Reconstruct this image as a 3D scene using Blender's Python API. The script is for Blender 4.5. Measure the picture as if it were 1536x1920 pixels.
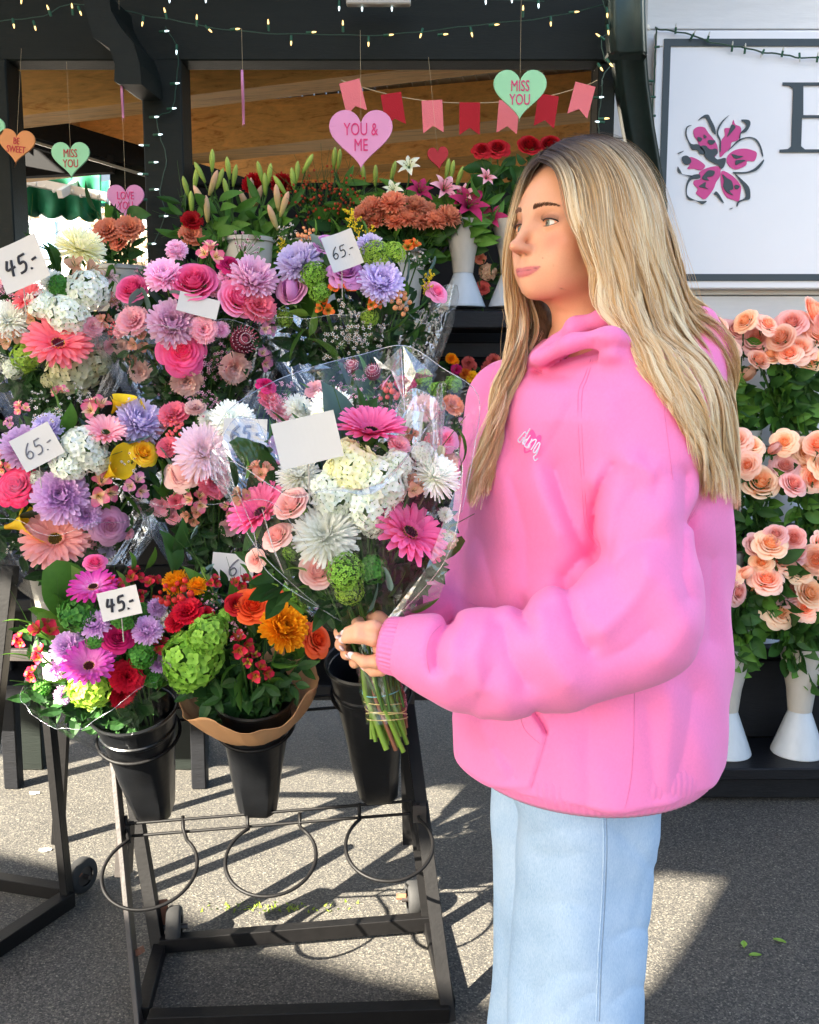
import bpy, bmesh, math, random
import numpy as np
from mathutils import Vector, Matrix, Euler
random.seed(7)
rad = math.radians
for o in list(bpy.data.objects):
    bpy.data.objects.remove(o)
scene = bpy.context.scene
COL = scene.collection

# ---------------------------------------------------------------- camera
CAMZ, PITCH, FPX = 1.37, rad(7.6), 1800.0
cd = bpy.data.cameras.new('camera'); cam = bpy.data.objects.new('camera', cd); COL.objects.link(cam)
cam.location = (0, 0, CAMZ); cam.rotation_euler = (rad(90) - PITCH, 0, 0)
cd.sensor_fit = 'HORIZONTAL'; cd.sensor_width = 36; cd.lens = FPX / 1536 * 36
cd.clip_start = .05; cd.clip_end = 400
scene.camera = cam

# ---------------------------------------------------------------- light
SUN_EL, SUN_AZ = 33.0, 50.0            # elevation; azimuth: degrees left of straight behind the camera
SDIR = Vector((-math.sin(rad(SUN_AZ)) * math.cos(rad(SUN_EL)), -math.cos(rad(SUN_AZ)) * math.cos(rad(SUN_EL)), math.sin(rad(SUN_EL))))
world = bpy.data.worlds.new('World'); scene.world = world; world.use_nodes = True
wn = world.node_tree.nodes; wl = world.node_tree.links
sky = wn.new('ShaderNodeTexSky'); sky.sky_type = 'NISHITA'; sky.sun_disc = False
sky.sun_elevation = rad(SUN_EL); sky.sun_rotation = math.atan2(SDIR.x, SDIR.y)
sky.air_density = 1.0; sky.dust_density = 2.0; sky.ozone_density = 1.0
wl.new(sky.outputs[0], wn['Background'].inputs[0]); wn['Background'].inputs[1].default_value = 0.05
sd = bpy.data.lights.new('sun', 'SUN'); sun = bpy.data.objects.new('sun', sd); COL.objects.link(sun)
sd.energy = 5.0; sd.angle = rad(0.5); sd.color = (1, .91, .76)
sun.rotation_euler = SDIR.to_track_quat('Z', 'Y').to_euler(); sun.location = SDIR * 12
scene.view_settings.view_transform = 'Standard'; scene.view_settings.look = 'None'
scene.view_settings.gamma = 1; scene.view_settings.use_curve_mapping = False
scene.view_settings.exposure = 3.5
scene.render.engine = 'CYCLES'
scene.cycles.transparent_max_bounces = 24
scene.cycles.max_bounces = 8; scene.cycles.diffuse_bounces = 4; scene.cycles.caustics_reflective = False; scene.cycles.caustics_refractive = False

# ---------------------------------------------------------------- helpers
CT, ST = math.cos(PITCH), math.sin(PITCH)
def P(u, v, y):
    """world point at world depth y seen in the photograph at pixel (u, v)"""
    a = (u - 768) / FPX; b = (960 - v) / FPX
    dx, dy, dz = a, CT + b * ST, -ST + b * CT
    t = y / dy
    return Vector((dx * t, y, CAMZ + dz * t))
def proj(x, y, z):
    z = z - CAMZ
    f = y * CT - z * ST; w = y * ST + z * CT
    return 768 + FPX * x / f, 960 - FPX * w / f
def m_per_px(y): return y / FPX
def ground(u, v):
    a = (u - 768) / FPX; b = (960 - v) / FPX
    t = CAMZ / (ST - b * CT)
    return Vector((a * t, (CT + b * ST) * t, 0))

def link(o, parent=None):
    COL.objects.link(o)
    if parent is not None: o.parent = parent
    return o
def tag(o, label=None, cat=None, group=None, kind=None):
    if label: o['label'] = label
    if cat: o['category'] = cat
    if group: o['group'] = group
    if kind: o['kind'] = kind
    return o
def empty(name, loc=(0, 0, 0), label=None, cat=None, group=None, rot=None):
    o = bpy.data.objects.new(name, None); link(o); o.location = loc
    if rot is not None: o.rotation_euler = rot
    return tag(o, label, cat, group)

class MB:
    """mesh builder: vertices, faces, one float per vertex (tc) and a material slot per face"""
    def __init__(s): s.v = []; s.f = []; s.m = []; s.t = []
    def add(s, vs, fs, m=0, t=0.0):
        n = len(s.v); s.v.extend([tuple(p) for p in vs])
        s.t.extend(t if isinstance(t, (list, tuple)) else [t] * len(vs))
        s.f.extend([tuple(i + n for i in f) for f in fs]); s.m.extend([m] * len(fs)); return s
    def grid(s, rows, m=0, ts=None, closed=False):
        nr, nc = len(rows), len(rows[0]); vs = [p for r in rows for p in r]
        t = 0.0 if ts is None else [ts[i] for i in range(nr) for _ in range(nc)]
        fs = []
        for i in range(nr - 1):
            for j in range(nc if closed else nc - 1):
                k = (j + 1) % nc
                fs.append((i * nc + j, i * nc + k, (i + 1) * nc + k, (i + 1) * nc + j))
        return s.add(vs, fs, m, t)
    def box(s, c, d, rot=None, m=0, t=0.0):
        x, y, z = d[0] / 2, d[1] / 2, d[2] / 2
        vs = [Vector((a * x, b * y, e * z)) for e in (-1, 1) for b in (-1, 1) for a in (-1, 1)]
        if rot is not None: vs = [rot @ p for p in vs]
        vs = [p + Vector(c) for p in vs]
        return s.add(vs, [(0, 2, 3, 1), (4, 5, 7, 6), (0, 1, 5, 4), (2, 6, 7, 3), (0, 4, 6, 2), (1, 3, 7, 5)], m, t)
    def bar(s, a, b, w, h, up=(0, 0, 1), m=0):
        a, b = Vector(a), Vector(b); d = b - a; L = d.length; z = d.normalized()
        x = Vector(up).cross(z)
        if x.length < 1e-4: x = Vector((1, 0, 0)).cross(z)
        x.normalize(); y = z.cross(x)
        R = Matrix((x, y, z)).transposed()
        return s.box((a + b) / 2, (w, h, L), R, m)
    def tube(s, pts, r, n=6, m=0, t=0.0, cap=True, closed=False):
        pts = [Vector(p) for p in pts]; N = len(pts)
        rs = r if isinstance(r, (list, tuple)) else [r] * N
        ref = Vector((0, 0, 1)); rows = []
        for i, p in enumerate(pts):
            d = (pts[(i + 1) % N] - pts[i - 1]) if closed else (pts[min(i + 1, N - 1)] - pts[max(i - 1, 0)])
            if d.length < 1e-9: d = Vector((0, 0, 1))
            d.normalize()
            if i == 0:
                ref = Vector((0, 0, 1)) if abs(d.z) < .9 else Vector((1, 0, 0))
            x = (ref - d * ref.dot(d)).normalized(); ref = x; y = d.cross(x)
            rows.append([p + (x * math.cos(a) + y * math.sin(a)) * rs[i] for a in [2 * math.pi * k / n for k in range(n)]])
        if closed: rows.append(rows[0])
        tt = t if isinstance(t, (list, tuple)) else None
        s.grid(rows, m, tt if tt else [t] * len(rows), closed=True)
        if cap and not closed:
            s.add(rows[0], [tuple(range(n))[::-1]], m, t if not tt else t[0]); s.add(rows[-1], [tuple(range(n))], m, t if not tt else t[-1])
        return s
    def lathe(s, prof, n=24, m=0, c=(0, 0, 0), ts=None, mat=None):
        c = Vector(c)
        rows = [[Vector((r * math.cos(2 * math.pi * k / n), r * math.sin(2 * math.pi * k / n), z)) for k in range(n)] for r, z in prof]
        if mat is not None: rows = [[mat @ p for p in r] for r in rows]
        rows = [[p + c for p in r] for r in rows]
        return s.grid(rows, m, ts if ts else [0] * len(rows), closed=True)
    def ball(s, c, r, m=0, nu=8, nv=6, sc=(1, 1, 1), t=0.0, mat=None):
        rows = []
        for i in range(nv + 1):
            a = math.pi * i / nv; R = math.sin(a) if 0 < i < nv else 1e-4
            row = [Vector((R * math.cos(2 * math.pi * k / nu) * sc[0], R * math.sin(2 * math.pi * k / nu) * sc[1], -math.cos(a) * sc[2])) * r for k in range(nu)]
            if mat is not None: row = [mat @ p for p in row]
            rows.append([p + Vector(c) for p in row])
        return s.grid(rows, m, [t] * len(rows), closed=True)
    def prism(s, poly, thick, M=None, m=0, t=0.0, tri=True):
        """flat polygon in XY extruded along Z from 0 to thick"""
        n = len(poly)
        vs = [Vector((p[0], p[1], 0)) for p in poly] + [Vector((p[0], p[1], thick)) for p in poly]
        if M is not None: vs = [M @ p for p in vs]
        from mathutils.geometry import tessellate_polygon
        tr = tessellate_polygon([[Vector((p[0], p[1], 0)) for p in poly]])
        fs = [tuple(x) for x in tr] + [tuple(i + n for i in x) for x in tr]
        fs += [(i, (i + 1) % n, (i + 1) % n + n, i + n) for i in range(n)]
        return s.add(vs, fs, m, t)
    def xf(s, M, start=0):
        for i in range(start, len(s.v)): s.v[i] = tuple(M @ Vector(s.v[i]))
        return s
    def mesh(s, name, smooth=True):
        me = bpy.data.meshes.new(name); me.from_pydata(s.v, [], s.f); 
        if smooth: me.polygons.foreach_set('use_smooth', [True] * len(me.polygons))
        me.polygons.foreach_set('material_index', s.m)
        a = me.attributes.new('tc', 'FLOAT', 'POINT'); a.data.foreach_set('value', s.t)
        me.update(); return me
    def build(s, name, mats, parent=None, smooth=False, recalc=False, bevel=0):
        me = s.mesh(name, smooth)
        if recalc or bevel:
            bm = bmesh.new(); bm.from_mesh(me)
            if bevel:
                bmesh.ops.bevel(bm, geom=bm.edges[:], offset=bevel, segments=1, affect='EDGES', profile=.5)
            bmesh.ops.recalc_face_normals(bm, faces=bm.faces[:]); bm.to_mesh(me); bm.free()
        if not isinstance(mats, (list, tuple)): mats = [mats]
        for m in mats: me.materials.append(m)
        return link(bpy.data.objects.new(name, me), parent)

def inst(name, me, mats, M, parent=None):
    """an object that shares mesh me but carries its own materials; M is its world matrix"""
    o = bpy.data.objects.new(name, me); link(o)
    if mats is not None:
        for i, m in enumerate(mats):
            if i < len(o.material_slots):
                o.material_slots[i].link = 'OBJECT'; o.material_slots[i].material = m
    if parent is not None:
        o.parent = parent; M = Matrix.Translation(parent.location).inverted() @ M if parent.rotation_euler == Euler((0, 0, 0)) else parent.matrix_basis.inverted() @ M
    o.matrix_local = M if parent is not None else M
    if parent is None: o.matrix_world = M
    return o
def axis_mat(pos, z, roll=0.0, s=1.0, xref=None):
    z = Vector(z).normalized(); r = Vector(xref) if xref is not None else (Vector((0, 0, 1)) if abs(z.z) < .95 else Vector((0, 1, 0)))
    x = (r - z * r.dot(z)).normalized(); y = z.cross(x)
    R = Matrix((x, y, z)).transposed().to_4x4()
    if not isinstance(s, (tuple, list)): s = (s, s, s)
    return Matrix.Translation(pos) @ R @ Matrix.Rotation(roll, 4, 'Z') @ Matrix.Diagonal((*s, 1))

# ---------------------------------------------------------------- materials
def newmat(name):
    m = bpy.data.materials.new(name); m.use_nodes = True
    nt = m.node_tree; return m, nt, nt.nodes, nt.links, nt.nodes['Principled BSDF']
def rgb(*c):
    return tuple(((x / 255) / 12.92 if x / 255 <= .04045 else ((x / 255 + .055) / 1.055) ** 2.4) for x in c) + (1,)
def scl(c, k): return (min(c[0] * k, 1), min(c[1] * k, 1), min(c[2] * k, 1), 1)
def ramp(N, L, fac, stops):
    r = N.new('ShaderNodeValToRGB'); e = r.color_ramp.elements
    e[0].position, e[0].color = stops[0][0], stops[0][1]; e[1].position, e[1].color = stops[-1][0], stops[-1][1]
    for p, c in stops[1:-1]:
        x = e.new(p); x.color = c
    L.new(fac, r.inputs[0]); return r.outputs[0]
def noise(N, L, scale, detail=4, rough=.55, vec=None, coord='Object', stretch=None, dist=0):
    n = N.new('ShaderNodeTexNoise'); n.inputs['Scale'].default_value = scale; n.inputs['Detail'].default_value = detail
    n.inputs['Roughness'].default_value = rough; n.inputs['Distortion'].default_value = dist
    if vec is None:
        t = N.new('ShaderNodeTexCoord'); vec = t.outputs[coord]
    if stretch:
        mp = N.new('ShaderNodeMapping'); mp.inputs['Scale'].default_value = stretch; L.new(vec, mp.inputs[0]); vec = mp.outputs[0]
    L.new(vec, n.inputs['Vector']); return n.outputs[0]
def bump(N, L, b, h, strength=.3, dist=.01, prev=None):
    k = N.new('ShaderNodeBump'); k.inputs['Strength'].default_value = strength; k.inputs['Distance'].default_value = dist
    L.new(h, k.inputs['Height'])
    if prev is not None: L.new(prev, k.inputs['Normal'])
    L.new(k.outputs[0], b.inputs['Normal']); return k.outputs[0]
def simple(name, c, rough=.6, metal=0, var=.0, vs=20, bmp=0, bs=60, spec=.5, coord='Object', stretch=None, bdist=.004):
    m, nt, N, L, b = newmat(name); b.inputs['Roughness'].default_value = rough; b.inputs['Metallic'].default_value = metal
    b.inputs['Specular IOR Level'].default_value = spec; b.inputs['Base Color'].default_value = c
    if var:
        L.new(ramp(N, L, noise(N, L, vs, 5, .6, coord=coord, stretch=stretch), [(.25, scl(c, 1 - var)), (.75, scl(c, 1 + var))]), b.inputs['Base Color'])
    if bmp: bump(N, L, b, noise(N, L, bs, 4, .6, coord=coord, stretch=stretch), bmp, bdist)
    return m

_pet = {}
def petal(inner, outer, trans=.3, mid=None, rough=.55):
    """petal tissue: colour runs from the heart of the bloom (tc 0) to the petal tip (tc 1)"""
    key = (inner, outer, mid, trans)
    if key in _pet: return _pet[key]
    m, nt, N, L, b = newmat('petal'); b.inputs['Roughness'].default_value = rough; b.inputs['Specular IOR Level'].default_value = .25
    a = N.new('ShaderNodeAttribute'); a.attribute_name = 'tc'
    ci, co = rgb(*inner), rgb(*outer)
    nz = noise(N, L, 9, 3, .6)
    ma = N.new('ShaderNodeMath'); ma.operation = 'MULTIPLY_ADD'; L.new(nz, ma.inputs[0]); ma.inputs[1].default_value = .5; 
    sb = N.new('ShaderNodeMath'); sb.operation = 'SUBTRACT'; L.new(a.outputs['Fac'], sb.inputs[0]); sb.inputs[1].default_value = .25
    L.new(sb.outputs[0], ma.inputs[2])
    st = [(.0, ci)] + ([(.5, rgb(*mid))] if mid else []) + [(1., co)]
    c = ramp(N, L, ma.outputs[0], st)
    oi = N.new('ShaderNodeObjectInfo'); hs = N.new('ShaderNodeHueSaturation')
    mr = N.new('ShaderNodeMapRange'); L.new(oi.outputs['Random'], mr.inputs[0]); mr.inputs[3].default_value = 1.05; mr.inputs[4].default_value = 1.4
    L.new(mr.outputs[0], hs.inputs['Value']); L.new(c, hs.inputs['Color'])
    L.new(hs.outputs[0], b.inputs['Base Color'])
    tr = N.new('ShaderNodeBsdfTranslucent'); L.new(hs.outputs[0], tr.inputs[0])
    mx = N.new('ShaderNodeMixShader'); mx.inputs[0].default_value = trans
    L.new(b.outputs[0], mx.inputs[1]); L.new(tr.outputs[0], mx.inputs[2]); L.new(mx.outputs[0], N['Material Output'].inputs[0])
    _pet[key] = m; return m
def leafmat(a, b2, rough=.5, spec=.25, trans=.2):
    key = ('leaf', a, b2)
    if key in _pet: return _pet[key]
    m = petal(a, b2, trans); del _pet[(a, b2, None, trans)]
    m.name = 'leaf'; b = m.node_tree.nodes['Principled BSDF']; b.inputs['Roughness'].default_value = rough; b.inputs['Specular IOR Level'].default_value = spec
    _pet[key] = m; return m

M = {}
M['leaf'] = leafmat((48, 88, 28), (86, 128, 48)); M['leaf_dark'] = leafmat((28, 58, 26), (54, 92, 38)); M['leaf_light'] = leafmat((96, 130, 48), (130, 164, 70))
M['euc'] = leafmat((92, 118, 112), (126, 152, 146), .6, .2); M['euc_dark'] = leafmat((62, 88, 84), (92, 118, 112), .6, .2)
M['stem'] = leafmat((60, 92, 40), (100, 132, 62)); M['stem_brown'] = simple('stem_brown', rgb(120, 72, 48), .7, var=.2)
M['black_steel'] = simple('black_steel', rgb(11, 10, 10), .55, var=.4, vs=30, bmp=.15, bs=90, spec=.2)
M['worn_steel'] = simple('worn_steel', rgb(40, 35, 32), .55, var=.35, vs=25, bmp=.2, bs=120)
M['rust'] = simple('rust', rgb(112, 70, 48), .85, var=.4, vs=60, bmp=.5)
M['rubber'] = simple('rubber', rgb(28, 28, 28), .8, var=.2, bmp=.2)
M['green_black'] = simple('green_black_paint', rgb(19, 24, 21), .55, var=.12, vs=8, bmp=.25, bs=30, stretch=(1, 6, 6), spec=.2)
M['black_wood'] = simple('black_wood', rgb(17, 18, 21), .5, var=.35, vs=14, bmp=.3, bs=40, stretch=(1, 5, 5), spec=.22)
M['plastic'] = simple('black_plastic', rgb(17, 18, 20), .33, var=.3, vs=18, bmp=.2, bs=35, spec=.5)
M['vase'] = simple('cream_plastic', rgb(178, 172, 162), .42, var=.10, vs=26, bmp=.08, stretch=(1, 1, .3))
M['vase_white'] = simple('white_plastic', rgb(178, 184, 188), .42, var=.10, vs=26, bmp=.08, stretch=(1, 1, .3))
M['paper'] = simple('card_paper', rgb(212, 208, 203), .85, var=.02, vs=14, bmp=.1, bs=20)
M['ink'] = simple('ink', rgb(45, 45, 52), .8)
M['ink_grey'] = simple('pencil_ink', rgb(120, 118, 124), .8)
M['string'] = simple('string', rgb(210, 190, 150), .8)
M['darkgap'] = simple('dark_backing', rgb(10, 10, 12), .9)
M['wire'] = simple('wire_green', rgb(24, 62, 48), .5)

def wood(name, c1, c2, st=(1, 9, 9)):
    m, nt, N, L, b = newmat(name); b.inputs['Roughness'].default_value = .62
    n1 = noise(N, L, 3.2, 6, .65, stretch=st, dist=1.2); n2 = noise(N, L, 14, 3, .6, stretch=st)
    mx = N.new('ShaderNodeMath'); mx.operation = 'MULTIPLY_ADD'; L.new(n2, mx.inputs[0]); mx.inputs[1].default_value = .35; L.new(n1, mx.inputs[2])
    L.new(ramp(N, L, mx.outputs[0], [(.45, c1), (.62, scl(c2, .8)), (.85, c2)]), b.inputs['Base Color'])
    bump(N, L, b, mx.outputs[0], .3, .006); return m
M['wood'] = wood('glulam_wood', rgb(186, 120, 52), rgb(246, 190, 110)); M['wood_light'] = wood('light_wood', rgb(206, 144, 70), rgb(250, 204, 130))
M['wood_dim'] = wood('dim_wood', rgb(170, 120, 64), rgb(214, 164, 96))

def film(name, tint=(.97, .98, .98, 1), base=.05, k=.45, rough=.12):
    m, nt, N, L, b = newmat(name); N.remove(b)
    tr = N.new('ShaderNodeBsdfTransparent'); tr.inputs[0].default_value = tint
    g = N.new('ShaderNodeBsdfGlossy'); g.inputs['Roughness'].default_value = rough; g.inputs[0].default_value = (.95, .96, 1, 1)
    lw = N.new('ShaderNodeLayerWeight'); lw.inputs[0].default_value = .35
    h1 = noise(N, L, 9, 3, .6, coord='Object', dist=1.5); h2 = noise(N, L, 34, 2, .6, coord='Object', dist=1)
    ad = N.new('ShaderNodeMath'); ad.operation = 'MULTIPLY_ADD'; L.new(h2, ad.inputs[0]); ad.inputs[1].default_value = .25; L.new(h1, ad.inputs[2])
    bp = N.new('ShaderNodeBump'); bp.inputs['Strength'].default_value = .45; bp.inputs['Distance'].default_value = .02; L.new(ad.outputs[0], bp.inputs['Height'])
    L.new(bp.outputs[0], g.inputs['Normal']); L.new(bp.outputs[0], lw.inputs['Normal'])
    ma = N.new('ShaderNodeMath'); ma.operation = 'MULTIPLY_ADD'; ma.use_clamp = True; L.new(lw.outputs['Fresnel'], ma.inputs[0]); ma.inputs[1].default_value = k; ma.inputs[2].default_value = base
    mx = N.new('ShaderNodeMixShader'); L.new(ma.outputs[0], mx.inputs[0]); L.new(tr.outputs[0], mx.inputs[1]); L.new(g.outputs[0], mx.inputs[2])
    L.new(mx.outputs[0], N['Material Output'].inputs[0]); return m
M['film'] = film('cellophane', k=.33, base=.028)
M['film_edge'] = film('cellophane_edge', base=.30, k=.5, rough=.2)
M['film_tan'] = film('cellophane_print', (.92, .84, .80, 1), .10, .5)

# ---------------------------------------------------------------- signed-distance modelling
def smin(a, b, k): h = np.clip(.5 + .5 * (b - a) / k, 0, 1); return b + (a - b) * h - k * h * (1 - h)
def smax(a, b, k): return -smin(-a, -b, k)
def d_ell(p, c, r):
    q = (p - np.array(c, dtype=np.float32)); r = np.array(r, dtype=np.float32)
    k0 = np.sqrt(((q / r) ** 2).sum(1)) + 1e-9; k1 = np.sqrt(((q / (r * r)) ** 2).sum(1)) + 1e-9
    return k0 * (k0 - 1) / k1
def d_cap(p, a, b, ra, rb):
    a = np.array(a, dtype=np.float32); b = np.array(b, dtype=np.float32); ab = b - a
    h = np.clip(((p - a) @ ab) / (ab @ ab), 0, 1)
    return np.sqrt(((p - a - h[:, None] * ab) ** 2).sum(1)) - (ra + (rb - ra) * h)
def surface_nets(fn, lo, hi, h, block=4):
    lo = np.array(lo, float); hi = np.array(hi, float)
    nb = np.ceil((hi - lo) / (h * block)).astype(int); n = nb * block
    cx = [lo[i] + (np.arange(nb[i]) + .5) * h * block for i in range(3)]
    G = np.stack(np.meshgrid(*cx, indexing='ij'), -1).reshape(-1, 3).astype(np.float32)
    vc = fn(G).reshape(nb); near = np.abs(vc) < h * block * 1.5
    V = np.repeat(np.repeat(np.repeat(vc, block, 0), block, 1), block, 2).astype(np.float32)
    mk = np.repeat(np.repeat(np.repeat(near, block, 0), block, 1), block, 2)
    idx = np.argwhere(mk); pts = (lo + (idx + .5) * h).astype(np.float32)
    out = np.empty(len(pts), np.float32)
    for s in range(0, len(pts), 400000): out[s:s + 400000] = fn(pts[s:s + 400000])
    V[mk] = out
    S = V < 0
    acc = np.zeros(tuple(n - 1) + (3,), np.float32); cnt = np.zeros(tuple(n - 1), np.float32)
    def sl(o): return tuple(slice(o[i], n[i] - 1 + o[i]) for i in range(3))
    for ax in range(3):
        oth = [i for i in range(3) if i != ax]
        for a in (0, 1):
            for b in (0, 1):
                o0 = [0, 0, 0]; o0[oth[0]] = a; o0[oth[1]] = b; o1 = list(o0); o1[ax] = 1
                v0, v1 = V[sl(o0)], V[sl(o1)]; c = (v0 < 0) != (v1 < 0)
                if not c.any(): continue
                t = v0[c] / (v0[c] - v1[c])
                q = np.tile(np.array(o0, np.float32), (len(t), 1)); q[:, ax] += t
                acc[c] += q; cnt[c] += 1
    act = cnt > 0; ids = -np.ones(tuple(n - 1), np.int64); cells = np.argwhere(act); ids[act] = np.arange(len(cells))
    verts = lo + (cells + .5 + acc[act] / cnt[act][:, None]) * h
    quads = []
    for ax in range(3):
        a, b = (ax + 1) % 3, (ax + 2) % 3
        s0 = [slice(1, n[i] - 1) for i in range(3)]; s0[ax] = slice(0, n[ax] - 1)
        s1 = list(s0); s1[ax] = slice(1, n[ax])
        A, B = S[tuple(s0)], S[tuple(s1)]; c = np.argwhere(A != B)
        if len(c) == 0: continue
        base = c.copy(); base[:, a] += 1; base[:, b] += 1
        def g(da, db):
            q = base.copy(); q[:, a] += da; q[:, b] += db
            return ids[q[:, 0], q[:, 1], q[:, 2]]
        Q = np.stack([g(-1, -1), g(0, -1), g(0, 0), g(-1, 0)], 1)
        ins = A[tuple(c.T)]; Q[~ins] = Q[~ins][:, ::-1]; quads.append(Q)
    Q = np.concatenate(quads); Q = Q[(Q >= 0).all(1)]
    return verts, Q
def np_mesh(name, verts, quads, smooth=True, attrs=None, colors=None):
    me = bpy.data.meshes.new(name); me.vertices.add(len(verts)); me.vertices.foreach_set('co', np.asarray(verts, np.float32).ravel())
    q = np.asarray(quads, np.int32); k = q.shape[1]
    me.loops.add(q.size); me.loops.foreach_set('vertex_index', q.ravel())
    me.polygons.add(len(q)); me.polygons.foreach_set('loop_start', np.arange(0, q.size, k, dtype=np.int32))
    me.update(calc_edges=True); me.validate()
    me.polygons.foreach_set('use_smooth', [smooth] * len(me.polygons))
    if colors is not None:
        a = me.color_attributes.new('col', 'FLOAT_COLOR', 'POINT'); a.data.foreach_set('color', np.asarray(colors, np.float32).ravel())
    if attrs:
        for kk, vv in attrs.items():
            a = me.attributes.new(kk, 'FLOAT', 'POINT'); a.data.foreach_set('value', np.asarray(vv, np.float32))
    return me
# ================================================================ setting
def asphalt():
    K = .80
    m, nt, N, L, b = newmat('asphalt'); b.inputs['Roughness'].default_value = .8; b.inputs['Specular IOR Level'].default_value = .3
    v = N.new('ShaderNodeTexVoronoi'); v.inputs['Scale'].default_value = 250
    t = N.new('ShaderNodeTexCoord'); L.new(t.outputs['Object'], v.inputs['Vector'])
    n1 = noise(N, L, 160, 3, .7); n2 = noise(N, L, 1.6, 5, .6); n3 = noise(N, L, 420, 2, .7)
    hs = N.new('ShaderNodeSeparateColor'); L.new(v.outputs['Color'], hs.inputs[0])
    ma = N.new('ShaderNodeMath'); ma.operation = 'MULTIPLY'; L.new(hs.outputs[0], ma.inputs[0]); L.new(n1, ma.inputs[1])
    stones = ramp(N, L, ma.outputs[0], [(.04, rgb(58, 57, 55)), (.24, rgb(80, 77, 72)), (.46, rgb(104, 100, 91)), (.72, rgb(172, 165, 150))])
    mx = N.new('ShaderNodeMix'); mx.data_type = 'RGBA'; mx.blend_type = 'MULTIPLY'; mx.inputs[0].default_value = .7
    L.new(stones, mx.inputs[6]); L.new(ramp(N, L, n2, [(.3, (.66, .66, .66, 1)), (.5, (.88, .88, .88, 1)), (.7, (1, 1, 1, 1))]), mx.inputs[7]); L.new(mx.outputs[2], b.inputs['Base Color'])
    s = N.new('ShaderNodeMath'); s.operation = 'MULTIPLY_ADD'; L.new(n3, s.inputs[0]); s.inputs[1].default_value = .3; L.new(ma.outputs[0], s.inputs[2])
    bump(N, L, b, s.outputs[0], 1.0, .009); return m
g = MB(); g.add([(-60, -60, 0), (60, -60, 0), (60, 60, 0), (-60, 60, 0)], [(0, 1, 2, 3)])
tag(g.build('ground', asphalt()), kind='structure')
# weeds in the crack, litter
rnd = random.Random(3)
wb = MB()
for k in range(90):
    c = ground(rnd.gauss(520, 70), rnd.gauss(1704, 5)); a = rnd.uniform(0, 6.28); h = rnd.uniform(.004, .012)
    wb.add([c + Vector((math.cos(a) * .004, math.sin(a) * .004, 0)), c - Vector((math.cos(a) * .004, math.sin(a) * .004, 0)), c + Vector((rnd.gauss(0, .006), rnd.gauss(0, .006), h))], [(0, 1, 2)])
tag(wb.build('weeds', leafmat((110, 130, 40), (150, 165, 60))), kind='stuff')
M['litter'] = petal((250, 235, 215), (255, 250, 240), .2)
for i, (u, v, s, lb) in enumerate([(64, 1490, .016, 'pale fallen petal on the sunlit asphalt between the left rack legs'), (84, 1597, .017, 'cream fallen petal beside the left rack wheel on the asphalt')]):
    c = ground(u, v); b = MB()
    b.add([c + Vector((math.cos(a) * s * (1 + .3 * math.sin(3 * a)), math.sin(a) * s * .7, .003 + .004 * abs(math.sin(a * 2)))) for a in [k * math.pi / 5 for k in range(10)]] + [c + Vector((0, 0, .002))], [(k, (k + 1) % 10, 10) for k in range(10)], 0, 1.0)
    tag(b.build('fallen_petal', M['litter']), lb, 'petal')
for i, (u, v) in enumerate([(1416, 1795), (1395, 1775), (1462, 1768)]):
    c = ground(u, v); b = MB(); a = i * 1.3
    R = Matrix.Rotation(a, 3, 'Z')
    b.grid([[c + R @ Vector((t * .03 - .015, w * .008 * math.sin(math.pi * min(max(t, .02), .98)), .004 + .004 * w * w)) for w in (-1, 0, 1)] for t in [k / 5 for k in range(6)]], 0, [.5] * 6)
    tag(b.build('fallen_leaf', M['leaf_light']), ['green fallen leaf on the shaded asphalt right of the jeans', 'tiny green leaf scrap just above the largest fallen leaf', 'small leaf scrap nearest the right edge on the shaded asphalt'][i], 'leaf')

# unseen blocker added behind the camera, its hole cut to shape the sunlit strip
AX = Vector((SDIR.y, -SDIR.x, 0)).normalized(); AX = AX if AX.x > 0 else -AX
BX = SDIR.cross(AX).normalized(); BX = BX if BX.z > 0 else -BX
ANC = Vector((0, 2.4, 0)); DP = 6.0
def blocker_ab(p):
    q = p + SDIR * (DP - (p - ANC).dot(SDIR)); return (q - ANC).dot(AX), (q - ANC).dot(BX)
def blocker_pt(a, b): return ANC + SDIR * DP + AX * a + BX * b
top = [(-700, 1480), (-200, 1450), (0, 1418), (40, 1408), (70, 1398), (100, 1391), (130, 1394), (170, 1408), (200, 1420), (240, 1424), (330, 1432), (400, 1434), (600, 1446), (870, 1476), (915, 1590), (1000, 1700), (1150, 1700), (1232, 1640), (1350, 1652)]
bot = [(-700, 1545), (-200, 1560), (0, 1598), (240, 1650), (300, 1690), (480, 1775), (560, 1788), (700, 1830), (900, 1870), (1000, 1905), (1150, 1900), (1218, 1850), (1290, 1750), (1350, 1652.5)]
M['blocker'] = simple('blocker_canvas', rgb(206, 196, 178), .9, var=.05, bmp=.3, bs=200)
hole = [blocker_ab(ground(u, v)) for u, v in top + bot[::-1][1:]]
rsl = random.Random(2)
from mathutils.geometry import tessellate_polygon, delaunay_2d_cdt
ea = [min(h[0] for h in hole), max(h[0] for h in hole)]; eb = [min(h[1] for h in hole), max(h[1] for h in hole)]
AL = min(-5.8, ea[0] - .3); outer = [(AL, -.95), (3.6, -.95), (3.6, 3.4), (-2.2, 3.4), (-2.2, 1.5), (-4.0, 1.5), (-4.0, 2.7), (AL, 2.7)]  # outline notched and trimmed so sunlit ground bounces light back
cv, ce, cf, *_r = delaunay_2d_cdt([Vector(p) for p in outer] + [Vector(p) for p in hole], [], [list(range(8)), list(range(8, 8 + len(hole)))], 0, 1e-5)
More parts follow.
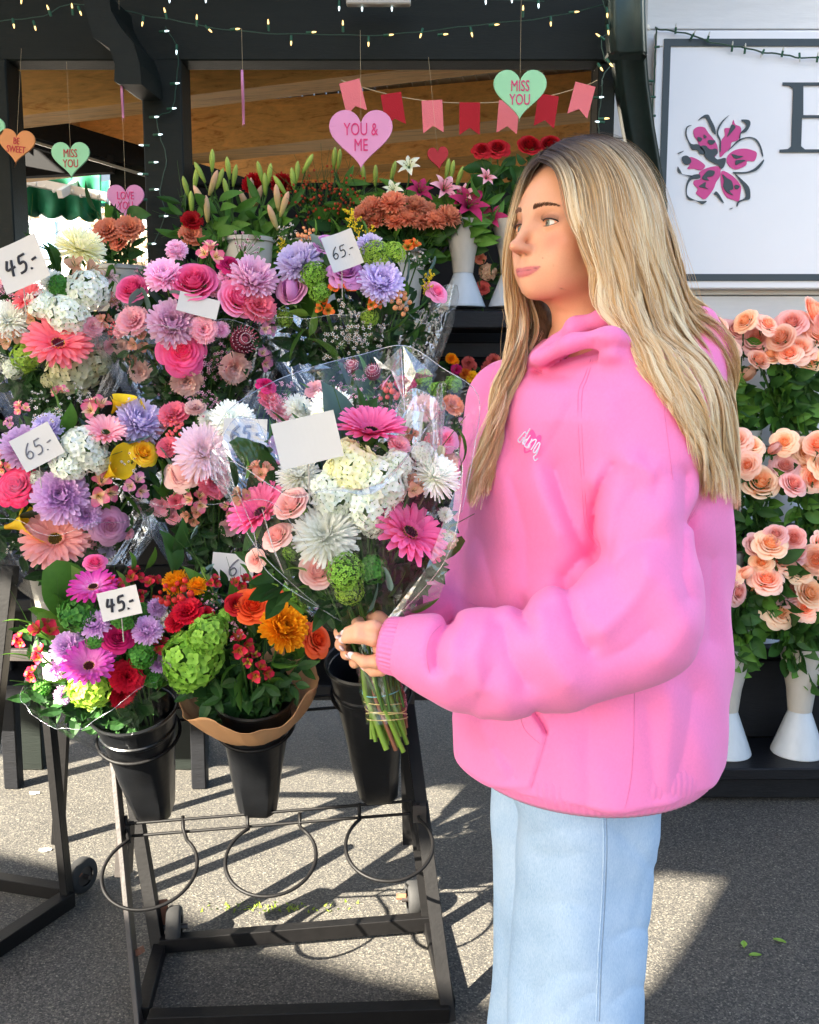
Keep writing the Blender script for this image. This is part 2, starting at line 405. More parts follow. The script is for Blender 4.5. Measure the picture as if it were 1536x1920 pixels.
def in_poly(x, y, poly):
    c = False; j = len(poly) - 1
    for i in range(len(poly)):
        (x0, y0), (x1, y1) = poly[i], poly[j]
        if (y0 > y) != (y1 > y) and x < (x1 - x0) * (y - y0) / (y1 - y0) + x0: c = not c
        j = i
    return c
fs = [f for f in cf if in_poly(sum(cv[i][0] for i in f) / len(f), sum(cv[i][1] for i in f) / len(f), outer) and not in_poly(sum(cv[i][0] for i in f) / len(f), sum(cv[i][1] for i in f) / len(f), hole)]
ub = MB(); ub.add([blocker_pt(v[0], v[1]) for v in cv], fs)
o = ub.build('sun_blocker', M['blocker']); md = o.modifiers.new('t', 'SOLIDIFY'); md.thickness = .004
tag(o, 'added unseen canvas sun sail with one scalloped opening behind the camera', 'shade sail')
for a, nm in ((AL - .05, 'far left'), (3.65, 'right')):  # unseen posts added to carry the blocker
    b = MB(); tp = blocker_pt(a, 3.5); b.tube([Vector((tp.x, tp.y, 0)), tp], .05, 10)
    tag(b.build('blocker_post', M['black_steel']), f'added unseen black steel post holding the {nm} end of the sun blocker', 'post')

# ---------------------------------------------------------------- flower stall: posts, beam, roof
YB = 3.3
st = empty('flower_stall', (-.8, YB, 0), 'dark green timber flower stall with open wooden roof', 'stall')
def bx(name, c, d, mat, parent=None, rot=None, bev=.004):
    b = MB(); b.box(c, d, rot); o = b.build(name, mat, None, bevel=bev)
    if parent is not None:
        o.parent = parent; o.location = -parent.location
    return o
def part(b, name, mats, parent, smooth=False, recalc=True, bevel=0):
    o = b.build(name, mats, None, smooth=smooth, recalc=recalc, bevel=bevel)
    o.parent = parent; o.location = -parent.location
    if any(parent.rotation_euler): raise ValueError('rotated parent')
    return o
zt = P(700, 113, YB).z
xr = P(1150, 100, YB).x; xl = -2.6
bx('fascia_board', ((xl + xr) / 2, YB + .05, zt + .17), (xr - xl, .10, .34), M['green_black'], st)
bx('fascia_board', ((xl + xr) / 2, YB + .02, zt + .16 + .22 + .10), (xr - xl, .12, .27), M['green_black'], st)
bx('eave_board', ((xl + xr) / 2, YB - .12, zt + .16 + .22 + .28), (xr - xl, .5, .08), M['green_black'], st)
def post(u0, u1, y, zt_, parent, d=.13):
    x0, x1 = P(u0, 300, y).x, P(u1, 300, y).x
    return bx('post', ((x0 + x1) / 2, y + d / 2, zt_ / 2), (x1 - x0, d, zt_), M['green_black'], parent)
post(270, 344, YB - .02, zt + .0, st); post(300, 346, YB + .16, zt + .1, st); post(1118, 1150, YB + .02, zt, st, .1); post(-60, 20, YB - .02, zt, st)
# S shaped corbel beside the post
cx = P(262, 60, YB).x
prof = [(0, .52), (-.02, .40), (-.005, .33), (-.06, .28), (-.065, .20), (-.055, .10), (-.0, .0), (.08, -.0), (.12, .04), (.12, .52)]
Mc = Matrix.Translation(P(262, 150, YB - .10)) @ Matrix(((1, 0, 0, 0), (0, 0, -1, 0), (0, 1, 0, 0), (0, 0, 0, 1)))
def smooth_poly(pts, n=4):
    out = []
    for i in range(len(pts)):
        p0, p1, p2, p3 = pts[i - 1], pts[i], pts[(i + 1) % len(pts)], pts[(i + 2) % len(pts)]
        for k in range(n):
            t = k / n
            out.append(tuple(.5 * ((2 * p1[j]) + (-p0[j] + p2[j]) * t + (2 * p0[j] - 5 * p1[j] + 4 * p2[j] - p3[j]) * t * t + (-p0[j] + 3 * p1[j] - 3 * p2[j] + p3[j]) * t ** 3) for j in (0, 1)))
    return out
S = 1.05 / FPX * YB
cp = [(155, -10), (160, 20), (175, 70), (205, 90), (215, 120), (214, 152), (225, 158), (265, 158), (262, 120), (250, 80), (225, 50), (208, 20), (204, -10)]
b = MB(); poly = [((u - 768) / FPX * YB, (960 - v) / FPX * YB) for u, v in cp]
yb = YB - .22
front = [P(u, v, yb) for u, v in cp]
x0 = P(262, 100, yb).x
b.add(front + [Vector((p.x + .02, p.y + .17, p.z)) for p in front], [tuple(range(len(cp)))] + [tuple(range(len(cp), 2 * len(cp)))[::-1]] + [(i, (i + 1) % len(cp), (i + 1) % len(cp) + len(cp), i + len(cp)) for i in range(len(cp))])
part(b, 'corbel', M['green_black'], st)

# roof inside: glulam beams and pale ceiling boards
def slab(name, q, depth, mat, parent, dz=0):
    """beam face through four points (tl, tr, br, bl), thickened away from the viewer"""
    off = Vector((0, depth, dz)); b = MB()
    b.add([Vector(p) for p in q] + [Vector(p) + off for p in q], [(0, 1, 2, 3), (7, 6, 5, 4), (0, 4, 5, 1), (1, 5, 6, 2), (2, 6, 7, 3), (3, 7, 4, 0)])
    return part(b, name, mat, parent)
slab('roof_beam', [P(-200, 60, 3.9), P(1160, 0, 3.5), P(1160, 81, 3.5), P(-200, 246, 3.9)], .16, M['wood'], st)
slab('roof_beam', [P(-200, 248, 5.0), P(1180, 127, 4.1), P(1180, 198, 4.1), P(-200, 350, 5.0)], .2, M['wood'], st)
slab('roof_beam', [P(340, 292, 5.6), P(1180, 200, 4.9), P(1180, 262, 4.9), P(340, 345, 5.6)], .2, M['wood'], st)
slab('back_boarding', [P(480, 290, 5.9), P(1200, 240, 5.4), P(1200, 420, 5.4), P(480, 420, 5.9)], .06, M['wood'], st)
slab('roof_beam', [P(-80, 95, 3.85), P(275, 95, 4.2), P(275, 175, 4.2), P(80, 200, 3.85)], .14, M['wood_light'], st)
slab('gable_board', [P(-80, 100, 4.3), P(350, 100, 5.2), P(350, 330, 5.2), P(-80, 180, 4.3)], .05, M['wood_dim'], st)
# pale boards between beams
M['ceiling'] = simple('ceiling_board', rgb(236, 226, 206), .7, var=.06, vs=10, bmp=.1)
n = 40
for i in range(n):
    t0 = i / n; t1 = (i + .94) / n
    A = P(330, 30, 3.78); B = P(1170, 10, 3.52); C = P(1330, 158, 4.35); D = P(330, 255, 5.1)
    def lerp(a, b_, t): return a + (b_ - a) * t
    q = [lerp(A, B, t0), lerp(A, B, t1), lerp(D, C, t1), lerp(D, C, t0)]
    b = MB(); up = Vector((0, 0, .015))
    b.add(q + [p + up for p in q], [(0, 3, 2, 1), (4, 5, 6, 7), (0, 1, 5, 4), (1, 2, 6, 5), (2, 3, 7, 6), (3, 0, 4, 7)])
    part(b, 'ceiling_board', M['ceiling'], st)
b = MB(); zz = zt + .95; b.add([(-2.8, YB - .3, zz - .02), (1.0, YB - .3, zz - .02), (1.2, 6.4, zz + .1), (-2.8, 6.4, zz + .1)], [(0, 1, 2, 3)]); b.add([(-2.8, YB - .3, zz + .04), (1.0, YB - .3, zz + .04), (1.2, 6.4, zz + .16), (-2.8, 6.4, zz + .16)], [(3, 2, 1, 0)])
part(b, 'roof_deck', M['wood_dim'], st)
# dark slanting steel beam and panels at the left
slab('steel_beam', [P(-80, 168, 4.0), P(500, 345, 5.2), P(500, 385, 5.2), P(-80, 215, 4.0)], .1, M['black_wood'], st)
slab('steel_beam', [P(-80, 222, 4.05), P(480, 388, 5.25), P(480, 398, 5.25), P(-80, 234, 4.05)], .06, M['black_wood'], st)
slab('steel_conduit', [P(60, 262, 4.0), P(300, 334, 4.4), P(300, 339, 4.4), P(60, 267, 4.0)], .02, M['vase'], st)
slab('wall_panel', [P(-80, 220, 4.3), P(24, 240, 4.3), P(24, 620, 4.3), P(-80, 620, 4.3)], .05, M['green_black'], st)
slab('wall_panel', [P(14, 236, 4.5), P(210, 290, 4.5), P(210, 322, 4.5), P(14, 332, 4.5)], .05, M['darkgap'], st)
slab('wall_panel', [P(206, 300, 4.6), P(300, 320, 4.6), P(300, 400, 4.6), P(206, 400, 4.6)], .05, M['green_black'], st)

# outside, seen through the opening: awning, pale facade, tree
M['awning'] = simple('awning_canvas', rgb(14, 110, 76), .7, var=.15, vs=3, bmp=.3, bs=12)
aw = empty('green_awning', P(110, 400, 6.4), 'green canvas awning with scalloped valance and white folding arm', 'awning'); aw.location.z = 0
b = MB(); cols = 60; rows = []
for r in range(7):
    row = []
    for c in range(cols + 1):
        t = c / cols; u = 10 + 180 * t; v = 320 + (78 + 16 * t) * r / 6
        if r == 6: v += 9 * (abs(math.sin(t * math.pi * 5.2)) - .5)
        p = P(u, v, 6.4 + .06 * math.sin(t * 22) * r / 6); row.append(p)
    rows.append(row)
b.grid(rows); o = part(b, 'valance', M['awning'], aw, smooth=True, recalc=False); o.modifiers.new('t', 'SOLIDIFY').thickness = .01
b = MB(); b.add([P(10, 350, 6.45), P(205, 390, 6.5), P(205, 300, 7.6), P(10, 320, 7.8)], [(0, 1, 2, 3)]); part(b, 'canopy', M['awning'], aw)
M['wht'] = simple('white_paint', rgb(232, 232, 228), .5, var=.04)
b = MB(); b.bar(P(24, 334, 6.3), P(202, 370, 6.34), .06, .05); part(b, 'front_rail', M['wht'], aw)
b = MB(); b.bar(P(112, 364, 6.2), P(160, 336, 6.5), .035, .05); b.bar(P(158, 338, 6.5), P(206, 330, 7.0), .035, .05); part(b, 'folding_arm', M['wht'], aw)
b = MB(); b.bar(P(24, 323, 6.9), P(165, 306, 7.2), .03, .03); b.bar(P(165, 306, 7.2), P(206, 322, 7.1), .03, .03); part(b, 'rear_rail', M['wht'], aw)
for k in range(10):
    t = k / 10 + .03; b = MB(); b.ball(P(28 + 170 * t, 340 + 32 * t + 4 * math.sin(k * 2), 6.24), .012, nu=6, nv=4); part(b, 'bulb', M['wht'], aw)
M['facade'] = simple('facade_paint', rgb(236, 232, 224), .8, var=.04)
M['window'] = simple('window_glass', rgb(150, 186, 212), .1)
bl = empty('pale_building', (-8, 16, 0), 'pale distant building with blue windows seen through the stall', 'building')
bx('wall', (-7.2, 16, 2.6), (9, .3, 5.2), M['facade'], bl)
bx('roof_band', (-7.2, 15.8, 4.15), (9, .12, .16), M['wht'], bl)
for u in (-30, 32, 88, 150):
    c = P(u, 448, 15.83); bx('window', c, (.30, .06, .62), M['window'], bl)
# distant tree
tr = empty('background_tree', P(235, 450, 11), 'bare brownish tree behind the pink heart beside the stall', 'tree'); tr.location.z = 0
b = MB(); base = P(236, 420, 11); b.tube([Vector((base.x, 11, 0)), Vector((base.x + .05, 11, 2.0)), Vector((base.x, 11, 4))], [.14, .1, .05], 8); part(b, 'trunk', M['stem_brown'], tr)
b = MB(); r2 = random.Random(11)
for k in range(1500):
    p = Vector((base.x + r2.gauss(0, .35), 11 + r2.gauss(0, .5), 2.6 + r2.gauss(0, .55))); a = r2.uniform(0, 6.3); s = r2.uniform(.02, .05)
    d = Vector((math.cos(a), r2.uniform(-.5, .5), math.sin(a))) * s; e = Vector((-d.z, .3 * s, d.x)) * .6
    b.add([p - d, p + e, p + d, p - e], [(0, 1, 2, 3)], 0, r2.random())
part(b, 'crown', petal((92, 78, 62), (170, 150, 120)), tr, recalc=False)

# ---------------------------------------------------------------- building on the right: planked wall, downspout
YW = 3.74
wb_ = empty('planked_building', (P(1400, 500, YW).x, YW, 0), 'white painted plank wall behind the peach roses', 'building')
M['plank'] = simple('white_plank', rgb(214, 214, 212), .6, var=.05, vs=10, bmp=.25, bs=22, stretch=(1, 1, 6))
xl2, xr2 = P(1118, 100, YW).x, 3.2
zs = [0.0]; pl = .192
z_ = P(1210, 55, YW).z
z = z_ - 12 * pl
k = 0
zlist = []
while z < z_ + 1.2:
    zlist.append(z); z += pl
for z in zlist:
    bx('wall_plank', ((xl2 + xr2) / 2, YW + .02, z + pl / 2), (xr2 - xl2, .04, pl - .004), M['plank'], wb_, bev=.003)
bx('backing_wall', ((xl2 + xr2) / 2, YW + .07, 1.7), (xr2 - xl2, .05, 3.4), M['darkgap'], wb_)
bx('corner_trim', (P(1200, 200, YW - .03).x, YW - .015, 1.7), (.035, .05, 3.4), M['vase'], wb_)
# corrugated downspout with elbow
ds = empty('downspout', P(1180, 200, 3.35), 'dark green corrugated downspout beside the white wall', 'downspout'); ds.location.z = 0
def spout(path, w, d, name):
    b = MB(); rows = []
    ring = []
    n = 44
    for k in range(n):
        a = 2 * math.pi * k / n; c, s = math.cos(a), math.sin(a)
        x = math.copysign(abs(c) ** .35, c) * w / 2; y = math.copysign(abs(s) ** .35, s) * d / 2
        if s < -.3: y += .006 * math.cos(x / w * 2 * math.pi * 4.5)
        ring.append((x, y))
    for p in path: rows.append([Vector(p[0]) + Vector((x * p[1], y * p[1], 0)) for x, y in ring])
    b.grid(rows, closed=True); return part(b, name, M['spout'], ds, smooth=True)
M['spout'] = simple('spout_metal', rgb(46, 62, 60), .38, var=.25, vs=9, bmp=.25, bs=40, metal=.3)
spout([(P(1172, -60, 3.10), 1.0), (P(1172, 20, 3.10), 1.0), (P(1173, 70, 3.12), 1.02), (P(1176, 104, 3.15), 1.0)], .115, .08, 'elbow')
spout([(P(1178, 98, 3.2), .92), (P(1184, 160, 3.3), .92), (P(1196, 240, 3.42), .92), (P(1207, 300, 3.52), .92), (P(1222, 380, 3.64), .92), (P(1224, 520, 3.64), .92), (Vector((P(1224, 520, 3.64).x, 3.64, .02)), .92)], .115, .08, 'pipe')
spout([(P(1173, 103, 3.16), 1.05), (P(1174, 110, 3.17), 1.05)], .115, .08, 'collar')

# sign
YS = 3.68
sg = empty('shop_sign', P(1500, 300, YS), 'white shop sign with dark border, pink flower logo and large serif letter', 'sign')
def sx(u, v, dy=0.0): return P(u, v, YS + dy)
c0 = sx(1231, 57); xL = c0.x; zT = c0.z; xR = xL + 2.6; zB = sx(1300, 541).z
M['signw'] = simple('sign_white', rgb(228, 229, 232), .35, var=.02, vs=3)
M['signk'] = simple('sign_dark', rgb(48, 60, 66), .5, var=.05)
M['signp'] = simple('sign_pink', rgb(205, 66, 136), .55)
bx('board', ((xL + xR) / 2, YS + .02, (zT + zB) / 2), (xR - xL, .04, zT - zB), M['signw'], sg)
w_ = .025; ix = xL + .028; it = zT - .030; ib = zB + .028
bx('border_strip', ((ix + xR) / 2, YS - .003, it - w_ / 2), (xR - ix, .006, w_), M['signk'], sg, bev=0)
bx('border_strip', ((ix + xR) / 2, YS - .003, ib + w_ / 2), (xR - ix, .006, w_), M['signk'], sg, bev=0)
bx('border_strip', (ix + w_ / 2, YS - .003, (it + ib) / 2), (w_, .006, it - ib - 2 * w_), M['signk'], sg, bev=0)
def signpoly(name, pts, mat, dy, smooth_=True):
    q = [(1200 + x * .29167, y * .29167) for x, y in pts]
    if smooth_: q = smooth_poly(q, 3)
    b = MB(); F = [P(u, v, YS - dy) for u, v in q]
    b.prism([(p.x, p.z) for p in F], .002, Matrix(((1, 0, 0, 0), (0, 0, -1, YS - dy), (0, 1, 0, 0), (0, 0, 0, 1))), 0)
    return part(b, name, mat, sg)
pk = [[(345, 835), (375, 815), (415, 820), (440, 855), (470, 890), (495, 930), (500, 975), (480, 1010), (450, 1000), (410, 985), (385, 950), (370, 905), (348, 875)],
      [(600, 770), (612, 800), (645, 815), (650, 850), (630, 900), (590, 915), (580, 950), (545, 985), (515, 1010), (512, 950), (525, 900), (545, 870), (545, 825), (585, 820)],
      [(565, 1000), (610, 965), (670, 955), (720, 965), (752, 985), (735, 1035), (690, 1035), (680, 1065), (610, 1090), (560, 1050)],
      [(525, 1100), (580, 1120), (625, 1160), (650, 1200), (645, 1250), (635, 1295), (600, 1285), (560, 1270), (535, 1235), (520, 1180)],
      [(380, 1110), (430, 1080), (510, 1070), (515, 1130), (490, 1170), (470, 1220), (420, 1280), (385, 1265), (360, 1240), (372, 1215), (345, 1185), (350, 1160), (390, 1150)],
      [(310, 1045), (320, 1010), (360, 1020), (400, 1045), (420, 1070), (390, 1095), (350, 1085), (305, 1085), (320, 1060)]]
for q in pk: signpoly('pink_petal', q, M['signp'], .001)
dk = [[(372, 775), (410, 742), (440, 738), (455, 765), (480, 815), (488, 860), (470, 850), (445, 800), (420, 755)],
      [(335, 805), (300, 815), (293, 870), (320, 930), (335, 960), (370, 965), (385, 990), (420, 985), (380, 930), (330, 925), (303, 875), (305, 822)],
      [(575, 740), (535, 770), (500, 820), (495, 870), (512, 905), (512, 970), (520, 970), (520, 900), (503, 860), (515, 815), (545, 770)],
      [(650, 770), (700, 772), (710, 800), (685, 845), (650, 860), (645, 905), (640, 900), (645, 855), (678, 820), (680, 795)],
      [(600, 930), (640, 895), (700, 880), (750, 895), (780, 945), (792, 1000), (785, 1000), (770, 945), (740, 900), (700, 887), (645, 903), (590, 950), (560, 975)],
      [(600, 1105), (680, 1105), (740, 1080), (795, 1025), (790, 1050), (750, 1095), (680, 1115), (610, 1115)],
      [(605, 1110), (650, 1150), (700, 1200), (710, 1250), (705, 1280), (680, 1285), (640, 1300), (628, 1325), (620, 1325), (630, 1295), (670, 1275), (680, 1250), (660, 1190)],
      [(488, 1230), (510, 1250), (540, 1305), (515, 1285), (492, 1255), (475, 1250)],
      [(330, 1130), (380, 1120), (385, 1145), (330, 1155), (305, 1200), (303, 1250), (330, 1275), (380, 1292), (430, 1292), (405, 1312), (385, 1305), (360, 1290), (310, 1280), (295, 1230), (303, 1170)],
      [(243, 1070), (250, 1110), (325, 1135), (330, 1128), (275, 1120), (262, 1100)],
      [(270, 1010), (300, 1000), (325, 1020), (328, 1045), (300, 1060), (275, 1040)],
      [(385, 945), (420, 935), (450, 960), (490, 955), (500, 985), (480, 1005), (500, 1025), (550, 1015), (545, 1060), (525, 1085), (500, 1060), (440, 1030), (415, 1000), (410, 975)],
      [(240, 985), (285, 968), (260, 985)], [(575, 1342), (600, 1335), (585, 1345)],
      [(440, 1095), (480, 1100), (470, 1130), (430, 1140), (445, 1160), (400, 1150), (415, 1120)],
      [(530, 1120), (560, 1145), (590, 1165), (600, 1215), (575, 1225), (600, 1255), (560, 1235), (535, 1200), (540, 1160)],
      [(395, 1185), (425, 1170), (420, 1200), (440, 1215), (405, 1205), (380, 1200)], [(610, 1190), (640, 1195), (630, 1215), (610, 1210)],
      [(590, 990), (630, 1000), (665, 1005), (620, 1020), (600, 1010)], [(620, 1030), (680, 1030), (640, 1050), (615, 1060)], [(590, 800), (615, 815), (590, 850), (560, 880), (575, 840)],
      [(370, 880), (400, 890), (390, 910), (375, 905)], [(410, 865), (430, 880), (415, 890)], [(440, 900), (485, 905), (465, 930), (440, 920)]]
for i, q in enumerate(dk): signpoly('brush_stroke', q, M['signk'], .004)
signpoly('serif_letter', [(917, 530), (1180, 530), (1300, 530), (1300, 550), (1050, 550), (1050, 740), (1300, 740), (1300, 758), (1042, 758), (1036, 940), (1060, 960), (1300, 960), (1300, 980), (898, 980), (898, 962), (950, 958), (972, 940), (984, 570), (960, 552), (917, 548)], M['signk'], .004, False)

# dark back wall of the stall below the plants
bb = empty('stall_back_wall', (0, 3.7, 0), 'black painted back wall of the stall behind the potted lilies', 'wall')
def pbox(name, u0, u1, v0, v1, y, mat, par):
    a, b_ = P(u0, v0, y), P(u1, v1, y); return bx(name, ((a.x + b_.x) / 2, y, (a.z + b_.z) / 2), (abs(b_.x - a.x), .04, abs(a.z - b_.z)), mat, par)
pbox('panel', 346, 1200, 350, 760, 3.75, M['darkgap'], bb); pbox('cap_rail', 346, 1200, 344, 350, 3.73, M['green_black'], bb)
# ================================================================ flower heads (unit diameter, facing +Z)
fr = random.Random(21)
def W_round(t): return math.sin(math.pi * min(.98, .12 + .80 * t)) ** .7 if t < .999 else .35
def W_point(t): return max(.05, math.sin(math.pi * (t * .92 + .08)) ** 1.1)
def W_ray(t): return .55 + .45 * math.sin(math.pi * t * .8) if t < .9 else .55
def W_leaf(t): return max(.03, math.sin(math.pi * t ** .8) ** .9)
def add_petal(mb, ang, br, bz, L, W, p0, p1, cup=.2, nl=4, nw=2, wf=W_round, m=0, t0=0, t1=1, ruffle=0, side=0, notch=0, center=(0, 0, 0), basis=None, rn=fr):
    """strip petal: pitch runs p0 -> p1 (radians above the horizontal) along its length"""
    ca, sa = math.cos(ang), math.sin(ang); r, z = br, bz; rows = []; ts = []
    for i in range(nl + 1):
        t = i / nl; w = W * .5 * wf(t); pt = p0 + (p1 - p0) * t
        row = []
        for j in range(nw + 1):
            s = -1 + 2 * j / nw
            ncup = cup * w * s * s; rr = ruffle * W * math.sin(s * 9 + i * 1.3 + ang * 3) * t
            e = notch * L * (abs(math.sin((s + 1.3) * 5)) - .5) if i == nl else 0
            R = r - math.sin(pt) * (ncup + rr) + math.cos(pt) * e; Z = z + math.cos(pt) * (ncup + rr) + math.sin(pt) * e; Y = w * s + side * t * t * L
            row.append(Vector((R * ca - Y * sa, R * sa + Y * ca, Z)))
        if basis is not None: row = [basis @ q + Vector(center) for q in row]
        rows.append(row); ts.append(t0 + (t1 - t0) * t)
        r += math.cos(pt) * L / nl; z += math.sin(pt) * L / nl
    mb.grid(rows, m, ts)
def calyx(mb, m=1, r=.12, z=-.02):
    mb.lathe([(.001, z - .20), (.05, z - .19), (r, z - .08), (r * .9, z)], 8, m)
    for k in range(5): add_petal(mb, k * 1.257, r * .7, z - .1, .3, .09, rad(10), rad(-40), .2, 3, 2, W_leaf, m)

def mk_rose(seed, open_=.5):
    r = random.Random(seed); mb = MB()
    lay = [(.035, .31, 2, 2.8), (.075, .32, 3, 2.5), (.12, .325, 3, 2.3), (.17, .32, 4, 2.0), (.225, .305, 5, 1.75), (.285, .28, 5, 1.65), (.35, .235, 5, 1.6), (.415, .17, 6, 1.45)]
    for li, (R, H, n, span) in enumerate(lay):
        a0 = li * 1.1 + r.uniform(0, .8); lip = max(0, (li - 1.5) / 6) * open_
        for k in range(n):
            a = a0 + k * 2 * math.pi / n + r.gauss(0, .08); rows = []; NT, NS = 8, 8; hh = H * r.uniform(.95, 1.04); lp = lip * r.uniform(.75, 1.2); pt = r.uniform(.0, .5)
            for i in range(NT + 1):
                t = i / NT; row = []
                for j in range(NS + 1):
                    s = -1 + 2 * j / NS
                    wsh = .50 + .50 * math.sin(math.pi * min(1, t * .62 + .12)); edge = 1 - .13 * s * s - .05 * s ** 4
                    th = a + s * span * .5 * wsh * (1 - .10 * max(0, t - .8) * 5 * abs(s))
                    te = t * edge; cupr = .45 + .60 * math.sin(min(1, te * 1.15) * math.pi / 2)
                    rr = R * cupr + .016 * s + .22 * lp * max(0, te - .62) ** 1.4 * 3.2 + .006 * math.sin(s * 4 + k * 2)
                    z = hh * te - .30 * lp * max(0, te - .70) ** 1.5 * 3 + .02 * pt * lp * (1 - abs(s)) * t ** 6 - .12 - .010 * li
                    row.append(Vector((rr * math.cos(th), rr * math.sin(th), z)))
                rows.append(row)
            mb.grid(rows, 0, [min(1, .12 * i / NT * 3 + .055 * li + .35 * (i / NT) ** 2) for i in range(NT + 1)])
    mb.ball((0, 0, -.05), .20, 0, 8, 5, (1, 1, .6), .1)
    calyx(mb); return mb.mesh('rose_bloom')
def mk_bud(seed):
    r = random.Random(seed); mb = MB()
    for R, H, n, sp in [(.10, .62, 3, 1.9), (.16, .60, 3, 1.7), (.21, .55, 4, 1.3)]:
        for k in range(n):
            a = k * 6.28 / n + r.random(); rows = []
            for i in range(6):
                t = i / 5
                rows.append([Vector(((R * math.sin(min(1, .15 + t) * 2.2) + .015 * s) * math.cos(a + s * sp * .5), (R * math.sin(min(1, .15 + t) * 2.2) + .015 * s) * math.sin(a + s * sp * .5), H * t - .25)) for s in (-1, -.5, 0, .5, 1)])
            mb.grid(rows, 0, [i / 5 for i in range(6)])
    calyx(mb, 1, .13, -.15); return mb.mesh('rose_bud')
def mk_mum(seed, spiky=0):
    r = random.Random(seed); mb = MB()
    L = [(7, .13, 82, 1.5), (11, .20, 74, 1.4), (17, .27, 64, 1.35), (22, .33, 53, 1.3), (27, .38, 42, 1.3), (31, .42, 30, 1.3), (33, .44, 17, 1.3), (34, .45, 3, 1.3), (30, .44, -14, 1.3)]
    for li, (n, ln, pt, w) in enumerate(L):
        n = int(n * (1.35 if spiky else 1))
        for k in range(n):
            a = k * 2 * math.pi / n + li * .4 + r.gauss(0, .06); p = rad(pt + r.gauss(0, 5)); l = ln * r.uniform(.88, 1.08)
            inc = rad(48 if not spiky else 22)
            add_petal(mb, a, .035, -.04 + .004 * (8 - li), l, .075 * w * (.55 if spiky else 1), p - rad(12), p + inc * (.95 if li < 6 else .55), .75, 4, 2, W_ray, 0, .25, 1.05, side=r.gauss(0, .03))
    mb.ball((0, 0, -.06), .2, 0, 8, 5, (1, 1, .5), .4); calyx(mb, 1, .1, -.12); return mb.mesh('chrysanthemum_bloom')
def mk_gerbera(seed, cup=8):
    r = random.Random(seed); mb = MB()
    for li, (n, ln, pt, w) in enumerate([(20, .40, cup, .105), (22, .39, cup + 9, .10), (20, .30, cup + 18, .085)]):
        for k in range(n):
            a = k * 2 * math.pi / n + li * .15 + r.gauss(0, .03)
            add_petal(mb, a, .10, .0 + .006 * li, ln * r.uniform(.93, 1.03), w, rad(pt + r.gauss(0, 4)), rad(pt - 16 + r.gauss(0, 6)), .35, 4, 2, lambda t: .5 + .5 * math.sin(math.pi * (t * .72 + .1)) if t < .95 else .5, 0, .1, 1, side=r.gauss(0, .02))
    for k in range(40):
        a = k * .157 * 1; add_petal(mb, k * 2 * math.pi / 40, .085, .015, .09 * r.uniform(.8, 1.2), .022, rad(60), rad(10), .2, 2, 1, W_ray, 0, 0, .7)
    for k in range(60):
        a = k * 2.4; q = .105 * math.sqrt(k / 60); mb.ball((q * math.cos(a), q * math.sin(a), .02 + .015 * (1 - k / 60)), .014, 2 if k < 40 else 3, 5, 3, (1, 1, 1.5))
    mb.lathe([(.001, -.03), (.1, -.02), (.11, .02), (.001, .03)], 14, 2); calyx(mb, 1, .1, -.02)
    return mb.mesh('gerbera_bloom')
def mk_hydrangea(seed, n=70, small=1.0, vib=False):
    r = random.Random(seed); mb = MB()
    for k in range(n):
        z = 1 - 1.15 * (k + .5) / n; a = k * 2.39996; q = math.sqrt(max(0, 1 - z * z))
        nv = Vector((q * math.cos(a), q * math.sin(a), z)).normalized(); rr = .42 * r.uniform(.88, 1.06)
        c = nv * rr; c.z *= .82
        nn = (nv + Vector((r.gauss(0, .25), r.gauss(0, .25), r.gauss(0, .25)))).normalized()
        B = axis_mat((0, 0, 0), nn, r.uniform(0, 6)).to_3x3()
        s = (.105 if not vib else .062) * small * r.uniform(.85, 1.15); tcol = r.uniform(0, .45)
        for j in range(4 if not vib else 5):
            add_petal(mb, j * 6.283 / (4 if not vib else 5), .004, 0, s, s * (1.08 if not vib else .8), rad(22 + r.gauss(0, 8)), rad(-8), .25, 2, 2, W_round, 0, tcol, tcol + .55, center=c, basis=B)
        mb.ball(c + nn * .008, .010, 1, 5, 3)
    mb.ball((0, 0, -.05), .33, 1, 10, 6, (1, 1, .8), .2)
    return mb.mesh('hydrangea_bloom')
def mk_carnation(seed):
    r = random.Random(seed); mb = MB()
    for li, (n, ln, pt) in enumerate([(6, .26, 84), (9, .32, 66), (12, .38, 48), (13, .43, 30), (13, .46, 12)]):
        for k in range(n):
            add_petal(mb, k * 6.283 / n + li * .5 + r.gauss(0, .1), .02, -.12, ln * r.uniform(.9, 1.1), .30, rad(pt + 16), rad(pt - 16), .12, 4, 6, lambda t: .18 + .82 * t ** 1.2, 0, .0, 1, ruffle=.13, notch=.09)
    mb.lathe([(.001, -.42), (.07, -.40), (.09, -.2), (.12, -.1)], 8, 1); return mb.mesh('carnation_bloom')
def mk_lily(seed, n=6, rec=-30, W=.2, stam=True, L=.55):
    r = random.Random(seed); mb = MB()
    for k in range(n):
        add_petal(mb, k * 6.283 / n + r.gauss(0, .05), .02, -.12, L * (1 if k % 2 else .94), W * (1.15 if k % 2 else .85), rad(62), rad(rec + r.gauss(0, 8)), .35, 6, 2, W_point, 0, 0, 1, side=r.gauss(0, .03))
    if stam:
        for k in range(6):
            a = k * 1.047 + .5; tip = Vector((.14 * math.cos(a), .14 * math.sin(a), .22)); mb.tube([(0, 0, -.1), tip * .6, tip], .006, 4, 1); mb.ball(tip, .02, 2, 5, 3, (1.6, .7, .7))
    mb.lathe([(.001, -.25), (.03, -.24), (.05, -.1)], 6, 1); return mb.mesh('lily_bloom')
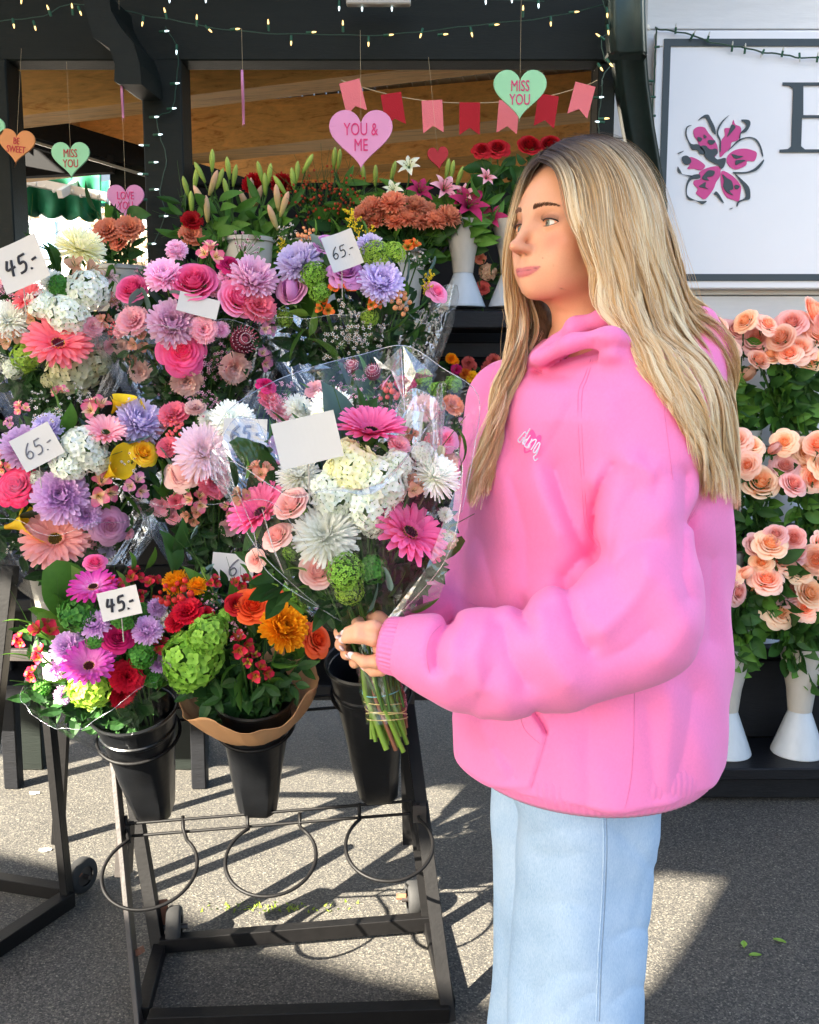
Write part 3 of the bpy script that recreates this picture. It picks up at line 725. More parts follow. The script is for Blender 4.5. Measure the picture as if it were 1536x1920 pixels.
def mk_alstro(seed):
    r = random.Random(seed); mb = MB()
    for c, nrm, s in [((-.14, -.05, 0), (-.5, -.2, 1), .62), ((.16, .0, .02), (.5, .1, 1), .62), ((0, .17, -.04), (.0, .8, .8), .55)]:
        B = axis_mat((0, 0, 0), nrm, r.uniform(0, 6)).to_3x3()
        for k in range(3):
            add_petal(mb, k * 2.094 + r.gauss(0, .1), .01, -.06, .34 * s / .62, .26, rad(66), rad(12), .3, 5, 2, W_round, 0, .25, 1, center=c, basis=B)
            add_petal(mb, k * 2.094 + 1.047, .01, -.05, .33 * s / .62, .12, rad(72), rad(18), .3, 5, 2, W_point, 2, 0, 1, center=c, basis=B)
        for k in range(4):
            t = B @ Vector((.05 * math.cos(k * 1.6), .05 * math.sin(k * 1.6), .2)) + Vector(c); mb.tube([B @ Vector((0, 0, 0)) + Vector(c), t], .005, 4, 1)
        mb.tube([B @ Vector((0, 0, -.03)) + Vector(c), (0, 0, -.4)], .018, 5, 1)
    return mb.mesh('alstroemeria_bloom')
def mk_lilybud(seed):
    mb = MB(); mb.lathe([(.001, -.5), (.05, -.47), (.09, -.3), (.12, -.05), (.125, .15), (.09, .36), (.03, .48), (.001, .5)], 9, 0, ts=[0, .1, .2, .4, .6, .8, .9, 1]); return mb.mesh('lily_bud')
def mk_calla(seed):
    mb = MB(); rows = []; ts = []
    for i in range(9):
        t = i / 8; row = []
        for j in range(17):
            s = j / 16; a = 2 * math.pi * s * .93 - .2; fl = (.05 + .30 * t ** 1.8) * (1 + .5 * t * math.exp(-((s - .5) / .22) ** 2)); z = -.45 + .8 * t + .28 * t * t * math.exp(-((s - .5) / .2) ** 2) - .20 * t * t * (1 - math.exp(-((s - .5) / .35) ** 2))
            row.append(Vector((fl * math.cos(a), fl * math.sin(a), z)))
        rows.append(row); ts.append(t)
    mb.grid(rows, 0, ts); mb.tube([(0, 0, -.4), (0, 0, .1)], .03, 6, 2); mb.tube([(0, 0, -.8), (0, 0, -.42)], .045, 6, 1); return mb.mesh('calla_bloom')
def mk_berries(seed, n=13, R=.085):
    r = random.Random(seed); mb = MB()
    for k in range(n):
        a = k * 2.4; q = .4 * math.sqrt((k + .4) / n); p = Vector((q * math.cos(a), q * math.sin(a), r.uniform(-.05, .2)))
        s = R * r.uniform(.75, 1.15); mb.ball(p, s, 0, 8, 6, (1, 1, 1.1), .6); mb.ball(p + Vector((0, 0, s)), s * .22, 1, 5, 3)
        mb.tube([p - Vector((0, 0, s)), (p.x * .3, p.y * .3, -.4)], .012, 4, 1)
        for j in range(3): add_petal(mb, j * 2.1, .01, 0, .08, .05, rad(10), rad(30), .2, 2, 2, W_leaf, 1, center=p - Vector((0, 0, s)))
    return mb.mesh('berry_cluster')
def mk_wax(seed, n=26):
    r = random.Random(seed); mb = MB()
    for k in range(n):
        p = Vector((r.uniform(-.45, .45), r.uniform(-.45, .45), r.uniform(-.15, .15))); nn = Vector((r.gauss(0, .5), r.gauss(0, .5), 1)).normalized(); B = axis_mat((0, 0, 0), nn, r.random() * 6).to_3x3(); s = r.uniform(.045, .06)
        for j in range(5): add_petal(mb, j * 1.257, s * .35, 0, s * .8, s * .95, rad(20), rad(45), .2, 1, 2, W_round, 0, .3, 1, center=p, basis=B)
        mb.ball(p, s * .5, 2, 6, 4, (1, 1, .5)); mb.tube([p, (p.x * .4, p.y * .4, -.45)], .008, 3, 1)
    for k in range(16):
        a = r.uniform(0, 6.3); q = Vector((r.uniform(-.35, .35), r.uniform(-.35, .35), r.uniform(-.2, 0))); add_petal(mb, a, 0, 0, .16, .018, rad(20), rad(40), .1, 1, 1, W_ray, 1, center=q)
    return mb.mesh('waxflower_cluster')
def mk_solid(seed):
    r = random.Random(seed); mb = MB()
    for b in range(9):
        a = b * 2.4; h = -.3 + .75 * b / 9; d = Vector((math.cos(a), math.sin(a), .9)).normalized(); L = .34 * (1 - .5 * b / 9); o = Vector((0, 0, h)); mb.tube([o, o + d * L], .008, 3, 1)
        for k in range(22): p = o + d * L * (k / 22) + Vector((r.gauss(0, .02), r.gauss(0, .02), r.gauss(0, .02) + .02)); mb.ball(p, r.uniform(.014, .024), 0, 4, 3, (1, 1, 1), r.random())
    mb.tube([(0, 0, -.5), (0, 0, .4)], .012, 4, 1); return mb.mesh('goldenrod_plume')
def mk_protea(seed):
    r = random.Random(seed); mb = MB()
    for li in range(6):
        for k in range(20):
            a = k * .314 + li * .2; p = rad(10 + li * 13); add_petal(mb, a, .06, -.1, .44 - .02 * li, .035, p + rad(25), p + rad(60 + 8 * li), .3, 5, 1, W_ray, 0, .2, 1)
            if li % 2: q = Vector(((.32 - .04 * li) * math.cos(a), (.32 - .04 * li) * math.sin(a), .12 + .04 * li)); mb.ball(q, .016, 2, 4, 3)
    mb.ball((0, 0, -.03), .3, 0, 10, 6, (1, 1, .75), .0); calyx(mb, 1, .14, -.15); return mb.mesh('pincushion_bloom')
# leaves: length 1 along +Z, blade spread in X
def mk_leaf(w=.4, curl=.25, fold=.2, wf=W_leaf, stem=.12):
    mb = MB(); rows = []; ts = []; z = stem; y = 0
    for i in range(8):
        t = i / 7; ww = w * .5 * wf(t); an = curl * (t - .3) * 2
        rows.append([Vector((ww * s, y + fold * ww * abs(s) + .02 * w * math.sin(s * 6 + t * 9), z)) for s in (-1, -.5, 0, .5, 1)]); ts.append(.3 + .5 * t)
        z += (1 - stem) / 7 * math.cos(an); y -= (1 - stem) / 7 * math.sin(an)
    mb.grid(rows, 0, ts); mb.tube([(0, 0, 0), (0, 0, stem)], .012, 4, 0); return mb.mesh('leaf')
def mk_sprig(seed, n, lw, ll, pitch=50, wf=W_leaf, curv=.15, two=True, L=1.0, stemr=.008):
    r = random.Random(seed); mb = MB(); pts = [Vector((curv * t * t, 0, L * t)) for t in [k / 8 for k in range(9)]]; mb.tube(pts, [stemr * (1 - .6 * k / 8) for k in range(9)], 5, 1)
    for k in range(n):
        t = .12 + .88 * k / (n - 1); o = Vector((curv * t * t, 0, L * t)); a = k * (2.4 if not two else 3.14159) + r.gauss(0, .25)
        s = (1 - .45 * t) * r.uniform(.85, 1.1); pp = pitch + 30 * t
        add_petal(mb, a, 0, 0, ll * s, lw * s, rad(pp), rad(pp - 25), .25, 4, 2, wf, 0, r.uniform(0, .4), r.uniform(.6, 1), center=o)
    return mb.mesh('leaf_sprig')
F = {}
F['rose'] = [mk_rose(s, o) for s, o in ((1, .5), (2, .8), (3, 1.0))]; F['bud'] = [mk_bud(1)]
F['mum'] = [mk_mum(s) for s in (1, 2)]; F['smum'] = [mk_mum(s, 1) for s in (3, 4)]
F['gerb'] = [mk_gerbera(1, 8), mk_gerbera(2, 24)]; F['hyd'] = [mk_hydrangea(s) for s in (1, 2)]; F['vib'] = [mk_hydrangea(5, 110, 1, True)]
F['carn'] = [mk_carnation(s) for s in (1, 2)]; F['lily'] = [mk_lily(s) for s in (1, 2)]; F['alst'] = [mk_alstro(s) for s in (1, 2)]
F['lbud'] = [mk_lilybud(1)]; F['calla'] = [mk_calla(1)]; F['berry'] = [mk_berries(s) for s in (1, 2)]; F['wax'] = [mk_wax(s) for s in (1, 2, 3)]
F['solid'] = [mk_solid(1)]; F['prot'] = [mk_protea(1)]
F['leaf'] = [mk_leaf(.42), mk_leaf(.5, .5, .3)]; F['eleaf'] = [mk_leaf(.82, .15, .1, W_round, .06), mk_leaf(.6, .2, .15, W_round, .1)]
F['nleaf'] = [mk_leaf(.24, .35, .3), mk_leaf(.3, .6, .2)]
F['ruscus'] = [mk_sprig(1, 12, .13, .28, 40)]; F['fern'] = [mk_sprig(2, 40, .03, .14, 40, W_ray, .2), mk_sprig(5, 34, .035, .12, 45, W_ray, .05)]
F['eucs'] = [mk_sprig(3, 26, .16, .15, 20, W_round, .2, False)]; F['box'] = [mk_sprig(4, 22, .09, .14, 35, W_round, .1, False)]
F['myrt'] = [mk_sprig(6, 30, .045, .15, 45, W_leaf, .1, False)]
for k in F:
    for me in F[k]:
        for _ in range(4): me.materials.append(None)
NAMES = dict(rose='rose', bud='rose_bud', mum='chrysanthemum', smum='chrysanthemum', gerb='gerbera', hyd='hydrangea', vib='viburnum', carn='carnation', lily='lily', alst='alstroemeria', lbud='lily_bud', calla='calla_lily', berry='berry_cluster', wax='waxflower', solid='goldenrod', prot='pincushion_flower', leaf='leaf', eleaf='round_leaf', nleaf='narrow_leaf', ruscus='leaf_sprig', fern='fern_sprig', eucs='eucalyptus_sprig', box='leaf_sprig', myrt='myrtle_sprig')
# colour sets: (petal, green, centre, extra)
def cs(inner, outer, cen=None, ext=None, mid=None): return [petal(inner, outer, .28, mid), M['stem'], cen or petal((120, 90, 30), (200, 160, 60)), ext or petal((230, 190, 80), (240, 210, 120))]
C = {
 'hotpink': cs((214, 40, 110), (240, 120, 170)), 'pink': cs((232, 96, 150), (246, 160, 196)), 'brightpink': cs((236, 50, 120), (250, 104, 168)),
 'rim': cs((200, 130, 160), (220, 30, 90), mid=(226, 140, 176)), 'palepink': cs((240, 176, 170), (248, 208, 200)), 'lilacrose': cs((206, 110, 160), (224, 160, 196)),
 'mauve': cs((176, 92, 156), (214, 150, 206)), 'pinkmum': cs((216, 126, 172), (248, 212, 232)), 'lav': cs((168, 140, 198), (230, 218, 242)), 'lilac': cs((184, 124, 186), (234, 200, 232)),
 'white': cs((216, 222, 200), (246, 246, 240)), 'whitemum': cs((228, 230, 208), (250, 249, 242)), 'cream': cs((222, 222, 170), (250, 244, 216)), 'creamlilac': cs((236, 216, 196), (238, 218, 228)),
 'salmon': cs((236, 150, 130), (252, 180, 176)), 'coral': cs((230, 84, 110), (250, 150, 150)), 'coralc': cs((224, 60, 100), (244, 130, 150)), 'carnp': cs((238, 130, 150), (250, 190, 200)),
 'gerbpink': cs((214, 50, 120), (250, 128, 178), petal((40, 10, 20), (70, 20, 30)), petal((190, 140, 60), (214, 150, 90))),
 'gerbpale': cs((226, 130, 150), (250, 196, 200), petal((60, 80, 40), (90, 100, 50))), 'gerbsalm': cs((228, 70, 100), (248, 140, 144), petal((120, 30, 50), (200, 60, 80))),
 'gerbmag': cs((250, 210, 240), (206, 44, 150), petal((60, 30, 20), (140, 90, 50)), None, (226, 100, 180)), 'gerbviol': cs((226, 150, 190), (204, 60, 170), petal((80, 30, 30), (140, 80, 60))),
 'green': cs((96, 150, 40), (160, 206, 84)), 'lime': cs((120, 160, 40), (178, 204, 84)), 'deepgreen': cs((40, 100, 34), (92, 152, 60)),
 'yellow': cs((214, 150, 10), (248, 214, 60)), 'calla': cs((200, 150, 10), (240, 206, 40), petal((220, 170, 20), (240, 200, 40))), 'orange': cs((214, 50, 16), (244, 104, 50)), 'yorange': cs((226, 90, 8), (250, 180, 30)),
 'red': cs((140, 6, 22), (206, 24, 50)), 'darkred': cs((110, 6, 16), (176, 20, 30)), 'magenta': cs((150, 12, 70), (206, 40, 110)), 'crimson': cs((120, 8, 40), (190, 36, 76)),
 'orgalst': cs((240, 150, 50), (230, 96, 44), None, None), 'pinkalst': cs((248, 220, 190), (228, 96, 140), petal((250, 226, 130), (246, 200, 190))), 'lilacalst': cs((240, 200, 214), (216, 130, 178), petal((250, 230, 160), (230, 180, 200))),
 'redalst': cs((150, 14, 40), (206, 40, 70), petal((206, 140, 60), (150, 20, 40))), 'tanalst': cs((226, 196, 160), (206, 150, 120), petal((240, 220, 170), (180, 110, 90))), 'peachalst': cs((240, 200, 170), (226, 150, 130), petal((250, 220, 170), (190, 70, 70))),
 'wax': cs((246, 236, 230), (250, 246, 242), petal((150, 110, 60), (110, 60, 50))), 'waxpink': cs((220, 140, 170), (240, 200, 214), petal((120, 20, 60), (140, 40, 70))),
 'peachb': cs((220, 140, 90), (240, 180, 130)), 'redb': cs((190, 30, 40), (240, 80, 70)), 'coralb': cs((214, 80, 90), (240, 130, 130)), 'solid': cs((206, 176, 20), (240, 220, 60)),
 'prot': cs((96, 16, 40), (206, 110, 130), petal((240, 220, 225), (250, 240, 240))), 'peachmum': cs((170, 84, 60), (226, 156, 124)), 'peachc': cs((200, 90, 60), (236, 150, 116)),
 'lilywhite': cs((226, 232, 180), (240, 236, 216)), 'lilypink': cs((190, 30, 70), (240, 190, 196)), 'lilymag': cs((120, 10, 50), (196, 50, 104)), 'lbud': cs((120, 150, 60), (176, 192, 96)), 'lbudp': cs((160, 160, 90), (226, 176, 150)),
 'peachrose': cs((226, 132, 88), (246, 206, 186), mid=(240, 176, 140)), 'peachrose2': cs((230, 150, 90), (250, 218, 186), mid=(244, 188, 138)), 'peachrose3': cs((206, 120, 104), (236, 188, 182), mid=(226, 154, 138)),
 'orgsm': cs((190, 90, 20), (226, 140, 60)), 'redsm': cs((150, 40, 40), (200, 90, 80)),
}
def LM(k): return [M[k], M['stem'], M[k], M[k]]
LEAFM = {'leaf': LM('leaf'), 'leaf_dark': LM('leaf_dark'), 'leaf_light': LM('leaf_light'), 'euc': LM('euc'), 'euc_dark': LM('euc_dark')}
frd = random.Random(5)
def put(kind, color, pos, nrm, diam, parent=None, roll=None, name=None, squash=1):
    me = F[kind][frd.randrange(len(F[kind]))]; mats = C.get(color) or LEAFM[color]
    Mx = axis_mat(pos, nrm, frd.uniform(0, 6.28) if roll is None else roll, (diam, diam, diam * squash))
    return inst(name or NAMES[kind], me, mats, Mx, parent)
def put_leaf(kind, color, pos, d, L, parent=None, up=None, name=None):
    """leaf whose length axis is d"""
    me = F[kind][frd.randrange(len(F[kind]))]
    return inst(name or NAMES[kind], me, LEAFM[color], axis_mat(pos, d, frd.uniform(-.5, .5), L, up), parent)
# ================================================================ display shelves
def shelf(name, label, boards, loc, x0, x1):
    e = empty(name, loc, label, 'shelf')
    for (y, z, dpt, th) in boards:
        bx('board', ((x0 + x1) / 2, y, z - th / 2), (x1 - x0, dpt, th), M['black_wood'], e)
    return e
x0, x1 = P(-200, 500, 3.0).x, P(985, 580, 3.05).x
sc = shelf('display_shelf', 'black stepped timber shelf under the cream vases inside the stall', [(3.02, 1.583, .28, .05), (3.06, 1.50, .04, .05), (3.05, 1.35, .3, .05), (3.1, 1.0, .3, .04), (3.12, .42, .34, .05), (3.12, .70, .34, .04)], (-.5, 3.1, 0), x0, x1)
for u in (-60, 330, 700, 975):
    bx('upright', (P(u, 600, 3.0).x, 3.14, .78), (.05, .05, 1.56), M['black_wood'], sc)
bx('gap_backing', ((x0 + x1) / 2, 3.25, .98), (x1 - x0, .02, 1.14), M['darkgap'], sc)  # near-black sheet added so gaps between the bouquets read as shade
x0, x1 = P(1010, 1440, 3.0).x, 2.6
sr = empty('display_shelf', (1.2, 3.2, 0), 'black tiered timber shelf holding white vases of peach roses by the wall', 'shelf')
bx('board', ((x0 + x1) / 2, 3.13, .107), (x1 - x0, .28, .04), M['black_wood'], sr)
bx('front_rail', ((x0 + x1) / 2, 3.03, .05), (x1 - x0, .03, .07), M['black_wood'], sr)
bx('back_board', ((x0 + x1) / 2, 3.275, .27), (x1 - x0, .02, .28), M['black_wood'], sr)
bx('board', ((x0 + x1) / 2, 3.36, .445), (x1 - x0, .26, .04), M['black_wood'], sr)
bx('back_board', ((x0 + x1) / 2, 3.49, .65), (x1 - x0, .02, .38), M['black_wood'], sr)
bx('board', ((x0 + x1) / 2, 3.59, .84), (x1 - x0, .24, .04), M['black_wood'], sr)
bx('back_board', ((x0 + x1) / 2, 3.6, .41), (x1 - x0, .02, .8), M['darkgap'], sr)

# ---------------------------------------------------------------- black steel flower racks
def barpart(name, a, b_, w, h, mat, par, up=(0, 0, 1)):
    b = MB(); b.bar(a, b_, w, h, up); return part(b, name, mat, par, bevel=.0015)
rk = empty('flower_rack', ground(540, 1850), 'black steel A-frame flower rack with three empty wire rings', 'flower rack')
FL, FR = ground(262, 1930), ground(842, 1912); TL, TR = P(196, 1230, 2.22), P(752, 1215, 2.26)
BL, BR = ground(300, 1792), ground(806, 1748)
barpart('leg', FL, TL, .040, .012, M['worn_steel'], rk, (1, 0, 0)); barpart('leg', FR, TR, .040, .030, M['black_steel'], rk, (1, 0, 0))
barpart('leg', BL, P(240, 1430, 2.28), .032, .03, M['black_steel'], rk, (1, 0, 0)); barpart('leg', BR + Vector((0, 0, 0)), P(762, 1400, 2.32), .03, .03, M['black_steel'], rk, (1, 0, 0))
barpart('crossbar', BL + Vector((0, 0, .03)), BR + Vector((0, 0, .03)), .03, .035, M['black_steel'], rk); barpart('crossbar', FL + Vector((.02, 0, .02)), FR + Vector((0, 0, .02)), .035, .035, M['black_steel'], rk)
barpart('foot_bar', FL + Vector((0, .02, .02)), BL + Vector((0, 0, .02)), .03, .03, M['black_steel'], rk); barpart('foot_bar', FR + Vector((0, .02, .02)), BR + Vector((0, 0, .02)), .03, .03, M['black_steel'], rk)
barpart('leg_sleeve', P(236, 1548, 2.10), P(232, 1640, 2.08), .046, .03, M['worn_steel'], rk, (1, 0, 0)); barpart('leg_sleeve', P(787, 1505, 2.13), P(798, 1590, 2.10), .048, .04, M['black_steel'], rk, (1, 0, 0))
barpart('leg_joint', P(262, 1790, 1.97), P(258, 1778, 1.975), .041, .016, M['rust'], rk, (1, 0, 0))
def wheel(c, r, w, par, ax=(1, .15, 0)):
    Mw = axis_mat(c, ax); b = MB()
    b.lathe([(r * .55, -w / 2), (r * .9, -w / 2), (r, -w * .3), (r, w * .3), (r * .9, w / 2), (r * .55, w / 2)], 22, mat=Mw.to_3x3(), c=c)
    o = part(b, 'wheel', M['rubber'], par, smooth=True, recalc=True)
    b = MB(); b.lathe([(.004, -w * .35), (r * .56, -w * .3), (r * .56, w * .3), (.004, w * .35)], 16, mat=Mw.to_3x3(), c=c); b.tube([c - Vector(ax) * w * .9, c + Vector(ax) * w * .9], .007, 8)
    h = b.build('hub', M['worn_steel'], None, recalc=True); h.parent = o; return o
g0 = ground(332, 1765); wheel(Vector((g0.x, g0.y - .02, .05)), .05, .035, rk); barpart('wheel_bracket', Vector((g0.x - .03, g0.y - .02, .05)), Vector((g0.x - .035, g0.y, .11)), .03, .006, M['rust'], rk)
g0 = ground(776, 1715); wheel(Vector((g0.x, g0.y, .045)), .045, .035, rk); b = MB(); b.tube([Vector((g0.x - .045, g0.y, .05)), Vector((g0.x - .02, g0.y, .05))], .008, 8); part(b, 'bolt', M['rust'], rk)
RT = rad(24)
def rods(vl, vr, y, par, off=.03):
    for k in (0, 1):
        a, c = P(238, vl, y), P(770, vr, y); dz = Vector((0, 0, -off * k)); b = MB(); b.tube([a + dz, c + dz], .0038, 6); part(b, 'rod', M['black_steel'], par, smooth=True)
def ring(cu, cv, y, rpx, par, n1, n2, vtop, vbot, yrod):
    c = P(cu, cv, y); r = rpx * y / FPX * 1.03; ex = Vector((1, 0, 0)); ey = Vector((0, math.cos(RT), math.sin(RT)))
    nk = []
    for u in (n1, n2): nk.append(P(u, vtop, yrod))
    a1 = math.acos(max(-1, min(1, (nk[1].x - c.x) / r))) if n2 else .9
    pts = []
    aR = math.pi / 2 - math.asin(min(.9, abs(nk[1].x - nk[0].x) / 2 / r)); aL = math.pi - aR
    N = 36
    arc = [c + ex * r * math.cos(a) + ey * r * math.sin(a) for a in [aR - (aR + 2 * math.pi - aL) * i / N for i in range(N + 1)]]
    pts = [nk[1], nk[1] + Vector((0, -.002, -.03))] + arc + [nk[0] + Vector((0, -.002, -.03)), nk[0]]
    b = MB(); b.tube(pts, .0042, 6); return part(b, 'ring', M['black_steel'], par, smooth=True)
rods(1545, 1502, 2.08, rk)
ring(281, 1630, 1.95, 90, rk, 236, 343, 1530, 0, 2.08); ring(508, 1608, 1.96, 87, rk, 464, 562, 1524, 0, 2.08); ring(730, 1583, 1.97, 84, rk, 674, 784, 1506, 0, 2.08)
rods(1335, 1292, 2.15, rk)
ring(260, 1376, 2.06, 77, rk, 215, 305, 1330, 0, 2.15); ring(479, 1356, 2.06, 73, rk, 430, 520, 1315, 0, 2.15); ring(697, 1296, 2.05, 75, rk, 650, 742, 1270, 0, 2.15)
for u, v in ((236, 1560), (787, 1522), (214, 1350), (765, 1300)): b = MB(); b.box(P(u, v, 2.085), (.03, .03, .04)); part(b, 'clamp', M['worn_steel'], rk)
# upper arms carrying the rows behind
for (v, y) in ((1075, 2.42), (800, 2.72)):
    a, c = P(-40, v, y), P(800, v - 10, y); b = MB(); b.bar(a, c, .03, .03); part(b, 'shelf_bar', M['black_steel'], rk)
for u0_, u1_ in ((196, 150), (752, 745)):
    b = MB(); b.bar(P(u0_, 1235, 2.22), P(u1_, 730, 2.78), .035, .03, (1, 0, 0)); part(b, 'upright', M['black_steel'], rk)
    b = MB(); b.bar(P(u1_, 730, 2.78), ground(u1_ + 20, 1500) + Vector((0, -.3, 0)), .03, .03, (1, 0, 0)); part(b, 'upright', M['black_steel'], rk)
lk = empty('flower_rack', ground(60, 1750), 'black steel flower rack leg frame with caster at the left edge', 'flower rack')
barpart('leg', ground(128, 1702), P(62, 1050, 2.45), .045, .02, M['black_steel'], lk, (1, 0, 0)); barpart('leg', ground(-60, 1800), P(20, 1060, 2.3), .04, .03, M['black_steel'], lk, (1, 0, 0))
barpart('foot_bar', ground(132, 1700) + Vector((0, 0, .025)), ground(-120, 1870) + Vector((0, 0, .025)), .04, .04, M['black_steel'], lk); barpart('crossbar', ground(120, 1692) + Vector((0, 0, .03)), ground(-200, 1640) + Vector((0, 0, .03)), .035, .035, M['black_steel'], lk)
barpart('upper_bar', P(90, 1228, 2.4), P(-200, 1225, 2.4), .02, .03, M['worn_steel'], lk); barpart('upper_bar', P(62, 1060, 2.43), P(-200, 1040, 2.43), .03, .03, M['black_steel'], lk)
g0 = ground(155, 1672); wheel(Vector((g0.x, g0.y, .048)), .048, .03, lk, (1, -.5, 0)); barpart('wheel_bracket', Vector((g0.x - .03, g0.y - .03, .04)), Vector((g0.x - .01, g0.y, .06)), .04, .006, M['rust'], lk)

# ---------------------------------------------------------------- buckets
def bucket(ut, vt, yt, ub, vb, rpx, rbpx, label, mat='plastic', L=None, tilt=20, inner=True):
    top = P(ut, vt, yt); r = rpx * yt / FPX; 
    yb_ = yt + .30 * math.sin(rad(tilt)); bot = P(ub, vb, yb_); ax = (top - bot); H = ax.length; rb = rbpx * yb_ / FPX
    e = empty('flower_bucket', bot, label, 'bucket')
    Mx = axis_mat(Vector((0, 0, 0)), ax, 0, xref=(1, 0, 0)); R3 = Mx.to_3x3(); n = 48; rows = []
    def rowf(s, rr, q):
        out = []
        for k in range(n):
            a = 2 * math.pi * k / n; c, s_ = math.cos(a), math.sin(a)
            oc = 1 / max(abs(math.cos((a + math.pi / 8) % (math.pi / 4) - math.pi / 8)), .01)
            sq = min(1 / max(abs(c), abs(s_)), 1.16)
            f = 1 + q * (sq * .93 - 1)
            out.append(R3 @ Vector((rr * f * c, rr * f * s_, s * H)))
        return out
    def rr(s): return rb + (r * .93 - rb) * max(0, (s - .0)) ** 1.15
    prof = [(0.0, rb * .86, 1), (.03, rb, 1), (.18, rr(.2), 1), (.36, rr(.40), .9), (.5, rr(.54), .35), (.62, rr(.66), .06), (.78, rr(.80), 0), (.795, rr(.80) * 1.055, 0), (.815, rr(.81) * 1.06, 0), (.825, rr(.82) * 1.0, 0), (.95, rr(.96), 0), (.962, r * .985, 0), (.985, r * 1.02, 0), (1.0, r, 0), (.995, r * .96, 0), (.9, r * .90, 0), (.5, rr(.5) * .93, .2), (.06, rb * .9, 1)]
    b = MB(); b.grid([rowf(s, q, w) for s, q, w in prof], closed=True); bt = rowf(0, rb * .86, 1); b.add(bt, [tuple(range(n))]); b.add(rowf(.06, rb * .9, 1), [tuple(range(n))])
    o = b.build('shell', M[mat], None, smooth=True, recalc=False)
    md = o.modifiers.new('e', 'EDGE_SPLIT'); md.split_angle = rad(28)
    o.parent = e
    return top, ax.normalized(), r
k1 = bucket(250, 1322, 2.02, 292, 1522, 86, 38, 'black plastic bucket under the bouquet marked 45, left of three')
k2 = bucket(476, 1300, 2.02, 486, 1512, 80, 40, 'black plastic bucket under the orange and green kraft paper bouquet')
k3 = bucket(690, 1235, 2.00, 711, 1488, 84, 40, 'empty black plastic bucket beside the held bouquet stems')

def vase(u, v, y, r, H, label, group=None, mat='vase'):
    """tall two tone display vase standing on its flared foot; (u, v) is the middle of its base"""
    p = P(u, v, y); e = empty('vase', p, label, 'vase', group); b = MB()
    b.lathe([(.001, 0), (r * 1.08, 0), (r * 1.12, .01 * H), (r * 1.10, .03 * H), (r * .47, .40 * H)], 40); o = b.build('foot', M['vase_white'], e, smooth=True)
    o.modifiers.new('e', 'EDGE_SPLIT').split_angle = rad(40)
    b = MB(); b.lathe([(r * .47, .403 * H), (r * .50, .40 * H), (r * .60, .6 * H), (r * .80, .80 * H), (r * .97, .97 * H), (r * 1.0, 1.0 * H), (r * .97, 1.0 * H), (r * .77, .8 * H), (r * .4, .42 * H), (.001, .42 * H)], 40); o = b.build('cup', M[mat], e, smooth=True)
    o.modifiers.new('e', 'EDGE_SPLIT').split_angle = rad(40)
    return p + Vector((0, 0, H))

# ---------------------------------------------------------------- bouquets
def wrap(parent, bind, ctr, R, rim_h, mat='film', seed=0, r0=.02, peaks=4, peak=.12, front=-.10, fr2=1.0, phase=0.6, name='cellophane_wrap', edge=True):
    r = random.Random(seed); ax = (ctr - bind); H = ax.length * rim_h; A = axis_mat(Vector((0, 0, 0)), ax, 0, xref=(1, 0, 0)).to_3x3(); n = 96; nt = 14
    ph = [r.uniform(0, 6.28) for _ in range(8)]; rows = []
    for i in range(nt + 1):
        t = i / nt; row = []
        for k in range(n):
            a = 2 * math.pi * k / n
            pk = max(0, math.cos((a - phase) * peaks / 2)) ** 2 if peaks == 2 else abs(math.cos((a - phase) * peaks / 2)) ** 6
            wob = .030 * math.sin(5 * a + ph[0]) + .022 * math.sin(9 * a + ph[1] + t * 3) + .014 * math.sin(17 * a + ph[2] + 5 * t) + .008 * math.sin(31 * a + ph[3])
            rad_ = r0 + (R - r0) * (t ** .52) * (1 + wob * (1.6 if t < .9 else 1) + .10 * pk * t * t)
            cam = A @ Vector((math.cos(a), math.sin(a), 0)); fc = -cam.y
            z = H * t * (1 + t * t * (peak * pk + front * max(0, fc) + .05 * math.sin(3 * a + ph[4]) + .015 * math.sin(11 * a + ph[5])))
            row.append(bind + A @ Vector((rad_ * math.cos(a) * fr2, rad_ * math.sin(a), z)))
        rows.append(row)
    b = MB(); b.grid(rows, closed=True); o = part(b, name, M[mat], parent, smooth=True, recalc=False)
    if edge:
        e = MB(); e.tube(rows[-1], .0005, 4, closed=True); o2 = e.build('wrap_edge', M['film_edge'], None, smooth=True); o2.parent = o; o2.location = (0, 0, 0)
    return o
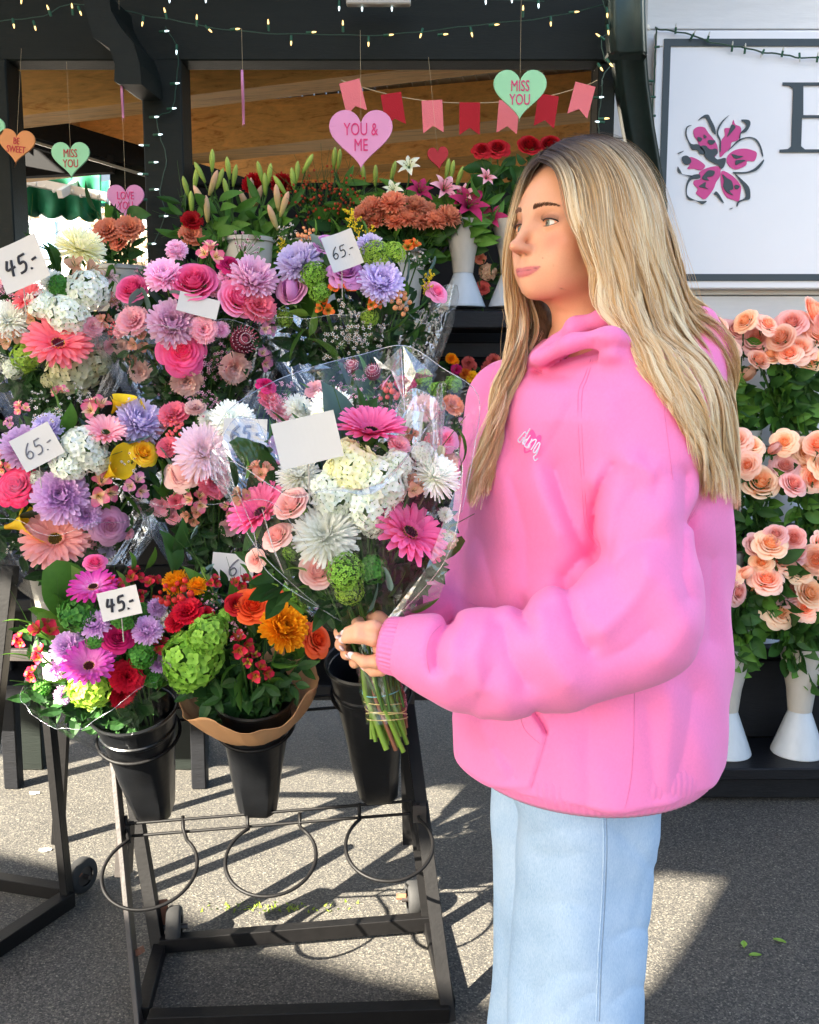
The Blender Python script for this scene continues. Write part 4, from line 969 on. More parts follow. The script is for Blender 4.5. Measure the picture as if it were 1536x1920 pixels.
def bouquet(label, bindp, ctr_px, y, Rpx, flowers, fill=26, seed=1, wrapk=True, dome=.10, group=None, wr=None, leafset=('leaf', 'leaf_dark', 'leaf', 'euc_dark'), tocam=.8, upw=.35, front_=.5, filler=26, film_='film', name='wrapped_bouquet', backfill=True):
    u0, v0 = ctr_px; Ru, Rv = Rpx; ctr = P(u0, v0, y); r = random.Random(seed); frd.seed(seed * 7 + 1)
    e = empty(name, bindp, label, 'bouquet', group); ax = (ctr - bindp).normalized(); eye = Vector((0, 0, CAMZ)); stems = MB()
    for f in flowers:
        kind, col, u, v, d = f[:5]; du, dv = (f[5], f[6]) if len(f) > 6 else (0, 0); dz = f[7] if len(f) > 7 else 0
        q = ((u - u0) / Ru) ** 2 + ((v - v0) / Rv) ** 2
        yy = y - dome * math.sqrt(max(0, 1 - q)) + dz; p = P(u, v, yy); mpp = yy / FPX
        out = Vector(((u - u0) / Ru, 0, -(v - v0) / Rv)); n = (eye - p).normalized() * tocam + out * .55 + Vector((du, 0, dv)) + Vector((0, 0, upw)) + Vector((r.gauss(0, .08), 0, r.gauss(0, .08)))
        if kind in ('leaf', 'eleaf', 'nleaf', 'ruscus', 'fern', 'eucs', 'box', 'myrt'):
            ang = f[5] if len(f) > 5 else 90; dd = Vector((math.cos(rad(ang)), -.25, math.sin(rad(ang)))); put_leaf(kind, col, p - dd.normalized() * d * mpp * .5, dd, d * mpp, e, up=(0, -1, .3))
        elif kind in ('lbud', 'solid', 'calla', 'bud'):
            dd = Vector((du, -.3, dv if (du or dv) else 1)); put(kind, col, p, dd, d * mpp, e)
        else:
            n.normalize(); put(kind, col, p, n, d * mpp * 1.08, e)
            s0 = p - n * d * mpp * .1; mid = bindp + (p - bindp) * .55 + ax * .02; mid.y = max(mid.y, s0.y); stems.tube([s0, mid, bindp - ax * .10 + Vector((r.gauss(0, .008), r.gauss(0, .008), 0))], .0022, 5)
    # small filler blooms packed into the gaps
    occ = [(f[2], f[3], f[4]) for f in flowers if f[0] not in ('fern', 'eucs')]; pal = [(f[0], f[1]) for f in flowers if f[0] in ('carn', 'wax', 'alst', 'mum', 'hyd', 'vib', 'smum')] or [('wax', 'wax')]; nf = 0
    for k in range(500):
        if nf >= filler: break
        a = r.uniform(0, 6.283); q = math.sqrt(r.random()) * .95; u = u0 + Ru * q * math.cos(a); v = v0 + Rv * q * math.sin(a); dn = r.uniform(30, 46)
        if all(math.hypot(u - a_, v - b_) > .36 * c_ + .36 * dn for a_, b_, c_ in occ):
            kd, c = r.choice(pal); p = P(u, v, y - dome * math.sqrt(max(0, 1 - q * q)) * .85 + .012); n = (eye - p).normalized() + Vector((math.cos(a) * .5 * q, 0, -math.sin(a) * .5 * q + .35)); put(kd, c, p, n, dn * y / FPX * 1.05, e); occ.append((u, v, dn)); nf += 1
    # foliage that radiates out of the tie between and behind the blooms
    for k in range(fill):
        a = r.uniform(0, 2 * math.pi); q = math.sqrt(r.uniform(.05, 1.0)) * .98; u = u0 + Ru * q * math.cos(a); v = v0 + Rv * q * math.sin(a)
        p = P(u, v, y - dome * math.sqrt(max(0, 1 - q * q)) * .65 + r.uniform(.02, .05)); d = (p - bindp).normalized() * .8 + Vector((math.cos(a) * .5, -.45, -math.sin(a) * .5 + .1)) ; kd = r.choice(['leaf', 'leaf', 'nleaf', 'box', 'eleaf', 'ruscus', 'myrt']); L = r.uniform(.08, .14) if kd != 'ruscus' else .16
        c = r.choice(leafset); put_leaf(kd, c, p - d.normalized() * L * .55, d, L, e, up=(r.gauss(0, .4), -1, .5))
    if backfill:
        b = MB()
        for k in range(460):
            a = r.uniform(0, 2 * math.pi); q = math.sqrt(r.random()) * .97; vv = v0 + Rv * q * math.sin(a); p = P(u0 + Ru * q * math.cos(a), vv, y + .03 + r.uniform(0, .05)); hh = r.random() ** 1.4 * .85; cn = bindp.lerp(ctr, .1); pr = p - cn; p = cn + pr * (1 - hh); dl = (p - bindp).dot(ax) / max((ctr - bindp).length, .01); rr_ = Ru * y / FPX * front_ * max(.12, dl) ** .6; p = p + Vector((0, -r.uniform(0, 1.0) * rr_ * (1 if dl < .8 else .15) - .02 * (dl < .8), 0)); d = Vector((r.gauss(0, 1), -.5, r.gauss(0, 1))).normalized()
            Bm = axis_mat((0, 0, 0), (r.gauss(0, .5), -1, r.gauss(0, .5)), r.uniform(0, 6)).to_3x3(); add_petal(b, 0, 0, 0, (ll_ := r.uniform(.03, .055)), ll_ * r.uniform(.38, .55), -.2, .5, .25, 5, 2, W_leaf, 0, 0, .6, center=p, basis=Bm, rn=r)
        o = part(b, 'inner_foliage', M['leaf_dark'], e, recalc=False); o['kind'] = 'stuff'
    if stems.v: part(stems, 'stems', M['stem'], e, smooth=True, recalc=False)
    if wrapk:
        w = dict(R=Ru * y / FPX * 1.05, rim_h=.92, seed=seed); w.update(wr or {}); w.setdefault('mat', film_)
        wrap(e, bindp, ctr, **w)
    return e
def card(u, v, y, w, h, ang, txt, label, ink='ink', tiltv=0, pen=.0, yaw=0, corner=0, bend=.035):
    """price card: bent paper with handwriting; w, h in photo pixels, ang in degrees counter clockwise"""
    k = y / FPX; W, H = w * k, h * k; p = P(u, v, y); e = empty('price_card', p, label, 'price card')
    R = Matrix.Rotation(rad(yaw), 3, 'Z') @ Matrix.Rotation(rad(-6 + tiltv), 3, 'X') @ Matrix(((1, 0, 0), (0, 0, -1), (0, 1, 0))) @ Matrix.Rotation(rad(ang), 3, 'Z')
    nx, ny = 12, 6; b = MB()
    def f(x, y_): return R @ Vector((x, y_, bend * (x / W * 2) ** 2 * W + .0))
    rows = [[f(W * (i / nx - .5), H * (j / ny - .5)) for i in range(nx + 1)] for j in range(ny + 1)]; b.grid(rows)
    o = b.build('paper', M['paper'], e); md = o.modifiers.new('t', 'SOLIDIFY'); md.thickness = .0003; md.offset = -1
    if txt:
        st_ = strokes(txt); tb = MB(); sw = sum(g_[1] for g_ in st_); sc_ = min(W * .72 / sw, H * .62); x = -sw * sc_ / 2
        for pts_list, adv in st_:
            for pts in pts_list:
                q = smooth_open(pts, 5); tb.tube([f(x + a * sc_ + .12 * b_ * sc_, (b_ - .5) * sc_) + R @ Vector((0, 0, .0012)) for a, b_ in q], max(.0007, sc_ * (.045 + pen)), 5)
            x += adv * sc_
        tb.build('handwriting', M[ink], e, smooth=True)
    b = MB(); b.tube([R @ Vector((0, 0, -.002)), R @ Vector((0, 0, -.003)) + Vector((0, .01, -H * .9 - .03))], .0012, 5); b.build('card_pick', M['vase'], e)
    return e
GL = {'6': ([[(.50, 1.0), (.25, .72), (.10, .35), (.22, .04), (.45, .08), (.52, .32), (.35, .48), (.14, .32)]], .68),
      '5': ([[(.18, .92), (.16, .56), (.40, .58), (.52, .36), (.42, .08), (.12, .02)], [(.18, .93), (.56, .96)]], .70),
      '4': ([[(.16, .96), (.06, .48), (.30, .46), (.58, .50)], [(.42, .92), (.38, .45), (.36, .02)]], .70), '.': ([[(.08, .04), (.12, .03), (.13, .06)]], .22), '-': ([[(.02, .45), (.30, .50)]], .40), ' ': ([], .3)}
def strokes(t): return [GL[c] for c in t]
def smooth_open(pts, n=4):
    out = []
    for i in range(len(pts) - 1):
        p0, p1, p2, p3 = pts[max(i - 1, 0)], pts[i], pts[i + 1], pts[min(i + 2, len(pts) - 1)]
        for k in range(n):
            t = k / n; out.append(tuple(.5 * (2 * p1[j] + (p2[j] - p0[j]) * t + (2 * p0[j] - 5 * p1[j] + 4 * p2[j] - p3[j]) * t * t + (-p0[j] + 3 * p1[j] - 3 * p2[j] + p3[j]) * t ** 3) for j in range(len(p1))))
    out.append(tuple(pts[-1])); return out
# ---- back tier
Y3 = 2.62
bouquet('wrapped bouquet with white hydrangeas and a coral gerbera under the left card 45', P(110, 830, Y3 + .06), (92, 610), Y3, (150, 125), [
 ('gerb', 'gerbsalm', 109, 645, 118, .1, .55, -.03), ('gerb', 'gerbsalm', 56, 560, 64, -.4, .2), ('hyd', 'white', 165, 545, 80), ('hyd', 'white', 128, 590, 78), ('smum', 'whitemum', 16, 600, 78),
 ('hyd', 'cream', 137, 692, 96, 0, -.2), ('hyd', 'cream', 184, 680, 50), ('hyd', 'white', 78, 572, 60), ('carn', 'carnp', 174, 612, 42), ('smum', 'cream', 152, 462, 92, 0, .4, .05), ('alst', 'tanalst', 155, 508, 74), ('hyd', 'deepgreen', 112, 537, 44), ('smum', 'whitemum', 100, 528, 50),
 ('alst', 'tanalst', 66, 592, 44), ('alst', 'tanalst', 22, 630, 60), ('hyd', 'lime', 50, 668, 56), ('box', 'leaf', 150, 578, 60, 160), ('leaf', 'leaf', 100, 605, 46, 120), ('fern', 'leaf_dark', 100, 443, 110, 22), ('fern', 'leaf_dark', 62, 405, 80, 62), ('leaf', 'leaf_dark', 100, 480, 60, 100), ('leaf', 'leaf_dark', 86, 470, 50, 150),
 ('berry', 'coralb', 214, 622, 26), ('carn', 'carnp', 208, 650, 30), ('leaf', 'leaf', 60, 700, 50, 200), ('lily', 'palepink', 205, 520, 40), ('wax', 'waxpink', 30, 545, 60), ('alst', 'peachalst', 196, 600, 36)], fill=30, seed=11, wr=dict(front=-.02))
bouquet('wrapped bouquet of hot pink roses and pink mums on the back tier', P(385, 860, Y3 + .04), (368, 600), Y3 - .04, (165, 150), [
 ('rose', 'hotpink', 362, 524, 84), ('rose', 'hotpink', 246, 538, 60), ('rose', 'pink', 450, 556, 74), ('rose', 'brightpink', 341, 658, 80, 0, -.1), ('mum', 'pinkmum', 309, 517, 74), ('mum', 'pinkmum', 475, 522, 92), ('mum', 'pinkmum', 323, 606, 94),
 ('alst', 'pinkalst', 397, 476, 62), ('carn', 'carnp', 250, 602, 62), ('carn', 'carnp', 382, 618, 52), ('carn', 'coralc', 485, 574, 66), ('prot', 'prot', 454, 640, 72), ('wax', 'waxpink', 404, 662, 56), ('wax', 'waxpink', 462, 455, 50), ('alst', 'lilacalst', 500, 612, 48), ('alst', 'lilacalst', 494, 672, 52),
 ('rose', 'magenta', 432, 494, 40), ('eleaf', 'euc_dark', 272, 562, 48, 100), ('eleaf', 'euc', 345, 560, 56, 150), ('eleaf', 'euc', 255, 560, 40, 60), ('leaf', 'leaf', 276, 655, 60, 200), ('alst', 'peachalst', 260, 640, 50), ('leaf', 'leaf_dark', 440, 596, 46, 20), ('carn', 'carnp', 225, 620, 30), ('berry', 'coralb', 214, 618, 30), ('wax', 'waxpink', 268, 505, 40), ('carn', 'palepink', 440, 690, 60, 0, -.3), ('wax', 'waxpink', 400, 710, 60), ('carn', 'palepink', 350, 715, 60, 0, -.4), ('leaf', 'leaf_light', 290, 665, 40, 130)], fill=30, seed=12, wr=dict(front=.10, R=.245))
bouquet('wrapped bouquet with lavender mums, orange lilies and the upright card 65', P(680, 830, Y3 + .04), (665, 570), Y3 - .02, (165, 140), [
 ('mum', 'lav', 560, 492, 88), ('mum', 'lav', 714, 528, 88), ('mum', 'lav', 694, 462, 54), ('bud', 'mauve', 545, 552, 74, -.1, 1), ('rose', 'lilacrose', 545, 540, 58), ('rose', 'mauve', 649, 508, 62), ('rose', 'mauve', 610, 455, 42), ('rose', 'pink', 820, 545, 40), ('vib', 'green', 588, 515, 54), ('vib', 'green', 600, 548, 44), ('vib', 'lime', 705, 478, 62), ('vib', 'lime', 738, 474, 48),
 ('alst', 'orgalst', 642, 540, 56), ('alst', 'orgalst', 770, 462, 44), ('alst', 'orgalst', 699, 566, 42), ('alst', 'orgalst', 611, 576, 46), ('eleaf', 'euc_dark', 764, 508, 46, 80), ('eleaf', 'euc_dark', 804, 506, 54, 60), ('eleaf', 'euc', 594, 462, 48, 110), ('eleaf', 'euc', 733, 494, 36, 120), ('solid', 'solid', 667, 428, 74, -.35, 1), ('solid', 'solid', 690, 440, 40, .5, .6), ('solid', 'solid', 800, 536, 56, .3, 1), ('solid', 'solid', 530, 468, 44, 0, 1),
 ('berry', 'peachb', 573, 442, 40), ('berry', 'peachb', 748, 570, 56), ('berry', 'peachb', 705, 560, 30), ('wax', 'wax', 655, 612, 70), ('wax', 'wax', 640, 645, 66), ('wax', 'wax', 690, 630, 56), ('wax', 'wax', 657, 578, 46), ('wax', 'wax', 535, 440, 46), ('wax', 'wax', 785, 485, 40), ('leaf', 'leaf_light', 562, 588, 46, 170), ('leaf', 'leaf_light', 585, 608, 60, 75), ('leaf', 'leaf', 740, 610, 70, 30), ('leaf', 'leaf_dark', 775, 575, 70, 15), ('nleaf', 'leaf', 632, 430, 50, 110), ('leaf', 'leaf', 590, 430, 40, 80), ('leaf', 'leaf', 610, 660, 90, 130), ('leaf', 'leaf', 560, 640, 80, 240), ('leaf', 'leaf_dark', 700, 680, 80, 300)], fill=34, seed=13, wr=dict(R=.26, front=.02, peak=.16, phase=.35), leafset=('leaf', 'leaf_dark', 'leaf', 'leaf'))
card(40, 495, Y3 - .16, 92, 84, 22, '45.-', 'white price card reading 45 at the upper left edge', pen=.03, yaw=-8)
card(372, 573, Y3 - .15, 74, 36, -14, '', 'blank back of a white card among hot pink roses', yaw=10)
card(641, 471, Y3 - .16, 60, 66, 20, '65.-', 'curled white price card reading 65 beside the lavender mums', yaw=12, bend=.12)
# ---- middle tier
Y2 = 2.32
bouquet('wrapped bouquet with yellow callas, lilac mums and white hydrangea under the tilted card 65', P(125, 1130, Y2 + .06), (130, 890), Y2, (175, 165), [
 ('mum', 'lilac', 46, 838, 90), ('hyd', 'white', 160, 838, 84), ('hyd', 'white', 130, 872, 70), ('hyd', 'white', 180, 862, 56), ('rose', 'rim', 30, 909, 72), ('mum', 'lilac', 115, 930, 108), ('gerb', 'gerbpale', 198, 812, 78, -.1, .3), ('mum', 'lav', 262, 790, 94), ('alst', 'pinkalst', 178, 765, 66), ('calla', 'calla', 220, 757, 50, .5, .7), ('calla', 'calla', 262, 765, 40, .8, .3),
 ('rose', 'yellow', 271, 846, 52), ('calla', 'calla', 213, 884, 74, .8, .55), ('calla', 'calla', 42, 982, 90, .9, .2), ('alst', 'pinkalst', 189, 918, 78), ('alst', 'lilacalst', 258, 912, 60), ('rose', 'lilacrose', 206, 986, 62), ('gerb', 'salmon', 104, 1012, 126, 0, .55, -.02), ('mum', 'lilac', 160, 965, 60), ('wax', 'wax', 94, 772, 60), ('wax', 'wax', 38, 1026, 44), ('wax', 'wax', 250, 862, 44), ('eleaf', 'euc_dark', 258, 822, 60, 10), ('eleaf', 'euc_dark', 205, 855, 50, 200), ('box', 'euc', 205, 830, 50, 70), ('leaf', 'leaf', 125, 785, 70, 60), ('leaf', 'leaf', 303, 890, 70, 70), ('leaf', 'leaf', 250, 950, 60, 120), ('mum', 'lav', 90, 800, 60), ('eleaf', 'euc_dark', 55, 962, 60, 20), ('leaf', 'leaf', 60, 935, 50, 300), ('carn', 'carnp', 240, 1000, 24), ('myrt', 'leaf', 20, 960, 70, 100)], fill=34, seed=14, wr=dict(R=.24))
bouquet('wrapped bouquet with a cream mum and pale pink rose behind the eucalyptus', P(400, 1100, Y2 + .08), (395, 870), Y2 + .02, (135, 130), [
 ('carn', 'coralc', 327, 776, 58), ('carn', 'coralc', 316, 838, 46), ('carn', 'coralc', 402, 905, 60), ('berry', 'coralb', 328, 803, 44), ('smum', 'creamlilac', 383, 848, 114), ('smum', 'whitemum', 438, 788, 86), ('bud', 'palepink', 338, 896, 84, -.3, .8), ('rose', 'palepink', 338, 888, 60), ('alst', 'pinkalst', 367, 940, 58), ('alst', 'peachalst', 362, 965, 50), ('wax', 'waxpink', 385, 752, 56), ('carn', 'palepink', 366, 765, 40), ('carn', 'carnp', 524, 768, 60), ('smum', 'whitemum', 560, 765, 60), ('eleaf', 'euc_dark', 474, 858, 60, 80), ('eleaf', 'euc_dark', 312, 862, 56, 110), ('leaf', 'leaf', 435, 890, 90, 95), ('leaf', 'leaf', 300, 890, 70, 80), ('carn', 'carnp', 420, 870, 40), ('carn', 'coralc', 505, 750, 46), ('wax', 'waxpink', 540, 740, 50), ('leaf', 'leaf', 380, 990, 80, 200), ('leaf', 'leaf', 325, 1030, 90, 110), ('rose', 'magenta', 500, 720, 34)], fill=30, seed=15, wr=dict(R=.20))
bouquet('wrapped bouquet with pink carnations and berries behind the held bouquet', P(720, 1080, Y2 + .1), (720, 810), Y2 + .04, (165, 130), [
 ('carn', 'carnp', 795, 765, 60), ('rose', 'pink', 838, 822, 44), ('carn', 'coralc', 815, 835, 50), ('wax', 'waxpink', 654, 725, 60), ('wax', 'waxpink', 690, 745, 56), ('wax', 'waxpink', 620, 735, 50), ('berry', 'coralb', 735, 738, 60), ('smum', 'whitemum', 620, 765, 84), ('carn', 'magenta', 760, 720, 40), ('eleaf', 'euc', 572, 770, 30, 100), ('carn', 'peachc', 850, 760, 44), ('alst', 'lilacalst', 870, 800, 40), ('leaf', 'leaf', 690, 760, 44, 90), ('vib', 'green', 850, 720, 36), ('wax', 'waxpink', 760, 760, 50), ('carn', 'palepink', 840, 870, 50), ('myrt', 'leaf', 850, 700, 60, 70), ('carn', 'carnp', 590, 730, 40), ('prot', 'prot', 700, 700, 44), ('prot', 'prot', 660, 690, 40)], fill=34, seed=16, wr=dict(R=.235, peak=.2), leafset=('leaf_dark', 'euc_dark', 'leaf'))
card(70, 838, Y2 - .14, 80, 66, 28, '65.-', 'tilted white card reading 65 above the rimmed pink rose', ink='ink_grey', yaw=6)
card(460, 813, Y2 - .12, 82, 56, -2, '65.-', 'white card reading 65 in thick grey pen left of the blank card', ink='ink_grey', pen=.05)
card(776, 797, Y2 - .12, 34, 54, -10, '65', 'narrow curled card half hidden behind the top gerbera', ink='ink_grey', yaw=25)
card(437, 1064, Y2 - .16, 80, 52, -6, '6', 'white card reading 6 above the orange roses, partly hidden', ink='ink_grey')
# ---- front tier
Y1 = 2.02
e7 = bouquet('wrapped bouquet of magenta gerberas and green hydrangea in the left black bucket', k1[0] - k1[1] * .13, (178, 1205), Y1 - .02, (150, 130), [
 ('gerb', 'gerbmag', 175, 1102, 92, -.1, .6), ('gerb', 'gerbviol', 167, 1250, 104, -.1, .65, -.03), ('mum', 'lilac', 177, 1170, 62), ('mum', 'lilac', 127, 1215, 68), ('mum', 'lilac', 275, 1182, 62), ('hyd', 'deepgreen', 146, 1153, 76), ('hyd', 'lime', 170, 1290, 84, 0, -.3), ('hyd', 'deepgreen', 232, 1160, 50), ('hyd', 'deepgreen', 266, 1228, 56), ('hyd', 'deepgreen', 180, 1200, 40), ('alst', 'redalst', 83, 1182, 66), ('alst', 'redalst', 74, 1228, 44), ('alst', 'redalst', 300, 1210, 44), ('rose', 'magenta', 221, 1194, 56), ('carn', 'red', 238, 1268, 66), ('carn', 'red', 228, 1305, 50, 0, -.4), ('alst', 'redalst', 250, 1078, 50), ('alst', 'redalst', 287, 1092, 46), ('alst', 'redalst', 214, 1095, 44), ('rose', 'hotpink', 178, 1052, 40),
 ('leaf', 'leaf', 226, 1230, 62, 175), ('myrt', 'leaf', 40, 1140, 90, 105), ('myrt', 'leaf', 60, 1160, 80, 75), ('box', 'leaf', 110, 1110, 70, 80), ('leaf', 'leaf', 330, 1190, 50, 90), ('leaf', 'leaf', 245, 1058, 56, 75), ('leaf', 'leaf', 282, 1050, 60, 60), ('mum', 'lilac', 295, 1140, 40), ('leaf', 'leaf', 250, 1288, 40, 50), ('box', 'leaf', 110, 1165, 60, 150), ('box', 'leaf', 215, 1060, 50, 80), ('leaf', 'leaf', 258, 1250, 50, 300)], fill=40, seed=17, leafset=('leaf', 'leaf', 'leaf', 'leaf_light'), dome=.09, wr=dict(R=.165, rim_h=.86, front=-.25, peak=.05))
e8 = bouquet('kraft paper bouquet of green hydrangea, orange roses and a golden mum in the middle bucket', k2[0] - k2[1] * .13, (445, 1185), Y1 - .03, (160, 115), [
 ('hyd', 'green', 362, 1238, 120), ('hyd', 'green', 392, 1192, 84), ('hyd', 'green', 345, 1270, 60), ('rose', 'orange', 473, 1134, 70), ('rose', 'orange', 596, 1198, 62, .3, 0), ('mum', 'yorange', 533, 1176, 98, .1, -.1, -.03), ('mum', 'yorange', 331, 1092, 56), ('carn', 'red', 352, 1146, 60), ('carn', 'red', 330, 1165, 46), ('berry', 'redb', 333, 1118, 74), ('berry', 'redb', 302, 1130, 50), ('alst', 'redalst', 450, 1208, 62), ('alst', 'redalst', 488, 1262, 56, 0, -.3), ('alst', 'crimson', 470, 1235, 44), ('fern', 'leaf', 438, 1090, 110, 98), ('fern', 'leaf', 400, 1110, 120, 160), ('fern', 'leaf', 470, 1095, 100, 80), ('fern', 'leaf', 390, 1225, 120, 200), ('fern', 'leaf', 420, 1140, 100, 130), ('fern', 'leaf', 480, 1165, 70, 110),
 ('leaf', 'leaf', 453, 1290, 92, 265), ('leaf', 'leaf', 428, 1265, 60, 230), ('leaf', 'leaf', 530, 1245, 66, -5), ('leaf', 'leaf', 468, 1180, 50, 120), ('leaf', 'leaf', 545, 1210, 40, -20), ('eucs', 'euc', 368, 1050, 150, 112), ('eucs', 'euc', 345, 1020, 150, 125), ('eucs', 'euc', 320, 975, 110, 150), ('eucs', 'euc', 390, 1080, 130, 100), ('eucs', 'euc', 362, 1090, 110, 85), ('leaf', 'leaf_dark', 318, 1040, 110, 95), ('leaf', 'leaf_dark', 335, 1010, 90, 70), ('rose', 'orange', 510, 1115, 44), ('leaf', 'leaf', 585, 1240, 40, 10), ('leaf', 'leaf', 320, 1285, 60, 190), ('box', 'leaf', 500, 1225, 60, 270), ('rose', 'darkred', 445, 1130, 46), ('wax', 'waxpink', 440, 1180, 40)], fill=40, seed=18, wrapk=False, leafset=('leaf', 'leaf', 'leaf_light', 'leaf'), dome=.09)
M['kraft'] = simple('kraft_paper', rgb(196, 146, 100), .8, var=.06, vs=12, bmp=.3, bs=30)
wrap(e8, k2[0] - k2[1] * .10, P(455, 1215, Y1 - .02), (.138), .56, 'kraft', 4, .05, 4, .3, -.30, 1.1, 1.1, 'kraft_paper_wrap', False).modifiers.new('t', 'SOLIDIFY').thickness = .001
card(225, 1131, Y1 - .14, 80, 56, 14, '45.-', 'white price card reading 45 in bold pen above the magenta gerbera', pen=.045, yaw=-5)
card(225, 1300, 1.0, 1, 1, 0, '', 'x') if False else None

# hidden buckets that carry the rows behind
for (u, v, y, lb) in ((110, 830, Y3 + .06, 'black bucket hidden under the bouquet with white hydrangeas at the back left'), (385, 850, Y3 + .04, 'black bucket hidden under the hot pink rose bouquet'), (680, 830, Y3 + .04, 'black bucket hidden under the lavender mum bouquet'), (400, 1090, Y2 + .08, 'black bucket hidden under the cream mum bouquet'), (720, 1070, Y2 + .1, 'black bucket hidden under the pink carnation bouquet')):
    bucket(u, v, y, u + 6, v + 195, 70, 38, lb, tilt=8)
pv = P(115, 1078, Y2 + .10)
b = MB(); b.lathe([(.001, -.3), (.055, -.3), (.062, -.1), (.078, 0), (.082, .004), (.079, .006), (.06, -.1), (.001, -.28)], 36, c=(0, 0, 0))
o = b.build('flower_bucket', M['vase'], None, smooth=True); o.location = pv; o.modifiers.new('e', 'EDGE_SPLIT').split_angle = rad(35); tag(o, 'cream plastic bucket under the yellow calla bouquet', 'bucket')
# ---------------------------------------------------------------- potted stems at the back of the stall
ZS = 1.583
vt1 = vase(868, 577, 3.02, .062, .26, 'cream flared vase left of two on the top shelf beside the hair')
vt2 = vase(958, 577, 3.02, .062, .26, 'cream flared vase nearest the hair on the top shelf')
def pot(u, vr, y, r, H, label):
    p = P(u, vr, y); e = empty('flower_bucket', Vector((p.x, y, p.z - H)), label, 'bucket'); b = MB()
    b.lathe([(.001, 0), (r * .72, 0), (r * .98, H * .93), (r * 1.05, H * .94), (r * 1.05, H), (r * .97, H), (r * .7, .02), (.001, .02)], 36); o = b.build('shell', M['vase'], e, smooth=True); o.modifiers.new('e', 'EDGE_SPLIT').split_angle = rad(40); return p
pb1 = pot(466, 447, 3.0, .075, .20, 'cream bucket holding the lily buds right of the green post'); pb2 = pot(605, 450, 3.1, .09, .2, 'cream bucket under the berried green foliage'); pb3 = pot(745, 470, 3.05, .09, .2, 'cream bucket holding the peach chrysanthemum sprays'); pb4 = pot(225, 500, 3.05, .08, .2, 'cream bucket of peach carnations left of the post')
r = random.Random(77)
def stemthing(name, label, cat, base, pts, group=None, blooms=(), leaves=0, lk='nleaf', lc='leaf', lL=.09, seed=0, droop=.3):
    """one cut stem standing in its bucket: blooms are (kind, colour, u, v, depth, px, normal)"""
    rr = random.Random(seed); e = empty(name, base, label, cat, group); top = pts[-1]; frd.seed(seed + 5)
    st_ = MB(); path = [base, base.lerp(top, .55) + Vector((rr.gauss(0, .01), 0, .01)), top]; st_.tube(path, [.0035, .003, .0025], 5)
    for bl in blooms:
        kind, col, u, v, y, d, n = bl; p = P(u, v, y); put(kind, col, p, n, d * y / FPX * 1.05, e)
        if (p - top).length > .02: st_.tube([p, p.lerp(top, .6) + Vector((0, .01, -.01)), top.lerp(base, .25)], .002, 4)
    part(st_, 'stem', M['stem'], e, smooth=True, recalc=False)
    for k in range(leaves):
        t = .35 + .6 * (k + rr.random() * .5) / max(leaves, 1); p = base.lerp(top, t); a = rr.uniform(0, 6.28); d = Vector((math.cos(a), min(.2, math.sin(a)) - .2, rr.uniform(-droop, .7))); put_leaf(lk, lc, p, d, lL * rr.uniform(.8, 1.25), e)
    return e
# lily buds near the post
lb = [[(398, 301, 0), (412, 335, 0), (375, 323, 0)], [(428, 315, 0), (440, 329, 0), (424, 355, 0)], [(349, 351, 0), (367, 335, 0), (359, 379, 0)], [(375, 371, 1), (400, 343, 1), (388, 392, 1)], [(488, 323, 0), (505, 327, 0), (497, 345, 0)], [(472, 359, 1), (460, 380, 1), (483, 372, 1)], [(520, 371, 1), (533, 383, 1), (512, 408, 1)], [(577, 307, 0), (557, 323, 0), (549, 335, 0), (525, 347, 0)]]
LBD = ['lily stem with three green buds highest beside the green post', 'lily stem of three upright green buds right of the highest buds', 'lily stem of green buds hugging the green post', 'lily stem with blush opening buds low beside the post', 'lily stem of two slim green buds in front of red dahlias', 'lily stem with blush buds in the middle of the cream bucket', 'lily stem with dusty pink buds leaning right over the bouquet', 'lily stem of small pale buds above the green bush']
for i, (s, lab) in enumerate(zip(lb, LBD)):
    y = 2.98 + .05 * (i % 3); base = pb1 + Vector((r.uniform(-.04, .04), r.uniform(-.02, .03), -.15)); tu = sum(a[0] for a in s) / len(s); tv = max(a[1] for a in s) + 28
    stemthing('lily_stem', lab, 'lily', base, [P(tu, tv, y)], 'lily stems in bud', [('lbud', 'lbudp' if p_ else 'lbud', u, v, y - .02, 46 if p_ else 38, Vector(((u - tu) / 40, -.2, 1 if not p_ else .7))) for u, v, p_ in s], 9, 'nleaf', 'leaf', .10, i)
for i, (u, v) in enumerate([(476, 345), (529, 345)]):
    stemthing('dahlia_stem', ['dark red dahlia left of two behind the lily buds', 'dark red dahlia beside the berried green bush'][i], 'dahlia', pb1 + Vector((.02 * i, .08, -.1)), [P(u, v + 25, 3.1)], None, [('mum', 'darkred', u, v, 3.1, 44, Vector((0, -1, .4)))], 4, 'leaf', 'leaf_dark', .08, 40 + i)
